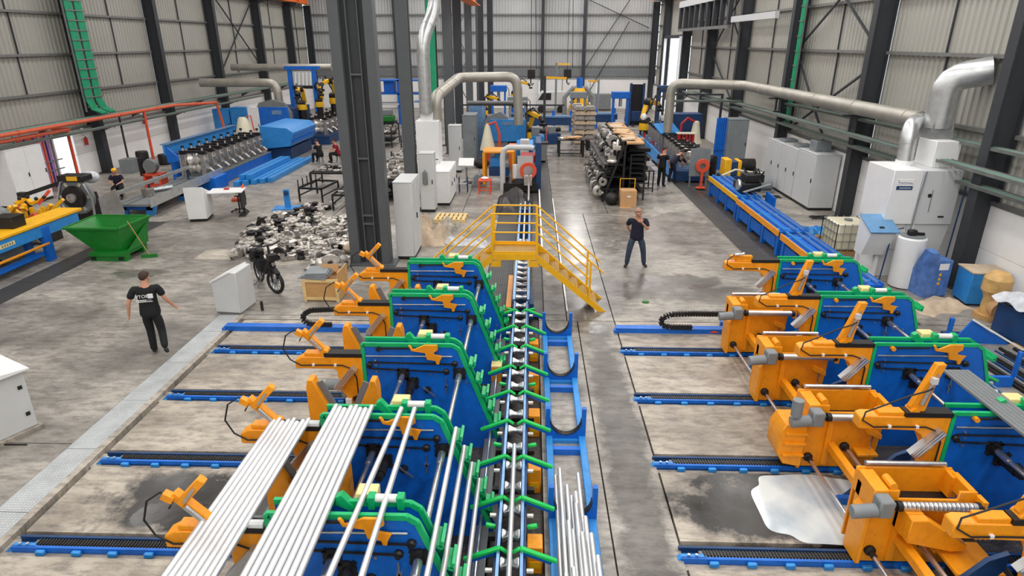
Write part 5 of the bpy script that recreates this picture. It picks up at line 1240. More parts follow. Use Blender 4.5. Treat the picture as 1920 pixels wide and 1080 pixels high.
# ------------------------------------------------------------------ centre
cabinet('big white cabinet directly right of the huge grey column', -3.76, 18.9, 1.3, .55, 2.35, 'cabgrey', 2, R(90))
cabinet('white drive cabinet with dark window beside the second grey column', -3.97, 24.3, .56, .62, 2.25, 'cabgrey', 1)
t = thing('wall_coat', 'grey jacket hanging on the front of the white drive cabinet', 'jacket', (-4.02, 23.93, 1.1)); MB().box(-.09, .09, -.05, .05, 0, .5).build('cloth', 'midgrey', t, .03); MB().box(-.03, .03, -.01, .03, .5, .56).build('hook', 'steel', t)
cabinet('row of small white consoles behind the white drive cabinet', -3.6, 26.3, 2.4, .7, 1.35, 'white', 3, R(90), name='control_cabinet')
t = thing('filter_box', 'tall plain white filter box with a duct on top in the middle row', 'filter', (-4.3, 27.2, 0)); MB().box(-.48, .46, -.5, .5, 1.6, 3.15).build('housing', 'white', t, .01); MB().box(-.48, .46, -.5, .5, .1, 1.55).build('lower_housing', 'white', t, .01)
for x in (-.44, .4): MB().box(x, x + .06, -.48, -.42, 0, 1.6).build('leg', 'white', t)
MB().box(-.3, .2, -.3, .3, 3.15, 3.45).build('outlet_hood', 'white', t); MB().box(.2, .4, -.2, .2, 3.15, 3.2).build('outlet_flange', 'galv', t)
cabinet('white cabinet with black plinth further along the middle row', -3.82, 32.4, .62, .7, 2.3, 'cabgrey', 1)
cabinet('grey cabinet with a blue edge beside the white middle cabinets', -3.3, 35.2, .7, 1.6, 2.55, 'gear', 1, name='grey_cabinet')
one('machine_enclosure', 'blue edged white enclosure behind the grey cabinet', 'enclosure', 'steelblue', MB().box(-.4, .4, -1, 1, 0, 2.9), (-3.1, 37.6, 0), bevel=.02)
t = thing('glass_stand', 'small framed glass stand on the floor beside the white consoles', 'stand', (-2.95, 27.5, 0))
for a in (-.18, .18):
    for b in (-.15, .15): MB().box(a - .015, a + .015, b - .015, b + .015, 0, .7).build('leg', 'dblue', t)
MB().box(-.18, .18, -.15, .15, .4, .42).build('shelf', 'galv', t)
t = thing('sloped_panel', 'white sloped operator panel on a post beside the white consoles', 'panel', (-2.95, 29.0, 0)); MB().box(-.04, .04, -.04, .04, 0, .95).build('post', 'gear', t); MB().cbox((0, 0, 1.05), (.7, .5, .12), rx=R(35)).build('screen', 'white', t, .01)
t = thing('cable_coil', 'tangled black cable on the floor between cabinets and mill', 'cable', (-2.9, 29.6, 0))
MB().tube([(.5 * math.cos(k * .7) * (1 - k * .02), .3 * math.sin(k * .9), .015) for k in range(26)], .013, 6).build('cable', 'black', t)
one('rubbish_bag', 'black rubbish bag on the floor left of the central mill', 'bag', 'black', MB().sphere((0, 0, .24), .4, 12, 8, (1.1, .9, .62)), (-2.6, 33.4, 0))
t = thing('pallet', 'pale wooden pallet on the floor left of the yellow steps', 'pallet', (-2.95, 22.95, 0), R(-2))
for k in range(7): MB().box(-.58 + k * .17, -.47 + k * .17, -.5, .5, .115, .135).build('deck_board', 'palletw', t)
for y in (-.45, 0, .45): MB().box(-.58, .58, y - .05, y + .05, .02, .115).build('bearer', 'palletw', t); MB().box(-.58, .58, y - .05, y + .05, 0, .02).build('bottom_board', 'palletw', t)
# crumpled wrapping sheets
def crumple(w, d, h, sd):
    r = random.Random(sd); ph = [r.uniform(0, 6) for _ in range(6)]
    def f(u, v):
        x = (u - .5) * w; y = (v - .5) * d; e = max(0, 1 - (2 * u - 1) ** 2) * max(0, 1 - (2 * v - 1) ** 2)
        z = h * e ** .6 * (.55 + .25 * math.sin(7 * u + ph[0]) + .22 * math.sin(9 * v + ph[1]) + .16 * math.sin(13 * (u + v) + ph[2]) + .1 * math.sin(21 * (u - v) + ph[3]))
        return (x + .06 * math.sin(11 * v + ph[4]), y + .06 * math.sin(12 * u + ph[5]), max(z, 0) + .004)
    return f
one('wrapping_sheet', 'crumpled brown protective sheet at the foot of the white cabinet', 'sheet', 'fabric', cloth(20, 16, crumple(1.3, 1.4, .95, 1)), (-3.4, 20.3, 0))
one('wrapping_sheet', 'crumpled pale film sheet right of the brown sheet', 'sheet', 'curb', cloth(20, 16, crumple(1.1, 1.2, .7, 2)), (-2.7, 21.1, 0))
one('wrapping_sheet', 'long folded white plastic strip in front of the pallet', 'sheet', 'foil', cloth(24, 8, crumple(1.6, .45, .35, 3)), (-2.1, 19.9, 0), rz=R(-14))
one('wrapping_sheet', 'crumpled tan paper tucked behind the brown sheet', 'sheet', 'fabric', cloth(16, 12, crumple(.9, .9, .8, 4)), (-3.95, 21.6, 0))
# central mill
t = thing('tube_mill', 'central tube mill head with grey pipe arch, red ring and blue drives', 'machine', (-.9, 28.6, 0))
MB().box(-1.25, .15, 0, 1.3, 1.55, 1.62).build('yellow_deck', 'orange', t)
for x in (-1.22, .1):
    for y in (.05, 1.2): MB().box(x - .06, x + .06, y - .06, y + .06, 0, 1.55).build('yellow_leg', 'orange', t)
MB().box(-.95, -.3, .2, 1.0, .9, 1.3).build('blue_drive', 'lblue', t, .02); MB().cyl((-.6, .4, 1.3), (-.6, .4, 1.5), .14, 12).build('blue_motor', 'lblue', t); MB().box(-1.0, -.1, .1, 1.1, .5, .9).build('blue_cabinet', 'dblue', t)
MB().tube([(-.35, -.6, 0), (-.35, -.6, 1.5), (-.3, -.6, 1.78), (-.1, -.6, 1.9), (.9, -.6, 1.9), (1.0, -.6, 1.86)], .12, 12).build('pipe_arch', 'cabgrey', t)
MB().bar((-1.0, -.4, .45), (-.4, -.5, .45), .1, .1).build('side_arm', 'cabgrey', t)
MB().lathe([(.22, -.06), (.36, -.06), (.38, 0), (.36, .06), (.22, .06)], (.78, -.7, .9), 'y', 20, True).build('red_ring', 'redor', t)
MB().box(.3, 1.0, -.4, -.36, .5, 1.5).build('clear_shield', 'cabgrey', t); MB().box(.45, 1.1, -.3, .6, 1.2, 1.5).build('red_rollbox', 'red', t, .02)
MB().box(1.1, 1.35, -.6, 1.5, 0, 2.1).build('blue_column', 'dblue', t, .02); MB().box(.6, .95, -1.0, -.75, .3, .75).build('clamp_head', 'cast2', t, .02); MB().cyl((.2, -.3, .5), (.2, -.3, 1.1), .12, 12).build('filter_cup', 'white', t)
MB().box(-.3, 1.2, -.8, 2.6, 0, .35).build('base', 'dark', t); MB().box(.2, 1.0, 1.4, 3.2, .4, 1.7).build('rear_drive', 'lblue', t, .02); MB().box(.4, .8, 1.0, 1.4, .5, 2.0).build('white_housing', 'cabgrey', t, .02)
MB().cyl((-1.5, 0, .35), (-1.5, .5, .35), .22, 12).build('pump', 'gear', t); MB().box(-1.8, -1.2, -.1, .7, 0, .15).build('pump_base', 'midgrey', t)
t = thing('outlet_line', 'straight steel outlet tube and pale guide rails leading to the yellow steps', 'rails', (-.2, 13.9, 0))
for s in (-.17, .17): MB().box(s - .03, s + .03, 0, 9.6, .45, .52).build('guide_rail', 'steelblue', t)
MB().cyl((.12, 9.6, .62), (.12, 14.0, .8), .04, 8).build('outlet_tube', 'steel', t)
MB().cyl((0, 3.0, .56), (0, 9.6, .56), .03, 8).build('centre_tube', 'pipe', t)
for k in range(12): MB().lathe([(.09, -.13), (.05, 0), (.09, .13)], (0, .3 + k * .42, .44), 'x', 12).build('hourglass_roller', 'steel', t)
for k in range(5): MB().box(-.2, .2, .6 + k * 2.1, .75 + k * 2.1, -.06, .42).build('support', 'dblue', t)
MB().box(-.36, -.24, 0, 2.2, .2, .32).build('orange_channel', 'orange', t); MB().box(.17, .3, 0, 1.2, -.02, .4).build('blue_side', 'dblue', t)
one('white_rail', 'long white rail on the floor right of the outlet line', 'rail', 'white', MB().box(-.03, .03, 0, 9.5, 0, .06), (.38, 19.0, 0))
one('white_rail', 'thin pale strip on the floor edge right of the grating', 'rail', 'white', MB().box(-.02, .02, 0, 12, 0, .03), (.93, 14.4, 0))
def heap(u, v):
    x = (u - .5) * 1.5; y = (v - .5) * 3.6; e = max(0, 1 - (2 * u - 1) ** 2) * max(0, 1 - (2 * v - 1) ** 2)
    return (x, y, .75 * e ** .7 * (.7 + .2 * math.sin(9 * u + 4 * v) + .12 * math.sin(17 * v)) + .0)
one('swarf_heap', 'dark grey heap of swarf sludge in the pit before the mill', 'heap', 'castd', cloth(16, 24, heap), (-.65, 25.4, -.05))
table('small open orange red side table left of the mill', -2.0, 27.5, .55, .6, .6, 'redor', name='side_table')
one('foam_pad', 'white crumpled rag on the orange side table', 'rag', 'paper', MB().sphere((0, 0, .05), .18, 10, 6, (1, .8, .35)), (-2.0, 27.5, .602))
t = thing('hopper_cone', 'pale cone shaped strip guide beside the central blue machine', 'hopper', (-2.3, 34.0, 0)); MB().lathe([(.42, .85), (.12, 2.1), (.06, 2.2)], (0, 0, 0), 'z', 16).build('cone', 'ibc', t); MB().cyl((0, 0, 0), (0, 0, .85), .15, 10).build('stand', 'redor', t); MB().tube([(.06, 0, 2.15), (.4, 0, 2.3), (.62, 0, 1.7), (.62, 0, 1.0)], .07, 8).build('arm', 'redor', t)
t = thing('weld_cabin', 'blue welding cabin with grey curved end behind the central mill', 'machine', (-1.4, 36.0, 0))
MB().prism([(-1.3, 0), (-1.3, 1.9), (-1.05, 2.35), (-.3, 2.6), (.1, 2.3), (.1, 0)], 'y', 0, .3).build('end_cap', 'gear', t); MB().box(-.9, 1.1, -.1, 0, 1.0, 2.2).build('front_panel', 'lblue', t, .02); MB().box(-.2, .4, -.12, -.1, 1.9, 2.08).build('plate', 'steelblue', t); MB().box(-1.2, 1.0, .3, 3, 0, 2.0).build('body', 'dblue', t)
one('orange_bin', 'orange box in front of the central blue cabin', 'bin', 'craneor', MB().box(-.4, .4, -.3, .3, 0, 1.3), (-.75, 33.0, 0), bevel=.02)
t = thing('waste_bin', 'dark grey wheeled bin right of the central mill', 'bin', (.55, 35.4, 0)); MB().prism([(-.28, .08), (.28, .08), (.36, 1.0), (-.36, 1.0)], 'y', -.3, .3).build('tub', 'midgrey', t, .02); MB().box(-.38, .38, -.33, .35, 1.0, 1.06).build('lid', 'castd', t); MB().cyl((-.3, .25, .08), (.3, .25, .08), .08, 10).build('wheel', 'black', t)
table('black table with papers in the far aisle', 2.3, 37.7, 1.5, 1.4, .95, 'black', leg=.12)
one('paper_sheet', 'white drawing lying on the black table in the far aisle', 'paper', 'paper', MB().box(-.4, .4, -.3, .3, 0, .008), (2.1, 37.9, .952), rz=R(15))
for k in range(3): one('folded_carton', '%s pale flat carton leaning on the black table' % NTH[k], 'carton', 'card', MB().cbox((0, 0, .02), (.9, .5, .03), rz=R(20 * k)), (2.3 + .1 * k, 37.5, .962 + .035 * k), 'cartons on black table')
# black sloping rack of rolls right of the aisle
t = thing('roll_rack', 'black leaning steel rack packed with rolls, nearest to the cardboard box', 'rack', (3.55, 26.0, 0))
for y in (0, 2.2, 4.4, 6.6):
    MB().prism([(-.62, 0), (-.52, 0), (.28, 2.45), (.2, 2.5)], 'y', y - .03, y + .03).build('sloping_post', 'black', t); MB().box(.2, .28, y - .03, y + .03, 0, 2.45).build('upright', 'black', t)
MB().add([(-.5, 0, .15), (.2, 0, 2.4), (.2, 6.6, 2.4), (-.5, 6.6, .15), (-.47, 0, .14), (.23, 0, 2.39), (.23, 6.6, 2.39), (-.47, 6.6, .14)], [(0, 1, 2, 3), (7, 6, 5, 4), (0, 4, 5, 1), (1, 5, 6, 2), (2, 6, 7, 3), (3, 7, 4, 0)]).build('mesh_back', 'castd', t)
MB().box(.2, 1.0, 0, 6.6, 2.35, 2.42).build('top_shelf', 'card', t)
for z in (.5, 1.0, 1.5): MB().box(-.6, .25, 0, 6.6, z, z + .04).build('shelf', 'black', t)
q = []
for lv in range(5):
    for j in range(22): q.append((3.55 - .72 + lv * .17, 26.2 + j * .3, .22 + lv * .46))
rolls_stuff([p for i, p in enumerate(q) if i % 22 >= 9], 'rolls on the far part of the black leaning rack', '', 'cast', .8)
rolls_stuff([(p[0] + .3, p[1] + .15, p[2] + .1) for p in q], 'dark rolls deep inside the black leaning rack', '', 'castd', .8)
q = [p for i, p in enumerate(q) if i % 22 < 9]
rolls(len(q), lambda i: q[i], 'forming roll hanging on the aisle side of the black leaning rack', 'rolls on the black leaning rack', ('cast', 'castd', 'cast', 'cast2'), 1.0, 1.3, tilt=.8)
for k in range(9): one('folded_carton', '%s flat brown carton from the camera on top of the leaning rack' % NTH[k], 'carton', 'card' if k % 2 else 'fabric', MB().cbox((0, 0, .03), (.55, .6, .05), rz=R(17 * k), ry=R(6 * (k % 3 - 1))), (4.0 + .1 * (k % 3), 26.7 + k * .68, 2.45), 'cartons on the leaning rack')
t = thing('roll_rack', 'black open rack of trays behind the leaning rack', 'rack', (4.35, 26.3, 0))
for y in (0, 3.2, 6.4):
    for x in (-.25, .35): MB().box(x - .03, x + .03, y - .03, y + .03, 0, 1.9).build('post', 'black', t)
for z in (.3, .7, 1.1, 1.5, 1.85): MB().box(-.28, .38, 0, 6.4, z, z + .05).build('tray_shelf', 'black', t)
for k, (z, y) in enumerate([(.75, .5), (1.15, .7), (1.55, .5), (1.9, .6), (1.15, 2.4), (1.9, 2.2)]):
    one('black_tray', '%s black parts tray from the front bottom on the open tray rack' % NTH[k], 'tray', 'tblack', MB().box(-.4, .5, -.4, .5, 0, .14), (4.38, 26.3 + y, z + .06 - (.0 if z != 1.9 else 0.0)), 'trays on the open rack', R(4 * k - 6), .01)
for k, (x, y, h) in enumerate([(2.95, 40.5, 2.7), (3.6, 40.5, 2.6), (2.9, 42.0, 2.5)]):
    for j in range(9): one('tooling_tray', '%s tooling tray from the floor in the %s far stack' % (NTH[j], ['left', 'right', 'rear'][k]), 'tray', 'fabric' if j % 2 else 'cast', MB().box(-.32, .32, -.35, .35, 0, .16).box(-.25, .25, -.28, .28, .16, .24), (x + .04 * (j % 2), y, .003 + j * .285), ['left', 'right', 'rear'][k] + ' stack of tooling trays', R(3 * (j % 3)), .01)
t = thing('cardboard_box', 'brown cardboard box on the floor before the leaning rack', 'box', (3.92, 25.35, 0)); MB().box(-.32, .32, -.28, .28, 0, .66).build('carton', 'card', t, .008); MB().box(-.06, .08, -.286, -.28, .4, .46).build('label', 'paper', t); MB().box(-.35, .1, -.45, -.28, .0, .01).build('loose_flap', 'card', t)
t = thing('hand_trolley', 'yellow tubular hand trolley behind the cardboard box', 'trolley', (3.95, 25.8, 0))
MB().tube([(-.3, 0, .05), (-.3, .02, 1.0), (.3, .02, 1.0), (.3, 0, .05)], .022, 8).build('frame', 'yellow', t); MB().box(-.3, .3, -.05, .12, 0.0, .05).build('toe_plate', 'yellow', t); MB().bar((-.3, .01, .6), (.3, .01, .6), .03, .03).build('crossbar', 'yellow', t)
one('rubbish_bag', 'dark green black bag beside the cardboard box', 'bag', 'black', MB().sphere((0, 0, .25), .32, 12, 8, (.9, 1, .8)), (3.3, 25.5, 0))
table('black steel work trolley right of the trays', 5.05, 28.4, .7, 1.1, .95, 'black', name='work_trolley', cat='trolley')
table('black low trolley behind the black steel work trolley', 4.95, 30.2, .7, 1.1, .8, 'black', name='work_trolley', cat='trolley')
t = thing('oily_puddle', 'small wet spot with rag on the floor in the middle aisle', 'puddle', (2.95, 15.0, 0)); MB().lathe([(.17, 0), (.16, .004)], (0, 0, 0), 'z', 16).build('wet_ring', 'curb', t); MB().sphere((0, .02, .03), .06, 8, 5, (1.6, 1, .5)).build('rag', 'bingreen', t)

# ------------------------------------------------------------------ right side
def roller_table(label, x, y0, y1, h, side, w=.85):
    t = thing('run_out_table', label, 'run-out table', (x, y0, 0)); L = y1 - y0
    MB().box(-w / 2 - .04, -w / 2, 0, L, h - .2, h).build('side_plate', side, t, .01)
    MB().box(w / 2, w / 2 + .04, 0, L, h - .15, h).build('far_side_plate', 'blue', t)
    MB().box(-w / 2, w / 2, 0, L, h - .1, h - .04).build('bed_plate', 'blue', t)
    for s in (-.28, .05, .3): MB().box(s - .025, s + .025, 0, L, h, h + .05).build('guide_rail', 'steelblue' if s > 0 else 'lblue', t)
    n = max(2, int(L / 1.1))
    for k in range(n + 1):
        y = .15 + (L - .3) * k / n
        MB().box(-w / 2 + .02, -w / 2 + .16, y - .1, y + .1, -.06, h - .1).build('leg', 'blue', t, .01); MB().box(w / 2 - .16, w / 2 - .02, y - .1, y + .1, -.06, h - .1).build('leg', 'dblue', t)
    for j in range(n):
        a = .15 + (L - .3) * j / n + .16; b_ = .15 + (L - .3) * (j + 1) / n - .16
        MB().box(-w / 2 + .03, -w / 2 + .06, a, b_, .12, h - .3).build('skirt_panel', 'blue', t)
    k = .3
    while k < L: MB().cyl((-w / 2, k, h - .06), (w / 2, k, h - .06), .05, 8).build('roller', 'lblue', t); k += 1.8
    return t
roller_table('blue run-out table with an orange edge behind the right bank, near section', 8.1, 14.6, 18.9, .75, 'orange')
roller_table('blue run-out table with an orange edge, middle section beyond a gap', 8.1, 19.1, 23.4, .78, 'orange')
roller_table('blue run-out table with a yellow edge and dark cutting head, far section', 8.15, 23.6, 27.6, .8, 'yellow')
t = thing('cutting_head', 'black cutting head with tangled cables on the yellow edged table', 'machine head', (8.3, 24.1, .87)); 
MB().box(-.35, .45, 0, .9, 0, .3).build('carriage', 'castd', t, .02); MB().box(-.1, .6, .2, .8, .3, .6).build('drive_box', 'black', t, .03); MB().lathe([(.2, -.06), (.22, 0), (.2, .06)], (-.35, .2, .22), 'x', 14).build('saw_ring', 'steel', t); MB().bar((-.3, -.3, .05), (.75, -.1, .32), .14, .03).build('grey_guard', 'gear', t)
rq = random.Random(9)
for k in range(5): MB().tube([(rq.uniform(-.2, .5), rq.uniform(0, .8), .3), (rq.uniform(-.2, .8), rq.uniform(0, .9), .75), (rq.uniform(.4, .9), rq.uniform(.3, 1.2), .3)], .03, 6).build('cable', 'black', t)
t = thing('blue_bracket_frame', 'blue slanted side frame right of the run-out table', 'frame', (8.85, 22.9, 0)); MB().prism([(0, 0), (1.0, 0), (.9, .95), (0, .9)], 'x', 0, .06).build('plate', 'blue', t); MB().box(-.3, 0, .3, .5, .0, .6).build('foot', 'blue', t)
roller_table('rear end section of the right line passing under the dust filter, all blue', 8.1, 13.9, 14.5, .6, 'blue')
t = thing('saw_guard', 'grey sheet guard with a red ring on an orange stand at the right mill', 'guard', (7.6, 28.9, 0))
MB().box(-.45, .45, 0, .03, .5, 1.75).build('sheet', 'gear', t, .01); MB().box(-.4, -.34, .03, .1, 0, .5).build('foot', 'midgrey', t); MB().box(.34, .4, .03, .1, 0, .5).build('foot', 'midgrey', t)
MB().lathe([(.13, -.04), (.3, -.04), (.32, 0), (.3, .04), (.13, .04)], (.1, -.15, 1.0), 'y', 18, True).build('ring', 'redor', t); MB().box(.05, .15, -.2, -.1, 0, .72).build('stand', 'redor', t); MB().box(-.1, .3, -.3, 0, 0, .04).build('stand_foot', 'redor', t)
t = thing('drive_unit', 'yellow and blue gearbox with a black motor beside the right mill', 'drive', (9.3, 29.3, 0))
MB().box(-.6, .9, -.4, .6, 0, .5).build('base', 'dblue', t, .01); MB().box(-.55, -.25, -.35, .4, .5, 1.25).build('yellow_guard', 'yellow', t, .02); MB().box(-.25, .05, -.3, .35, .5, 1.15).build('gearbox', 'dblue', t, .02); MB().box(.05, .2, -.35, .4, .5, 1.2).build('yellow_guard', 'yellow', t, .02)
MB().cyl((.2, 0, .95), (.85, 0, .95), .3, 16).build('motor', 'castd', t); MB().cyl((.6, -1.2, .35), (1.3, -1.2, .35), .28, 16).build('second_motor', 'gear', t); MB().box(.5, 1.4, -1.5, -.9, 0, .1).build('second_base', 'midgrey', t)
MB().tube([(-.9, -1.2, .7), (-.3, -1.1, .95), (.3, -1.1, .85), (.9, -1.1, .8)], .045, 8).build('hose', 'ibc', t)
for k, (x, y) in enumerate([(6.9, 30.2), (6.95, 33.2), (7.0, 36.2), (7.0, 39.4)]):
    t = thing('mill_section', 'blue mill bed section of the right line, %s' % ORD[k], 'machine bed', (x + .8, y, 0), 0, 'right mill bed sections')
    MB().box(-.9, .6, 0, 2.9, 0, .5).build('bed', 'dblue', t, .02); MB().prism([(-1.0, .1), (-.9, .62), (-.84, .62), (-.9, .1)], 'y', .05, 2.85).build('side_panel', 'lblue', t, .01)
    MB().box(-.5, .6, .1, 2.8, .5, .58).build('bed_plate', 'steelblue', t); MB().box(.42, .6, .2, 2.7, .58, .9).build('drive_box', 'blue', t, .02)
    for j in range(3): MB().cyl((-.7, .5 + j * .9, .62), (-.7, .5 + j * .9, .85), .06, 8).build('adjuster', 'red' if j == 1 else 'steel', t)
for k in range(14):
    o = copy_tree(proto, None, (7.6 + .05 * (k // 3), 30.6 + k * .82, .585), 0, '%s forming stand of the right mill line from the camera' % NTH[k], 'right mill forming stands'); o.scale = (.72, .8, .78)
t = thing('tilted_screen', 'tilted light blue panel with white windows on the right mill', 'panel', (7.45, 36.0, 1.75)); MB().cbox((0, 0, .0), (1.3, .9, .08), rx=R(30), rz=R(25)).build('panel', 'lblue', t, .01); MB().cbox((-.1, 0, .045), (.8, .5, .02), rx=R(30), rz=R(25)).build('window', 'paper', t); MB().box(-.06, .06, -.05, .05, -.3, -.02).build('post', 'dblue', t)
t = thing('gas_rack', 'red and cream valve rack beside the cone on the right line', 'rack', (8.2, 34.6, 0)); MB().box(-.5, .5, -.25, .25, 0, 1.2).build('base', 'dblue', t)
for k in range(5): MB().box(-.42 + k * .18, -.3 + k * .18, -.2, .2, 1.2, 1.65).build('valve_block', 'red', t)
MB().box(-.5, .5, -.26, .26, 1.65, 1.7).build('top_bar', 'ibc', t)
t = thing('hopper_cone', 'cream cone hopper with red arch at the right mill line', 'hopper', (9.05, 36, 0)); MB().lathe([(.42, .95), (.3, 1.2), (.16, 2.1), (.08, 2.15)], (0, 0, 0), 'z', 16).build('cone', 'ibc', t); MB().cyl((0, 0, 0), (0, 0, .95), .25, 10).build('stand', 'midgrey', t); MB().tube([(-.1, 0, 2.1), (-.5, 0, 2.3), (-.8, 0, 2.0), (-.85, 0, 1.2)], .07, 8).build('arch', 'red', t)
cabinet('blue and grey machine enclosure behind the cream cone on the right', 9.4, 40.2, 1.8, 1.2, 2.1, 'dblue', 2, name='machine_enclosure')
cabinet('tall grey cabinet with ribbed bright blue side near the right wall', 10.4, 33.4, 1.0, 1.0, 2.55, 'gear', 1, name='tall_cabinet')
t = thing('blue_curtain', 'bright blue ribbed sheet panel beside the tall grey cabinet', 'panel', (9.7, 33.3, 0)); 
for k in range(6): MB().cyl((-.25 + k * .09, 0, 1.0), (-.25 + k * .09, 0, 2.6), .05, 8).build('rib', 'blue', t)
MB().box(-.3, .28, .03, .07, 0, 2.6).build('back_sheet', 'blue', t)
one('oil_drum', 'brown barrel at the start of the right mill line', 'drum', 'card', MB().lathe([(.3, 0), (.32, .05), (.3, .45), (.32, .5), (.3, .85), (.28, .9)], (0, 0, 0), 'z', 16), (6.35, 38.2, 0))
one('oil_drum', 'dark grey barrel behind the blue drives near the right wall', 'drum', 'castd', MB().lathe([(.3, 0), (.32, .05), (.3, .45), (.32, .5), (.3, .85), (.28, .9)], (0, 0, 0), 'z', 16), (9.0, 32.2, 0))
for k in range(3):
    cabinet('beige electrical cabinet at the right wall, %s' % ['nearest the camera', 'middle', 'farthest from the camera'][k], 11.36, 25.6 + k * 1.75, 1.72, .95, 2.15 if k == 0 else 2.05, 'ibc' if 0 else 'cabgrey', 1 if k == 0 else 2, R(-90), grp='cabinets at the right wall')
for k in range(3): one('air_cooler', 'grey cooling unit on top of the right wall cabinets, %s' % ORD[k], 'cooler', 'gear', MB().box(-.3, .3, -.3, .3, 0, .4 if k == 0 else .12), (11.4, 25.7 + 1.6 * k, 2.182 if k == 0 else 2.082), 'units on the cabinets', 0, .02)
# dust filter
t = thing('dust_filter', 'large white dust filter unit with blue lidded hopper at the right wall', 'filter', (10.4, 17.6, 0))
MB().box(-.75, .02, -.5, .9, 1.55, 3.02).build('left_housing', 'white', t, .012); MB().box(.03, 1.05, -.5, .9, 1.55, 3.02).build('right_housing', 'cabgrey', t, .012)
MB().box(.42, 1.08, -.1, .75, 3.02, 3.72).build('outlet_box', 'white', t, .01); MB().cyl((-.04, .4, 3.02), (-.04, .4, 3.14), .23, 16).build('port', 'white', t)
MB().prism([(-.1, 1.55), (1.05, 1.55), (.9, .6), (.5, .25), (.1, .25)], 'y', -.45, .85).build('lower_hopper', 'cabgrey', t)
MB().box(-.75, .08, -.4, .6, .8, 1.55).build('dump_box', 'white', t, .01)
for (x, y) in ((-.72, -.42), (.06, -.42), (-.72, .55), (.95, .8)): MB().box(x - .05, x + .05, y - .05, y + .05, 0, 1.55).build('leg', 'white', t)
MB().box(-.7, -.05, -.38, .5, 0, .8).build('lower_cabinet', 'white', t, .01)
MB().cbox((-.92, -.62, 1.6), (.78, .8, .04), rx=R(24)).build('lid', 'lidblue', t, .006)
MB().prism([(-.9, 1.38), (-.6, .7), (-.2, .7), (-.2, 1.72)], 'x', -1.25, -.58).build('feed_box', 'white', t)
MB().cbox((-.95, -.82, 1.54), (.12, .05, .04), rx=R(24)).build('lid_handle', 'black', t)
lg = MB().box(-.62, -.2, -.512, -.5, 2.66, 2.78).build('maker_plate', 'paper', t, label='white plate with blue script lettering')
lg2 = MB().box(-.62, -.2, -.512, -.5, 2.5, 2.6).build('maker_bar', 'dblue', t, label='dark blue bar with white lettering')
def text(s, size, m, parent, loc, rot=(R(90), 0, 0), name='lettering'):
    cu = bpy.data.curves.new(name, 'FONT'); cu.body = s; cu.size = size; cu.extrude = .002; cu.align_x = 'CENTER'; cu.align_y = 'CENTER'; cu.materials.append(M[m])
    tmp = bpy.data.objects.new(name, cu); COL.objects.link(tmp); bpy.context.view_layer.update()
    me = bpy.data.meshes.new_from_object(tmp); bpy.data.objects.remove(tmp)
    o = bpy.data.objects.new(name, me); COL.objects.link(o); o.location = loc; o.rotation_euler = rot
    if parent: o.parent = parent
    return o
MB().tube([(-.6, -.514, 2.76), (-.59, -.514, 2.69), (-.55, -.514, 2.7), (-.5, -.514, 2.68), (-.44, -.514, 2.7), (-.38, -.514, 2.685), (-.3, -.514, 2.69), (-.23, -.514, 2.68)], .006, 6).build('blue_stroke', 'dblue', lg)
MB().box(-.55, -.24, -.516, -.512, 2.54, 2.56).build('pale_stroke', 'cabgrey', lg2)
MB().box(.35, .37, -.515, -.5, 1.9, 2.5).build('door_bar', 'gear', t); MB().box(.65, .8, -.52, -.5, 1.75, 1.79).build('handle', 'black', t); MB().cyl((.3, -.5, 2.35), (.3, -.53, 2.35), .05, 10).build('gauge', 'black', t)
MB().tube([(.06, -.55, 3.0), (.0, -.55, 2.0), (-.02, -.55, 1.2)], .02, 8).build('conduit', 'gear', t)
# liquid tote, tank, wrapped units
t = thing('liquid_tote', 'caged cream plastic liquid tote on a wooden pallet by the right wall', 'tote', (9.95, 19.6, 0))
MB().box(-.5, .5, -.5, .5, .14, .98).build('bottle', 'ibc', t, .06); MB().cyl((0, 0, .98), (0, 0, 1.03), .12, 12).build('cap', 'midgrey', t)
for k in range(4):
    z = .2 + k * .25
    for s in (-.53, .53): MB().bar((-.53, s, z), (.53, s, z), .02, .02).build('cage_bar', 'galv', t); MB().bar((s, -.53, z), (s, .53, z), .02, .02).build('cage_bar', 'galv', t)
for k in range(6):
    a = -.53 + k * .212
    for s in (-.53, .53): MB().bar((a, s, .12), (a, s, 1.0), .02, .02).build('cage_bar', 'galv', t); MB().bar((s, a, .12), (s, a, 1.0), .02, .02).build('cage_bar', 'galv', t)
for y in (-.45, 0, .45): MB().box(-.55, .55, y - .06, y + .06, 0, .12).build('pallet_bearer', 'wood', t)
t = thing('pallet', 'brown pallet with blue film lying behind the liquid tote', 'pallet', (9.6, 21.2, 0), R(20))
for k in range(6): MB().box(-.55 + k * .19, -.42 + k * .19, -.4, .4, .1, .12).build('deck_board', 'wood', t)
for y in (-.36, 0, .36): MB().box(-.55, .55, y - .04, y + .04, 0, .1).build('bearer', 'wood', t)
one('blue_film', 'crumpled bright blue film on the brown pallet', 'film', 'lblue', cloth(14, 10, crumple(.8, .6, .35, 8)), (9.65, 21.2, .122))
t = thing('round_tank', 'white round plastic tank with a black pump on top', 'tank', (10.12, 16.45, 0)); MB().lathe([(.34, .03), (.35, .1), (.35, 1.36), (.32, 1.4)], (0, 0, 0), 'z', 28).build('vessel', 'white', t); MB().lathe([(.33, 0), (.33, .03)], (0, 0, 0), 'z', 20).build('base_ring', 'black', t)
MB().lathe([(.3, 0), (.3, .03)], (0, 0, 1.4), 'z', 20).build('lid', 'gear', t); MB().box(-.14, .06, -.08, .08, 1.43, 1.58).build('pump', 'black', t, .02); MB().cyl((.06, 0, 1.48), (.28, 0, 1.46), .04, 8).build('pump_outlet', 'black', t)
t = thing('wrapped_cabinet', 'blue control cabinet wrapped in clear film beside the white tank', 'cabinet', (10.55, 15.9, 0), R(8))
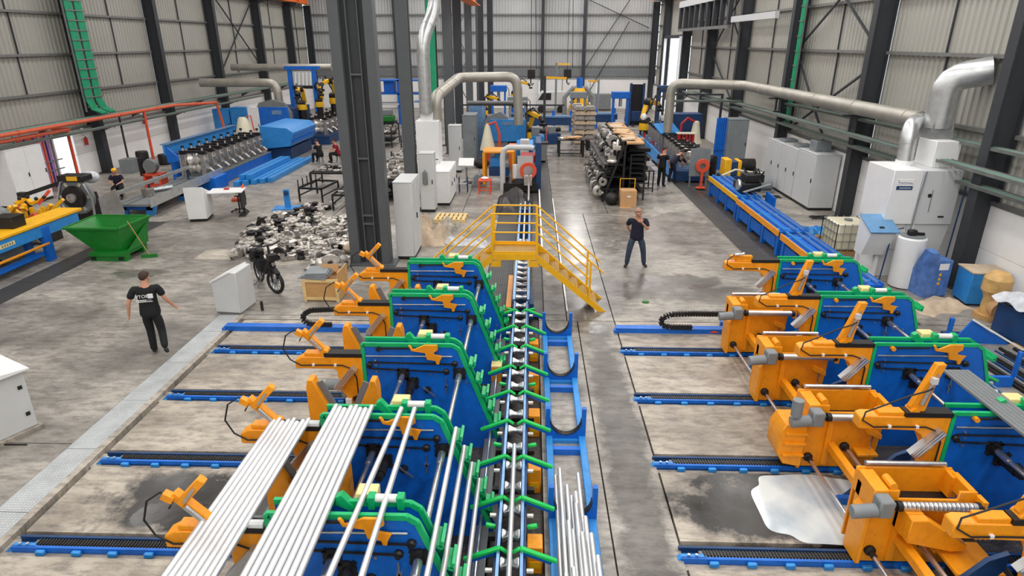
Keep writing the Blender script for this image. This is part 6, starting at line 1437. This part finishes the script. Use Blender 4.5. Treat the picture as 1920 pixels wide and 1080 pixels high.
MB().box(-.2, .22, -.28, .28, .03, 1.0).build('body', 'bluefilm', t, .01); MB().box(-.14, .12, -.288, -.28, .75, .92).build('display', 'paper', t)
for k in range(3): MB().box(-.1, -.04, -.29, -.28, .35 + k * .12, .42 + k * .12).build('button', 'yellow', t)
MB().prism([(-.28, 0), (-.28, 1.2), (.0, 1.25), (.28, .6), (.28, 0)], 'x', -.42, -.2).build('film_wrap', 'bluefilm', t)
t = thing('blue_cabinet', 'blue box cabinet with dusty top against the right wall column', 'cabinet', (12.0 - .2, 16.0, 0), R(-6)); 
t.location = (11.4, 15.35, 0); t.scale = (.85, 1, 1); MB().box(-.5, .5, -.35, .35, .06, .86).build('body', 'lblue', t, .01); MB().box(-.52, .52, -.37, .37, .86, .89).build('top', 'fabric', t)
for a in (-.4, .4): MB().box(a - .05, a + .05, -.3, .3, 0, .06).build('skid', 'black', t)
t = thing('wrapped_part', 'tan paper wrapped machine part standing right of the blue box cabinet', 'wrapped part', (11.05, 14.35, 0))
MB().cyl((0, 0, .0), (0, 0, .12), .32, 12).build('base', 'wood', t); MB().lathe([(.22, .12), (.2, .5), (.24, .62), (.3, .7), (.3, 1.0), (.2, 1.14), (.05, 1.18)], (0, 0, 0), 'z', 12).build('wrapping', 'tanbag', t); MB().cyl((.05, -.3, .3), (.05, .1, .35), .24, 14).build('paper_roll', 'card', t)
t = thing('wrapped_crate', 'dark blue machine crate wrapped in torn clear film at the right edge', 'crate', (11.1, 13.1, 0), R(8))
MB().box(-.5, .6, -.5, .5, 0.05, .75).build('body', 'dblue', t, .02); MB().box(-.55, .65, -.55, .55, 0, .05).build('skid', 'wood', t)
cl = cloth(18, 18, lambda u, v: ((u - .5) * 1.25, (v - .5) * 1.15, 1.02 - .6 * max(0, max(abs(u - .5), abs(v - .5)) * 2 - .75) * 3 * .4 + .06 * math.sin(11 * u) + .05 * math.sin(13 * v))); cl.build('film_wrap', 'foil', t)
for k in range(5): MB().box(-.4 + k * .2, -.25 + k * .2, -.4, .35, .75, .85 + .05 * (k % 2)).build('packing_block', 'card' if k % 2 else 'fabric', t)
t = thing('steel_trough', 'blue triangular steel trough frame on the floor at the right edge', 'frame', (9.75, 12.9, 0), R(-4))
MB().prism([(-.4, 0), (-.1, .55), (.75, .02), (.75, 0)], 'y', 0, .04).build('end_plate', 'blue', t); MB().bar((-.1, 0, .56), (.9, -.3, .02), .05, .03).build('white_edge', 'white', t); MB().box(-.4, .9, .04, .5, 0, .05).build('base', 'dblue', t)
one('blue_post', 'short blue post standing right of the rear right station', 'post', 'blue', MB().box(-.04, .04, -.04, .04, 0, .6), (9.2, 12.9, 0), bevel=.005)
for k in range(3): one('film_sheet', 'torn clear film and board on the floor by the right edge, %s' % ORD[k], 'film', ['foil', 'fabric', 'foil'][k], cloth(18, 12, crumple(1.5, .9, .22, 20 + k)), [(10.6, 10.9, 0), (10.2, 15.0, 0), (10.9, 12.0, .0)][k], 'film on the floor', R(-30 + 50 * k))
cv2 = conveyor(8.05, 4.2, 13.5, 'roller conveyor of the right bank, partly behind the blue stations', 1)
kickers(cv2, 8.05, [7.73, 8.66, 9.57, 10.5, 11.36, 12.28, 13.1], False)
for k, y in enumerate((9.2, 11.0)):
    t = thing('tube_cradle', ['near', 'far'][k] + ' blue upright finger cradle right of the right bank conveyor', 'cradle', (8.95, y, 0))
    MB().box(-.33, .33, -.04, .04, 0, .22).build('foot', 'blue', t)
    for s in (-1, 1): MB().box(s * .33 - .035, s * .33 + .035, -.04, .04, .22, .75).build('finger', 'blue', t, .01)
for k in range(14):
    one('dark_profile', 'long dark steel profile heaped at the right edge, %s from the conveyor' % NTH[k], 'profile', ['castd', 'dark', 'galv', 'dblue'][k % 4], MB().bar((0, 0, .03), (.25 + .02 * k, -4.2, .03), .05, .05), (9.25 + .1 * k, 12.6 - .15 * (k % 3), .004 + .0 * k), 'profiles at the right edge')
# floor odds: oil rags, conduits
for k, (x, y) in enumerate([(11.2, 23.6), (10.6, 27.0)]): 
    t = thing('cable_coil', ['black cable heap at the foot of the nearest beige cabinet', 'black cable heap on the floor by the right wall cabinets'][k], 'cable', (x - .3, y, 0)); MB().tube([(.35 * math.cos(j * .8), .2 * math.sin(j * 1.1), .02 + .01 * (j % 3)) for j in range(22)], .02, 6).build('cable', 'black', t)
# far background machines
t = thing('blue_portal', 'blue two storey press frame far left behind the big column', 'machine', (-12.4, 52, 0))
for x in (0, 1.9, 3.6):
    for y in (0, 1.5): MB().box(x - .1, x + .1, y - .1, y + .1, 0, 3.4).build('post', 'blue', t)
for z in (2.3, 3.3): MB().box(-.1, 3.7, -.1, 1.6, z, z + .1).build('deck', 'blue', t)
MB().box(.7, 1.5, .2, 1.2, 2.4, 3.3).build('drive', 'blue', t, .02); MB().box(.3, 1.9, -.2, 1.0, 1.5, 1.65).build('table', 'cabgrey', t)
t = thing('green_machine', 'small bright green machine under the far blue press frame', 'machine', (-10.4, 46.2, 0)); MB().box(-.7, .7, -.5, .8, .3, .9).build('bed', 'castd', t); MB().box(-.6, .6, -.4, .6, .9, 1.3).build('cover', 'bingreen', t, .05); MB().box(-.5, .5, -.2, .4, 1.3, 1.7).build('top', 'gear', t, .03)
for x in (-.55, .55): MB().box(x - .1, x + .1, -.3, .5, 0, .3).build('foot', 'dark', t)
t = thing('blue_tower', 'narrow blue tower press behind the middle duct', 'machine', (-8.0, 50, 0)); MB().box(-.5, .5, -.4, .4, 0, 1.4).build('base', 'dblue', t); MB().box(-.35, .35, -.3, .3, 1.4, 2.6).build('column', 'blue', t, .02); MB().cyl((0, 0, 2.6), (0, 0, 3.5), .3, 12).build('cylinder', 'blue', t); MB().box(-.9, .9, -.4, .4, 1.9, 2.0).build('shelf', 'steelblue', t)
for k, (x, y, w_) in enumerate([(1.6, 48, 1.5), (-.6, 50, 1.0), (4.9, 50, 1.6)]):
    t = thing('assembly_bench', ['long blue assembly line bench at the far centre', 'blue bench left of the far assembly line', 'blue bench with small vertical heads at the far right'][k], 'machine bed', (x, y, 0))
    MB().box(-w_, w_, -.4, .4, .5, 1.05).build('bench', 'dblue', t, .02); MB().box(-w_, w_, -.45, .45, 1.05, 1.15).build('top', 'steelblue', t)
    for a in (-w_ + .2, 0, w_ - .2): MB().box(a - .12, a + .12, -.3, .3, 0, .5).build('leg', 'blue', t); MB().cyl((a, 0, 1.15), (a, 0, 1.5), .1, 8).build('spindle', 'blue', t)
t = thing('forklift', 'dark blue forklift with raised mast at the far right', 'forklift', (8.2, 52.0, 0))
MB().box(-.6, .6, -.2, 1.6, .3, 1.1).build('chassis', 'dblue', t, .05); MB().box(-.55, .55, .0, .12, 0, 3.1).build('mast_frame', 'castd', t)
for x in (-.5, .5): MB().box(x - .08, x + .08, -.35, -.15, 0, 3.2).build('mast_rail', 'dblue', t); MB().box(x * .95 - .04, x * .95 + .04, .6, .68, 1.1, 2.4).build('cab_post', 'black', t); MB().cyl((x * 1.25, .1, .32), (x * 1.0, .1, .32), .32, 14).build('wheel', 'black', t); MB().cyl((x * 1.25, 1.3, .28), (x * 1.0, 1.3, .28), .28, 14).build('wheel', 'black', t); MB().box(x * .6 - .06, x * .6 + .06, -1.4, -.3, .1, .16).build('fork', 'castd', t)
MB().box(-.55, .55, .5, 1.5, 2.4, 2.46).build('roof', 'black', t); MB().box(-.25, .25, .8, 1.2, 1.1, 1.5).build('seat', 'black', t, .04)
t = thing('van', 'pale grey van parked near the far wall', 'van', (1.6, 62, 0)); MB().prism([(-1.2, .35), (-1.2, 1.1), (-.7, 1.9), (1.6, 1.95), (1.7, .35)], 'y', -.8, .8).build('shell', 'cabgrey', t, .06); MB().prism([(-1.0, 1.15), (-.62, 1.75), (.2, 1.78), (.2, 1.15)], 'y', -.82, .82).build('side_window', 'castd', t)
for x in (-.7, 1.1):
    for s in (-1, 1): MB().cyl((x, s * .82, .34), (x, s * .62, .34), .34, 16).build('wheel', 'black', t)
t = thing('yellow_press', 'yellow and blue round press with arched grey guard at the far centre', 'machine', (4.3, 60, 0)); MB().lathe([(.9, 0), (.9, .8), (.6, 1.0), (.6, 2.0), (.45, 2.3)], (0, 0, 0), 'z', 18).build('body', 'yellow', t); MB().cyl((0, 0, 2.3), (0, 0, 3.2), .28, 12).build('motor', 'blue', t); MB().tube([(-1.3, 0, .0), (-1.3, 0, 1.5), (-.6, 0, 2.3), (.6, 0, 2.3), (1.3, 0, 1.5), (1.3, 0, 0)], .2, 10).build('arch', 'gear', t)
robot('orange yellow robot far behind the middle assembly bench', -1.5, 56, R(80), .8, 2.2)
robot('yellow robot near the far forklift', 4.6, 54, R(-70), .8, 1.0)
t = thing('grey_container', 'dark grey container box at the far wall', 'container', (6.6, 64.0, 0)); MB().box(-1.0, 1.0, -.6, .6, .1, 1.5).build('box', 'midgrey', t, .02); MB().box(-1.0, 1.0, -.6, .6, 0, .1).build('skid', 'black', t)
for k, (x, y, h) in enumerate([(-.1, 62, 4.9), (3.3, 63, 5.2)]):
    t = thing('crane_hook', ['black chain hoist hanging left of centre before the far wall', 'black chain hoist hanging at the far centre'][k], 'hoist', (x, y, 3.6))
    MB().cyl((0, 0, 0), (0, 0, 8.8), .03, 6).build('chain', 'black', t); MB().cyl((.5, 0, .2), (.3, 0, 8.8), .03, 6).build('chain', 'black', t); MB().box(-.3, .4, -.2, .2, -.6, .2).build('block', 'castd', t, .04); MB().tube([(0, 0, -.6), (0, 0, -1.0), (.15, 0, -1.2), (.25, 0, -1.0)], .06, 8).build('hook', 'castd', t)
t = thing('gantry_frame', 'dark pipe frame standing before the right wall behind the mill', 'frame', (8.2, 38.5, 0))
for x in (0, 2.8): MB().box(x - .06, x + .06, -.06, .06, 0, 3.4).build('post', 'coldark', t); MB().box(x - .06, x + .06, 4.9, 5.0, 0, 3.4).build('post', 'coldark', t)
for y in (0, 4.95): MB().box(0, 2.8, y - .05, y + .05, 3.3, 3.4).build('beam', 'coldark', t); MB().bar((0, y, 2.6), (.8, y, 3.3), .06, .06).build('knee_brace', 'coldark', t)
t = thing('standing_frame', 'black pipe frame standing beside the central blue cabin', 'frame', (-.25, 34.9, 0))
MB().box(-.04, .04, -.04, .04, 0, 3.1).build('post', 'coldark', t); MB().box(-3.6, 2.0, -.04, .04, 3.02, 3.1).build('beam', 'coldark', t); MB().box(-3.6, -3.52, -.04, .04, 0, 3.02).build('post', 'coldark', t)
# blue steps and pale pipe stand near right wall (drop pipes)
pipe_run('air_pipe', 'dark blue air pipe standing in front of the dust filter', [(9.72, 16.85, 0), (9.8, 16.85, 1.45), (10.1, 16.9, 1.5)], .018, 'dblue')
pipe_run('air_pipe', 'dark blue air pipe dropping from the tray right of the dust filter', [(11.5, 16.95, 2.7), (11.4, 16.9, .02), (10.9, 16.9, .02)], .02, 'dblue')
# milky puddle
def blob(n, r1, r2, sd, z=.004):
    r = random.Random(sd); ph = [r.uniform(0, 6) for _ in range(4)]; vs = []
    for k in range(n):
        a = 2 * math.pi * k / n; q = 1 + .03 * math.sin(2 * a + ph[0]) + .05 * math.sin(3 * a + ph[1]) + .035 * math.sin(5 * a + ph[2]) + .03 * math.sin(9 * a + ph[3])
        ca, sa = math.cos(a), math.sin(a); vs.append((r1 * q * math.copysign(abs(ca) ** .6, ca), r2 * q * math.copysign(abs(sa) ** .6, sa)))
    return MB().prism(vs, 'z', 0, z)
mm = bpy.data.materials.new('milky_coolant'); mm.use_nodes = True; nt = mm.node_tree; b = nt.nodes['Principled BSDF']
g = nt.nodes.new('ShaderNodeTexCoord'); n = nt.nodes.new('ShaderNodeTexNoise'); n.inputs['Scale'].default_value = 1.3; n.inputs['Detail'].default_value = 4
nt.links.new(g.outputs['Object'], n.inputs['Vector']); r = nt.nodes.new('ShaderNodeValToRGB'); r.color_ramp.elements[0].position = .35; r.color_ramp.elements[0].color = (*lin((168, 180, 192)), 1); r.color_ramp.elements[1].position = .6; r.color_ramp.elements[1].color = (*lin((214, 220, 220)), 1)
nt.links.new(n.outputs[0], r.inputs[0]); nt.links.new(r.outputs[0], b.inputs['Base Color']); b.inputs['Roughness'].default_value = .12
M['milk'] = mm
one('coolant_puddle', 'milky white coolant puddle between the floor rails of the right bank', 'puddle', 'milk', blob(72, .84, .74, 12), (4.16, 7.42, .0))

def press(label, x, y, h, m='blue', m2='cabgrey', rz=0):
    t = thing('hydraulic_press', label, 'machine', (x, y, 0), rz)
    MB().box(-.6, .6, -.4, .4, 0, .7).build('base', 'dblue', t, .02)
    for s in (-.5, .5): MB().box(s - .07, s + .07, -.25, .25, .7, h - .4).build('upright', m, t)
    MB().box(-.65, .65, -.35, .35, h - .45, h).build('crown', m, t, .02); MB().cyl((0, 0, h - 1.0), (0, 0, h - .45), .12, 10).build('ram', 'steel', t); MB().box(-.3, .3, -.2, .2, .7, .95).build('die', m2, t)
    MB().tube([(.5, .2, h), (.8, .2, h - .3), (.85, .1, .9)], .03, 6).build('hose', 'black', t)
press('blue press frame at the far centre left of the robots', -2.6, 52, 3.0)
press('pale press frame right of the long assembly bench', 3.6, 51, 2.6, 'gear')
press('blue press at the far right behind the tray stacks', 6.3, 47, 2.9)
press('second blue press beside the forklift', 9.9, 49, 3.2, 'dblue')
press('grey press frame behind the central welding cabin', -.9, 42.5, 2.9, 'gear')
press('blue press left of the far portal behind the big column', -14.9, 54, 3.2)
for k, (x, y, h, m) in enumerate([(.9, 46, 4.0, 'coldark'), (2.0, 55, 4.6, 'gear'), (-5.4, 41, 3.3, 'coldark'), (5.6, 56, 3.2, 'gear')]):
    t = thing('jib_column', '%s slim jib post with yellow arm from left in the far hall' % NTH[[1, 2, 0, 3][k]], 'jib crane', (x, y, 0), R(40 * k))
    MB().cyl((0, 0, 0), (0, 0, h), .09, 10).build('post', m, t); MB().bar((0, 0, h - .1), (1.5, 0, h - .15), .1, .14).build('arm', 'yellow', t); MB().cyl((1.2, 0, h - .2), (1.2, 0, h - 1.0), .02, 6).build('cable', 'black', t); MB().box(-.25, .25, -.25, .25, 0, .05).build('foot_plate', m, t)
for k, (x, y) in enumerate([(-9.2, 40), (-8.0, 43), (-6.9, 36.5), (-9.8, 36.8)]):
    t = rack('%s small black rack in the hall behind the big column' % NTH[k], x, y, y + 2.4, 1.0, (.4, .9))
    rolls_stuff([(x - .35 + .35 * (i % 3), y + .2 + .3 * (i // 3), .9) for i in range(21)], 'rolls on the %s small rack behind the big column' % NTH[k], '', 'cast')
for k, (x, y, m, h) in enumerate([(.3, 40.2, 'lblue', 1.3), (1.3, 42.2, 'dblue', 1.1), (5.4, 44.5, 'dblue', 1.0), (5.9, 40.8, 'lblue', .9)]):
    t = thing('drive_station', ['light blue drive station behind the grey wheeled bin', 'dark blue drive station in the far middle aisle', 'dark blue drive station right of the tray stacks', 'light blue drive station left of the right mill'][k], 'machine', (x, y, 0), R(15 * k))
    MB().box(-.5, .5, -.5, .5, 0, h * .6).build('base', m, t, .02); MB().box(-.3, .2, -.35, .3, h * .6, h).build('gearbox', 'gear', t, .02); MB().cyl((.2, 0, h * .8), (.6, 0, h * .8), .15, 12).build('motor', 'castd', t); MB().tube([(-.3, -.3, h), (-.5, -.5, h * .7), (-.45, -.55, .1)], .025, 6).build('hose', 'redor', t)
# ------------------------------------------------------------------ people
def skin_obj(name, m, verts, edges, radii, parent, root=0, sub=2):
    me = bpy.data.meshes.new(name); me.from_pydata([tuple(v) for v in verts], edges, [])
    me.materials.append(M[m])
    o = bpy.data.objects.new(name, me); COL.objects.link(o); o.parent = parent
    md = o.modifiers.new('skin', 'SKIN'); md.use_smooth_shade = True; md.branch_smoothing = .6
    for i, r in enumerate(radii):
        sv = me.skin_vertices[0].data[i]; sv.radius = (r, r) if not isinstance(r, tuple) else r; sv.use_root = (i == root); sv.use_loose = False
    s = o.modifiers.new('sub', 'SUBSURF'); s.levels = sub; s.render_levels = sub
    return o
def person(label, loc, rz, J, shirt, trousers, hair='hair', long_sleeve=False, fingers=True):
    t = thing('person', label, 'person', loc, rz)
    j = {k: V(v) for k, v in J.items()}
    if 'spine' not in j: j['spine'] = j['pelvis'].lerp(j['neck'], .42)
    if 'chest' not in j: j['chest'] = j['pelvis'].lerp(j['neck'], .78)
    vs = []; rs = []; es = []; ix = {}
    def add(k, p, r, par=None):
        ix[k] = len(vs); vs.append(V(p)); rs.append(r)
        if par is not None: es.append((ix[par], ix[k]))
    add('pelvis', j['pelvis'], .1); add('spine', j['spine'], .11, 'pelvis'); add('chest', j['chest'], .125, 'spine')
    add('neck', j['neck'], .066, 'chest'); hd = j['head']; d = (hd - j['neck']).normalized()
    add('jaw', j['neck'].lerp(hd, .6), .072, 'neck'); add('skull', hd, .1, 'jaw'); add('crown', hd + d * .07, .08, 'skull')
    f = j.get('face', V((0, 1, 0))).normalized()
    for s in 'LR':
        add('sh' + s, j['sh' + s], .052, 'chest'); add('el' + s, j['el' + s], .042, 'sh' + s); add('wr' + s, j['wr' + s], .028, 'el' + s)
        h = (j['wr' + s] - j['el' + s]).normalized(); h = j.get('hd' + s, h).normalized() if ('hd' + s) in j else h
        side = h.cross(V((0, 1, 0))) if abs(h.y) < .9 else h.cross(V((1, 0, 0))); side.normalize(); side = h.cross(side).normalized()
        add('pa' + s, j['wr' + s] + h * .06, .03, 'wr' + s)
        curl = h.cross(side).normalized() * (1 if s == 'L' else -1)
        for q, (o_, ln) in enumerate(((-.028, .06), (-.01, .072), (.01, .068), (.028, .055))):
            b = j['wr' + s] + h * .09 + side * o_; add('f%s%d' % (s, q), b, .0105, 'pa' + s)
            add('g%s%d' % (s, q), b + h * ln * .55 + curl * .008, .0095, 'f%s%d' % (s, q)); add('t%s%d' % (s, q), b + h * ln * .9 + curl * .028, .008, 'g%s%d' % (s, q))
        b = j['wr' + s] + h * .045 - side * .03; add('u' + s, b, .012, 'pa' + s); add('v' + s, b + h * .035 - side * .025 + curl * .01, .010, 'u' + s)
        add('hp' + s, j['hp' + s], .07, 'pelvis'); add('kn' + s, j['kn' + s], .058, 'hp' + s); add('an' + s, j['an' + s], .04, 'kn' + s)
    body = skin_obj('body', 'skin', vs, es, rs, t)
    # face
    fr = V((0, 0, 1)).cross(f).normalized()
    MB().cyl(hd - d * .012 + f * .075, hd - d * .035 + f * .108, .012, 8, .016).build('nose', 'skin', body)
    for a in (-1, 1):
        MB().sphere(hd + f * .083 + fr * a * .032 + d * .008, .011, 8, 6).build('eye', 'castd', body)
        MB().sphere(hd + fr * a * .09 - d * .01, .024, 8, 6, (.5, .8, 1.2)).build('ear', 'skin', body)
    MB().cbox(hd + f * .084 - d * .062, (.045, .014, .01), rz=math.atan2(-f.x, f.y)).build('mouth', 'red', body)
    hb = MB(); c = hd + d * .035 - f * .012
    hb.sphere((0, 0, 0), .103, 14, 10, (1, 1.05, 1.0)); 
    keep = [i for i, v in enumerate(hb.v) if V(v).dot(d) + V(v).dot(-f) * 1.0 > -.03]
    kk = {i: n for n, i in enumerate(keep)}; hf = [tuple(kk[i] for i in fc) for fc in hb.f if all(i in kk for i in fc)]
    h2 = MB(); h2.add([V(hb.v[i]) + c for i in keep], hf); h2.build('hair', hair, t)
    # clothes
    V2 = []; R2 = []; E2 = []; I2 = {}
    def a2(k, p, r, par=None):
        I2[k] = len(V2); V2.append(V(p)); R2.append(r)
        if par: E2.append((I2[par], I2[k]))
    dn = (j['pelvis'] - j['spine']).normalized()
    a2('hem', j['pelvis'] + dn * .17, (.215, .18)); a2('pe', j['pelvis'], (.205, .17), 'hem'); a2('sp', j['spine'], (.19, .155), 'pe'); a2('ch', j['chest'], (.2, .15), 'sp'); a2('nk', j['chest'].lerp(j['neck'], .7), .085, 'ch')
    for s in 'LR':
        a2('s' + s, j['sh' + s], .085, 'ch'); a2('e' + s, j['sh' + s].lerp(j['el' + s], 1.0 if long_sleeve else .78), .072, 's' + s)
        if long_sleeve: a2('w' + s, j['wr' + s], .045, 'e' + s)
    skin_obj('shirt', shirt, V2, E2, R2, t, 0)
    V2.clear(); R2.clear(); E2.clear(); I2.clear()
    a2('w', j['pelvis'] + V((0, 0, .1)), (.17, .145)); a2('p', j['pelvis'] - V((0, 0, .02)), (.18, .15), 'w')
    for s in 'LR':
        a2('h' + s, j['hp' + s], .108, 'p'); a2('k' + s, j['kn' + s], .08, 'h' + s); a2('a' + s, j['kn' + s].lerp(j['an' + s], 1.08), .066, 'k' + s)
    skin_obj('trousers', trousers, V2, E2, R2, t, 0)
    for s in 'LR':
        toe = j['to' + s]; an = j['an' + s]; heel = an + (an - toe).normalized() * .05; heel.z = min(an.z, heel.z) - .02
        skin_obj('shoe', 'shoe', [heel, an.lerp(toe, .45) - V((0, 0, .012)), toe], [(0, 1), (1, 2)], [.045, .046, .036], t, 0)
    return t
walk = dict(pelvis=(0, 0, .95), neck=(0, .03, 1.46), head=(.01, .07, 1.595), shL=(-.2, 0, 1.42), elL=(-.33, -.05, 1.15), wrL=(-.38, .0, .9), shR=(.2, .02, 1.42), elR=(.3, .02, 1.15), wrR=(.38, .14, .96),
            hpL=(-.09, 0, .89), knL=(-.09, .08, .5), anL=(-.09, .04, .09), toL=(-.09, .21, .04), hpR=(.09, 0, .89), knR=(.13, .0, .5), anR=(.19, -.26, .24), toR=(.21, -.2, .09), face=(.45, 1, 0))
p = person('person walking away in black t-shirt with white back print, black trousers', (-7.88, 11.9, 0), R(18), walk, 'tblack', 'tblack'); p.scale = (1.06,) * 3
# print on the back of the shirt
pb = MB().box(.03, .12, -.006, 0, 0, .09).build('back_print', 'print', p, label='white square of the shirt print'); pb.location = (.03, -.172, 1.25); pb.rotation_euler = (R(-3), 0, 0)
text('VTOB', .088, 'print', pb, (-.075, -.004, .042), name='lettering')
for k in range(9): MB().box(-.18 + k * .03, -.16 + k * .03, -.006, 0, -.045, -.02).build('small_letter', 'print' if k < 6 else 'midgrey', pb)
MB().box(-.17, .1, -.006, 0, -.07, -.055).build('print_line', 'cabgrey', pb)
stand = dict(pelvis=(0, 0, .93), neck=(0, .03, 1.45), head=(.02, .1, 1.6), shL=(-.2, .02, 1.39), elL=(-.25, .14, 1.13), wrL=(-.06, .26, 1.36), shR=(.2, 0, 1.39), elR=(.25, -.12, 1.14), wrR=(.14, -.19, .98),
             hpL=(-.11, 0, .88), knL=(-.19, .04, .48), anL=(-.24, 0, .09), toL=(-.29, .16, .04), hpR=(.11, 0, .88), knR=(.19, .05, .48), anR=(.22, 0, .09), toR=(.30, .15, .04), face=(-.25, 1, -.35))
person('person standing facing the camera, bald, navy polo shirt and jeans, hand on chin', (3.1, 17.85, 0), R(182), stand, 'tnavy', 'jeans', hair='hairg').scale = (1.1, 1.05, 1.03)
st2 = dict(pelvis=(0, 0, .93), neck=(.02, .03, 1.45), head=(.03, .1, 1.6), shL=(-.19, .02, 1.39), elL=(-.25, .02, 1.12), wrL=(-.24, .1, .88), shR=(.19, 0, 1.39), elR=(.26, .04, 1.13), wrR=(.24, .2, .93),
           hpL=(-.09, 0, .88), knL=(-.11, .02, .48), anL=(-.12, 0, .09), toL=(-.15, .16, .04), hpR=(.09, 0, .88), knR=(.1, .03, .48), anR=(.11, 0, .09), toR=(.16, .15, .04), face=(.6, 1, -.35))
person('person in black t-shirt standing by the right mill line with back turned', (5.95, 29.0, 0), R(-35), st2, 'tblack', 'tblack').scale = (1.04,) * 3
bend = dict(pelvis=(0, 0, .95), neck=(0, .38, 1.3), head=(0, .5, 1.38), shL=(-.18, .32, 1.24), elL=(-.2, .48, 1.02), wrL=(-.14, .66, .9), shR=(.18, .32, 1.24), elR=(.22, .5, 1.03), wrR=(.15, .68, .92),
            hpL=(-.09, 0, .89), knL=(-.1, .02, .48), anL=(-.12, -.06, .09), toL=(-.12, .1, .04), hpR=(.09, 0, .89), knR=(.1, .1, .48), anR=(.12, .1, .09), toR=(.12, .27, .04), face=(0, 1, -.7))
person('person in dark blue work clothes bending over the right mill line', (6.6, 29.9, 0), R(-62), bend, 'tnavy', 'tnavy', long_sleeve=True)
sit = dict(pelvis=(0, 0, .5), neck=(0, .12, 1.0), head=(0, .2, 1.14), shL=(-.19, .1, .94), elL=(-.24, .2, .7), wrL=(-.12, .4, .66), shR=(.19, .1, .94), elR=(.24, .22, .7), wrR=(.12, .42, .68),
           hpL=(-.09, .02, .47), knL=(-.14, .44, .48), anL=(-.14, .42, .09), toL=(-.14, .58, .04), hpR=(.09, .02, .47), knR=(.14, .44, .48), anR=(.14, .4, .09), toR=(.14, .57, .04), face=(0, 1, -.6))
def stool(label, x, y):
    t = thing('stool', label, 'stool', (x, y, 0)); MB().cyl((0, 0, .34), (0, 0, .39), .17, 14).build('seat', 'black', t)
    for k in range(4): a = R(45 + 90 * k); MB().bar((.1 * math.cos(a), .1 * math.sin(a), .34), (.17 * math.cos(a), .17 * math.sin(a), 0), .03, .03).build('leg', 'midgrey', t)
stool('low black stool under the seated worker with yellow cap', -17.5, 26.2); stool('low black stool under the worker in black near the far left table', -11.5, 34.6); stool('low black stool under the worker in dark red', -10.6, 34.9)
y_ = person('person wearing a yellow cap and dark overalls, seated behind the coil feeder', (-17.5, 26.2, .0), R(200), sit, 'tnavy', 'tblack')
MB().sphere((0, .2, 1.2), .108, 12, 8, (1, 1.05, .75)).box(-.06, .06, .28, .38, 1.19, 1.205).build('cap', 'yellow', y_)
person('person in black seated at the roll table, facing left', (-11.5, 34.6, .0), R(60), sit, 'tblack', 'tblack')
person('person in dark red top seated beside the big column', (-10.6, 34.9, .0), R(120), sit, 'tred', 'tblack')
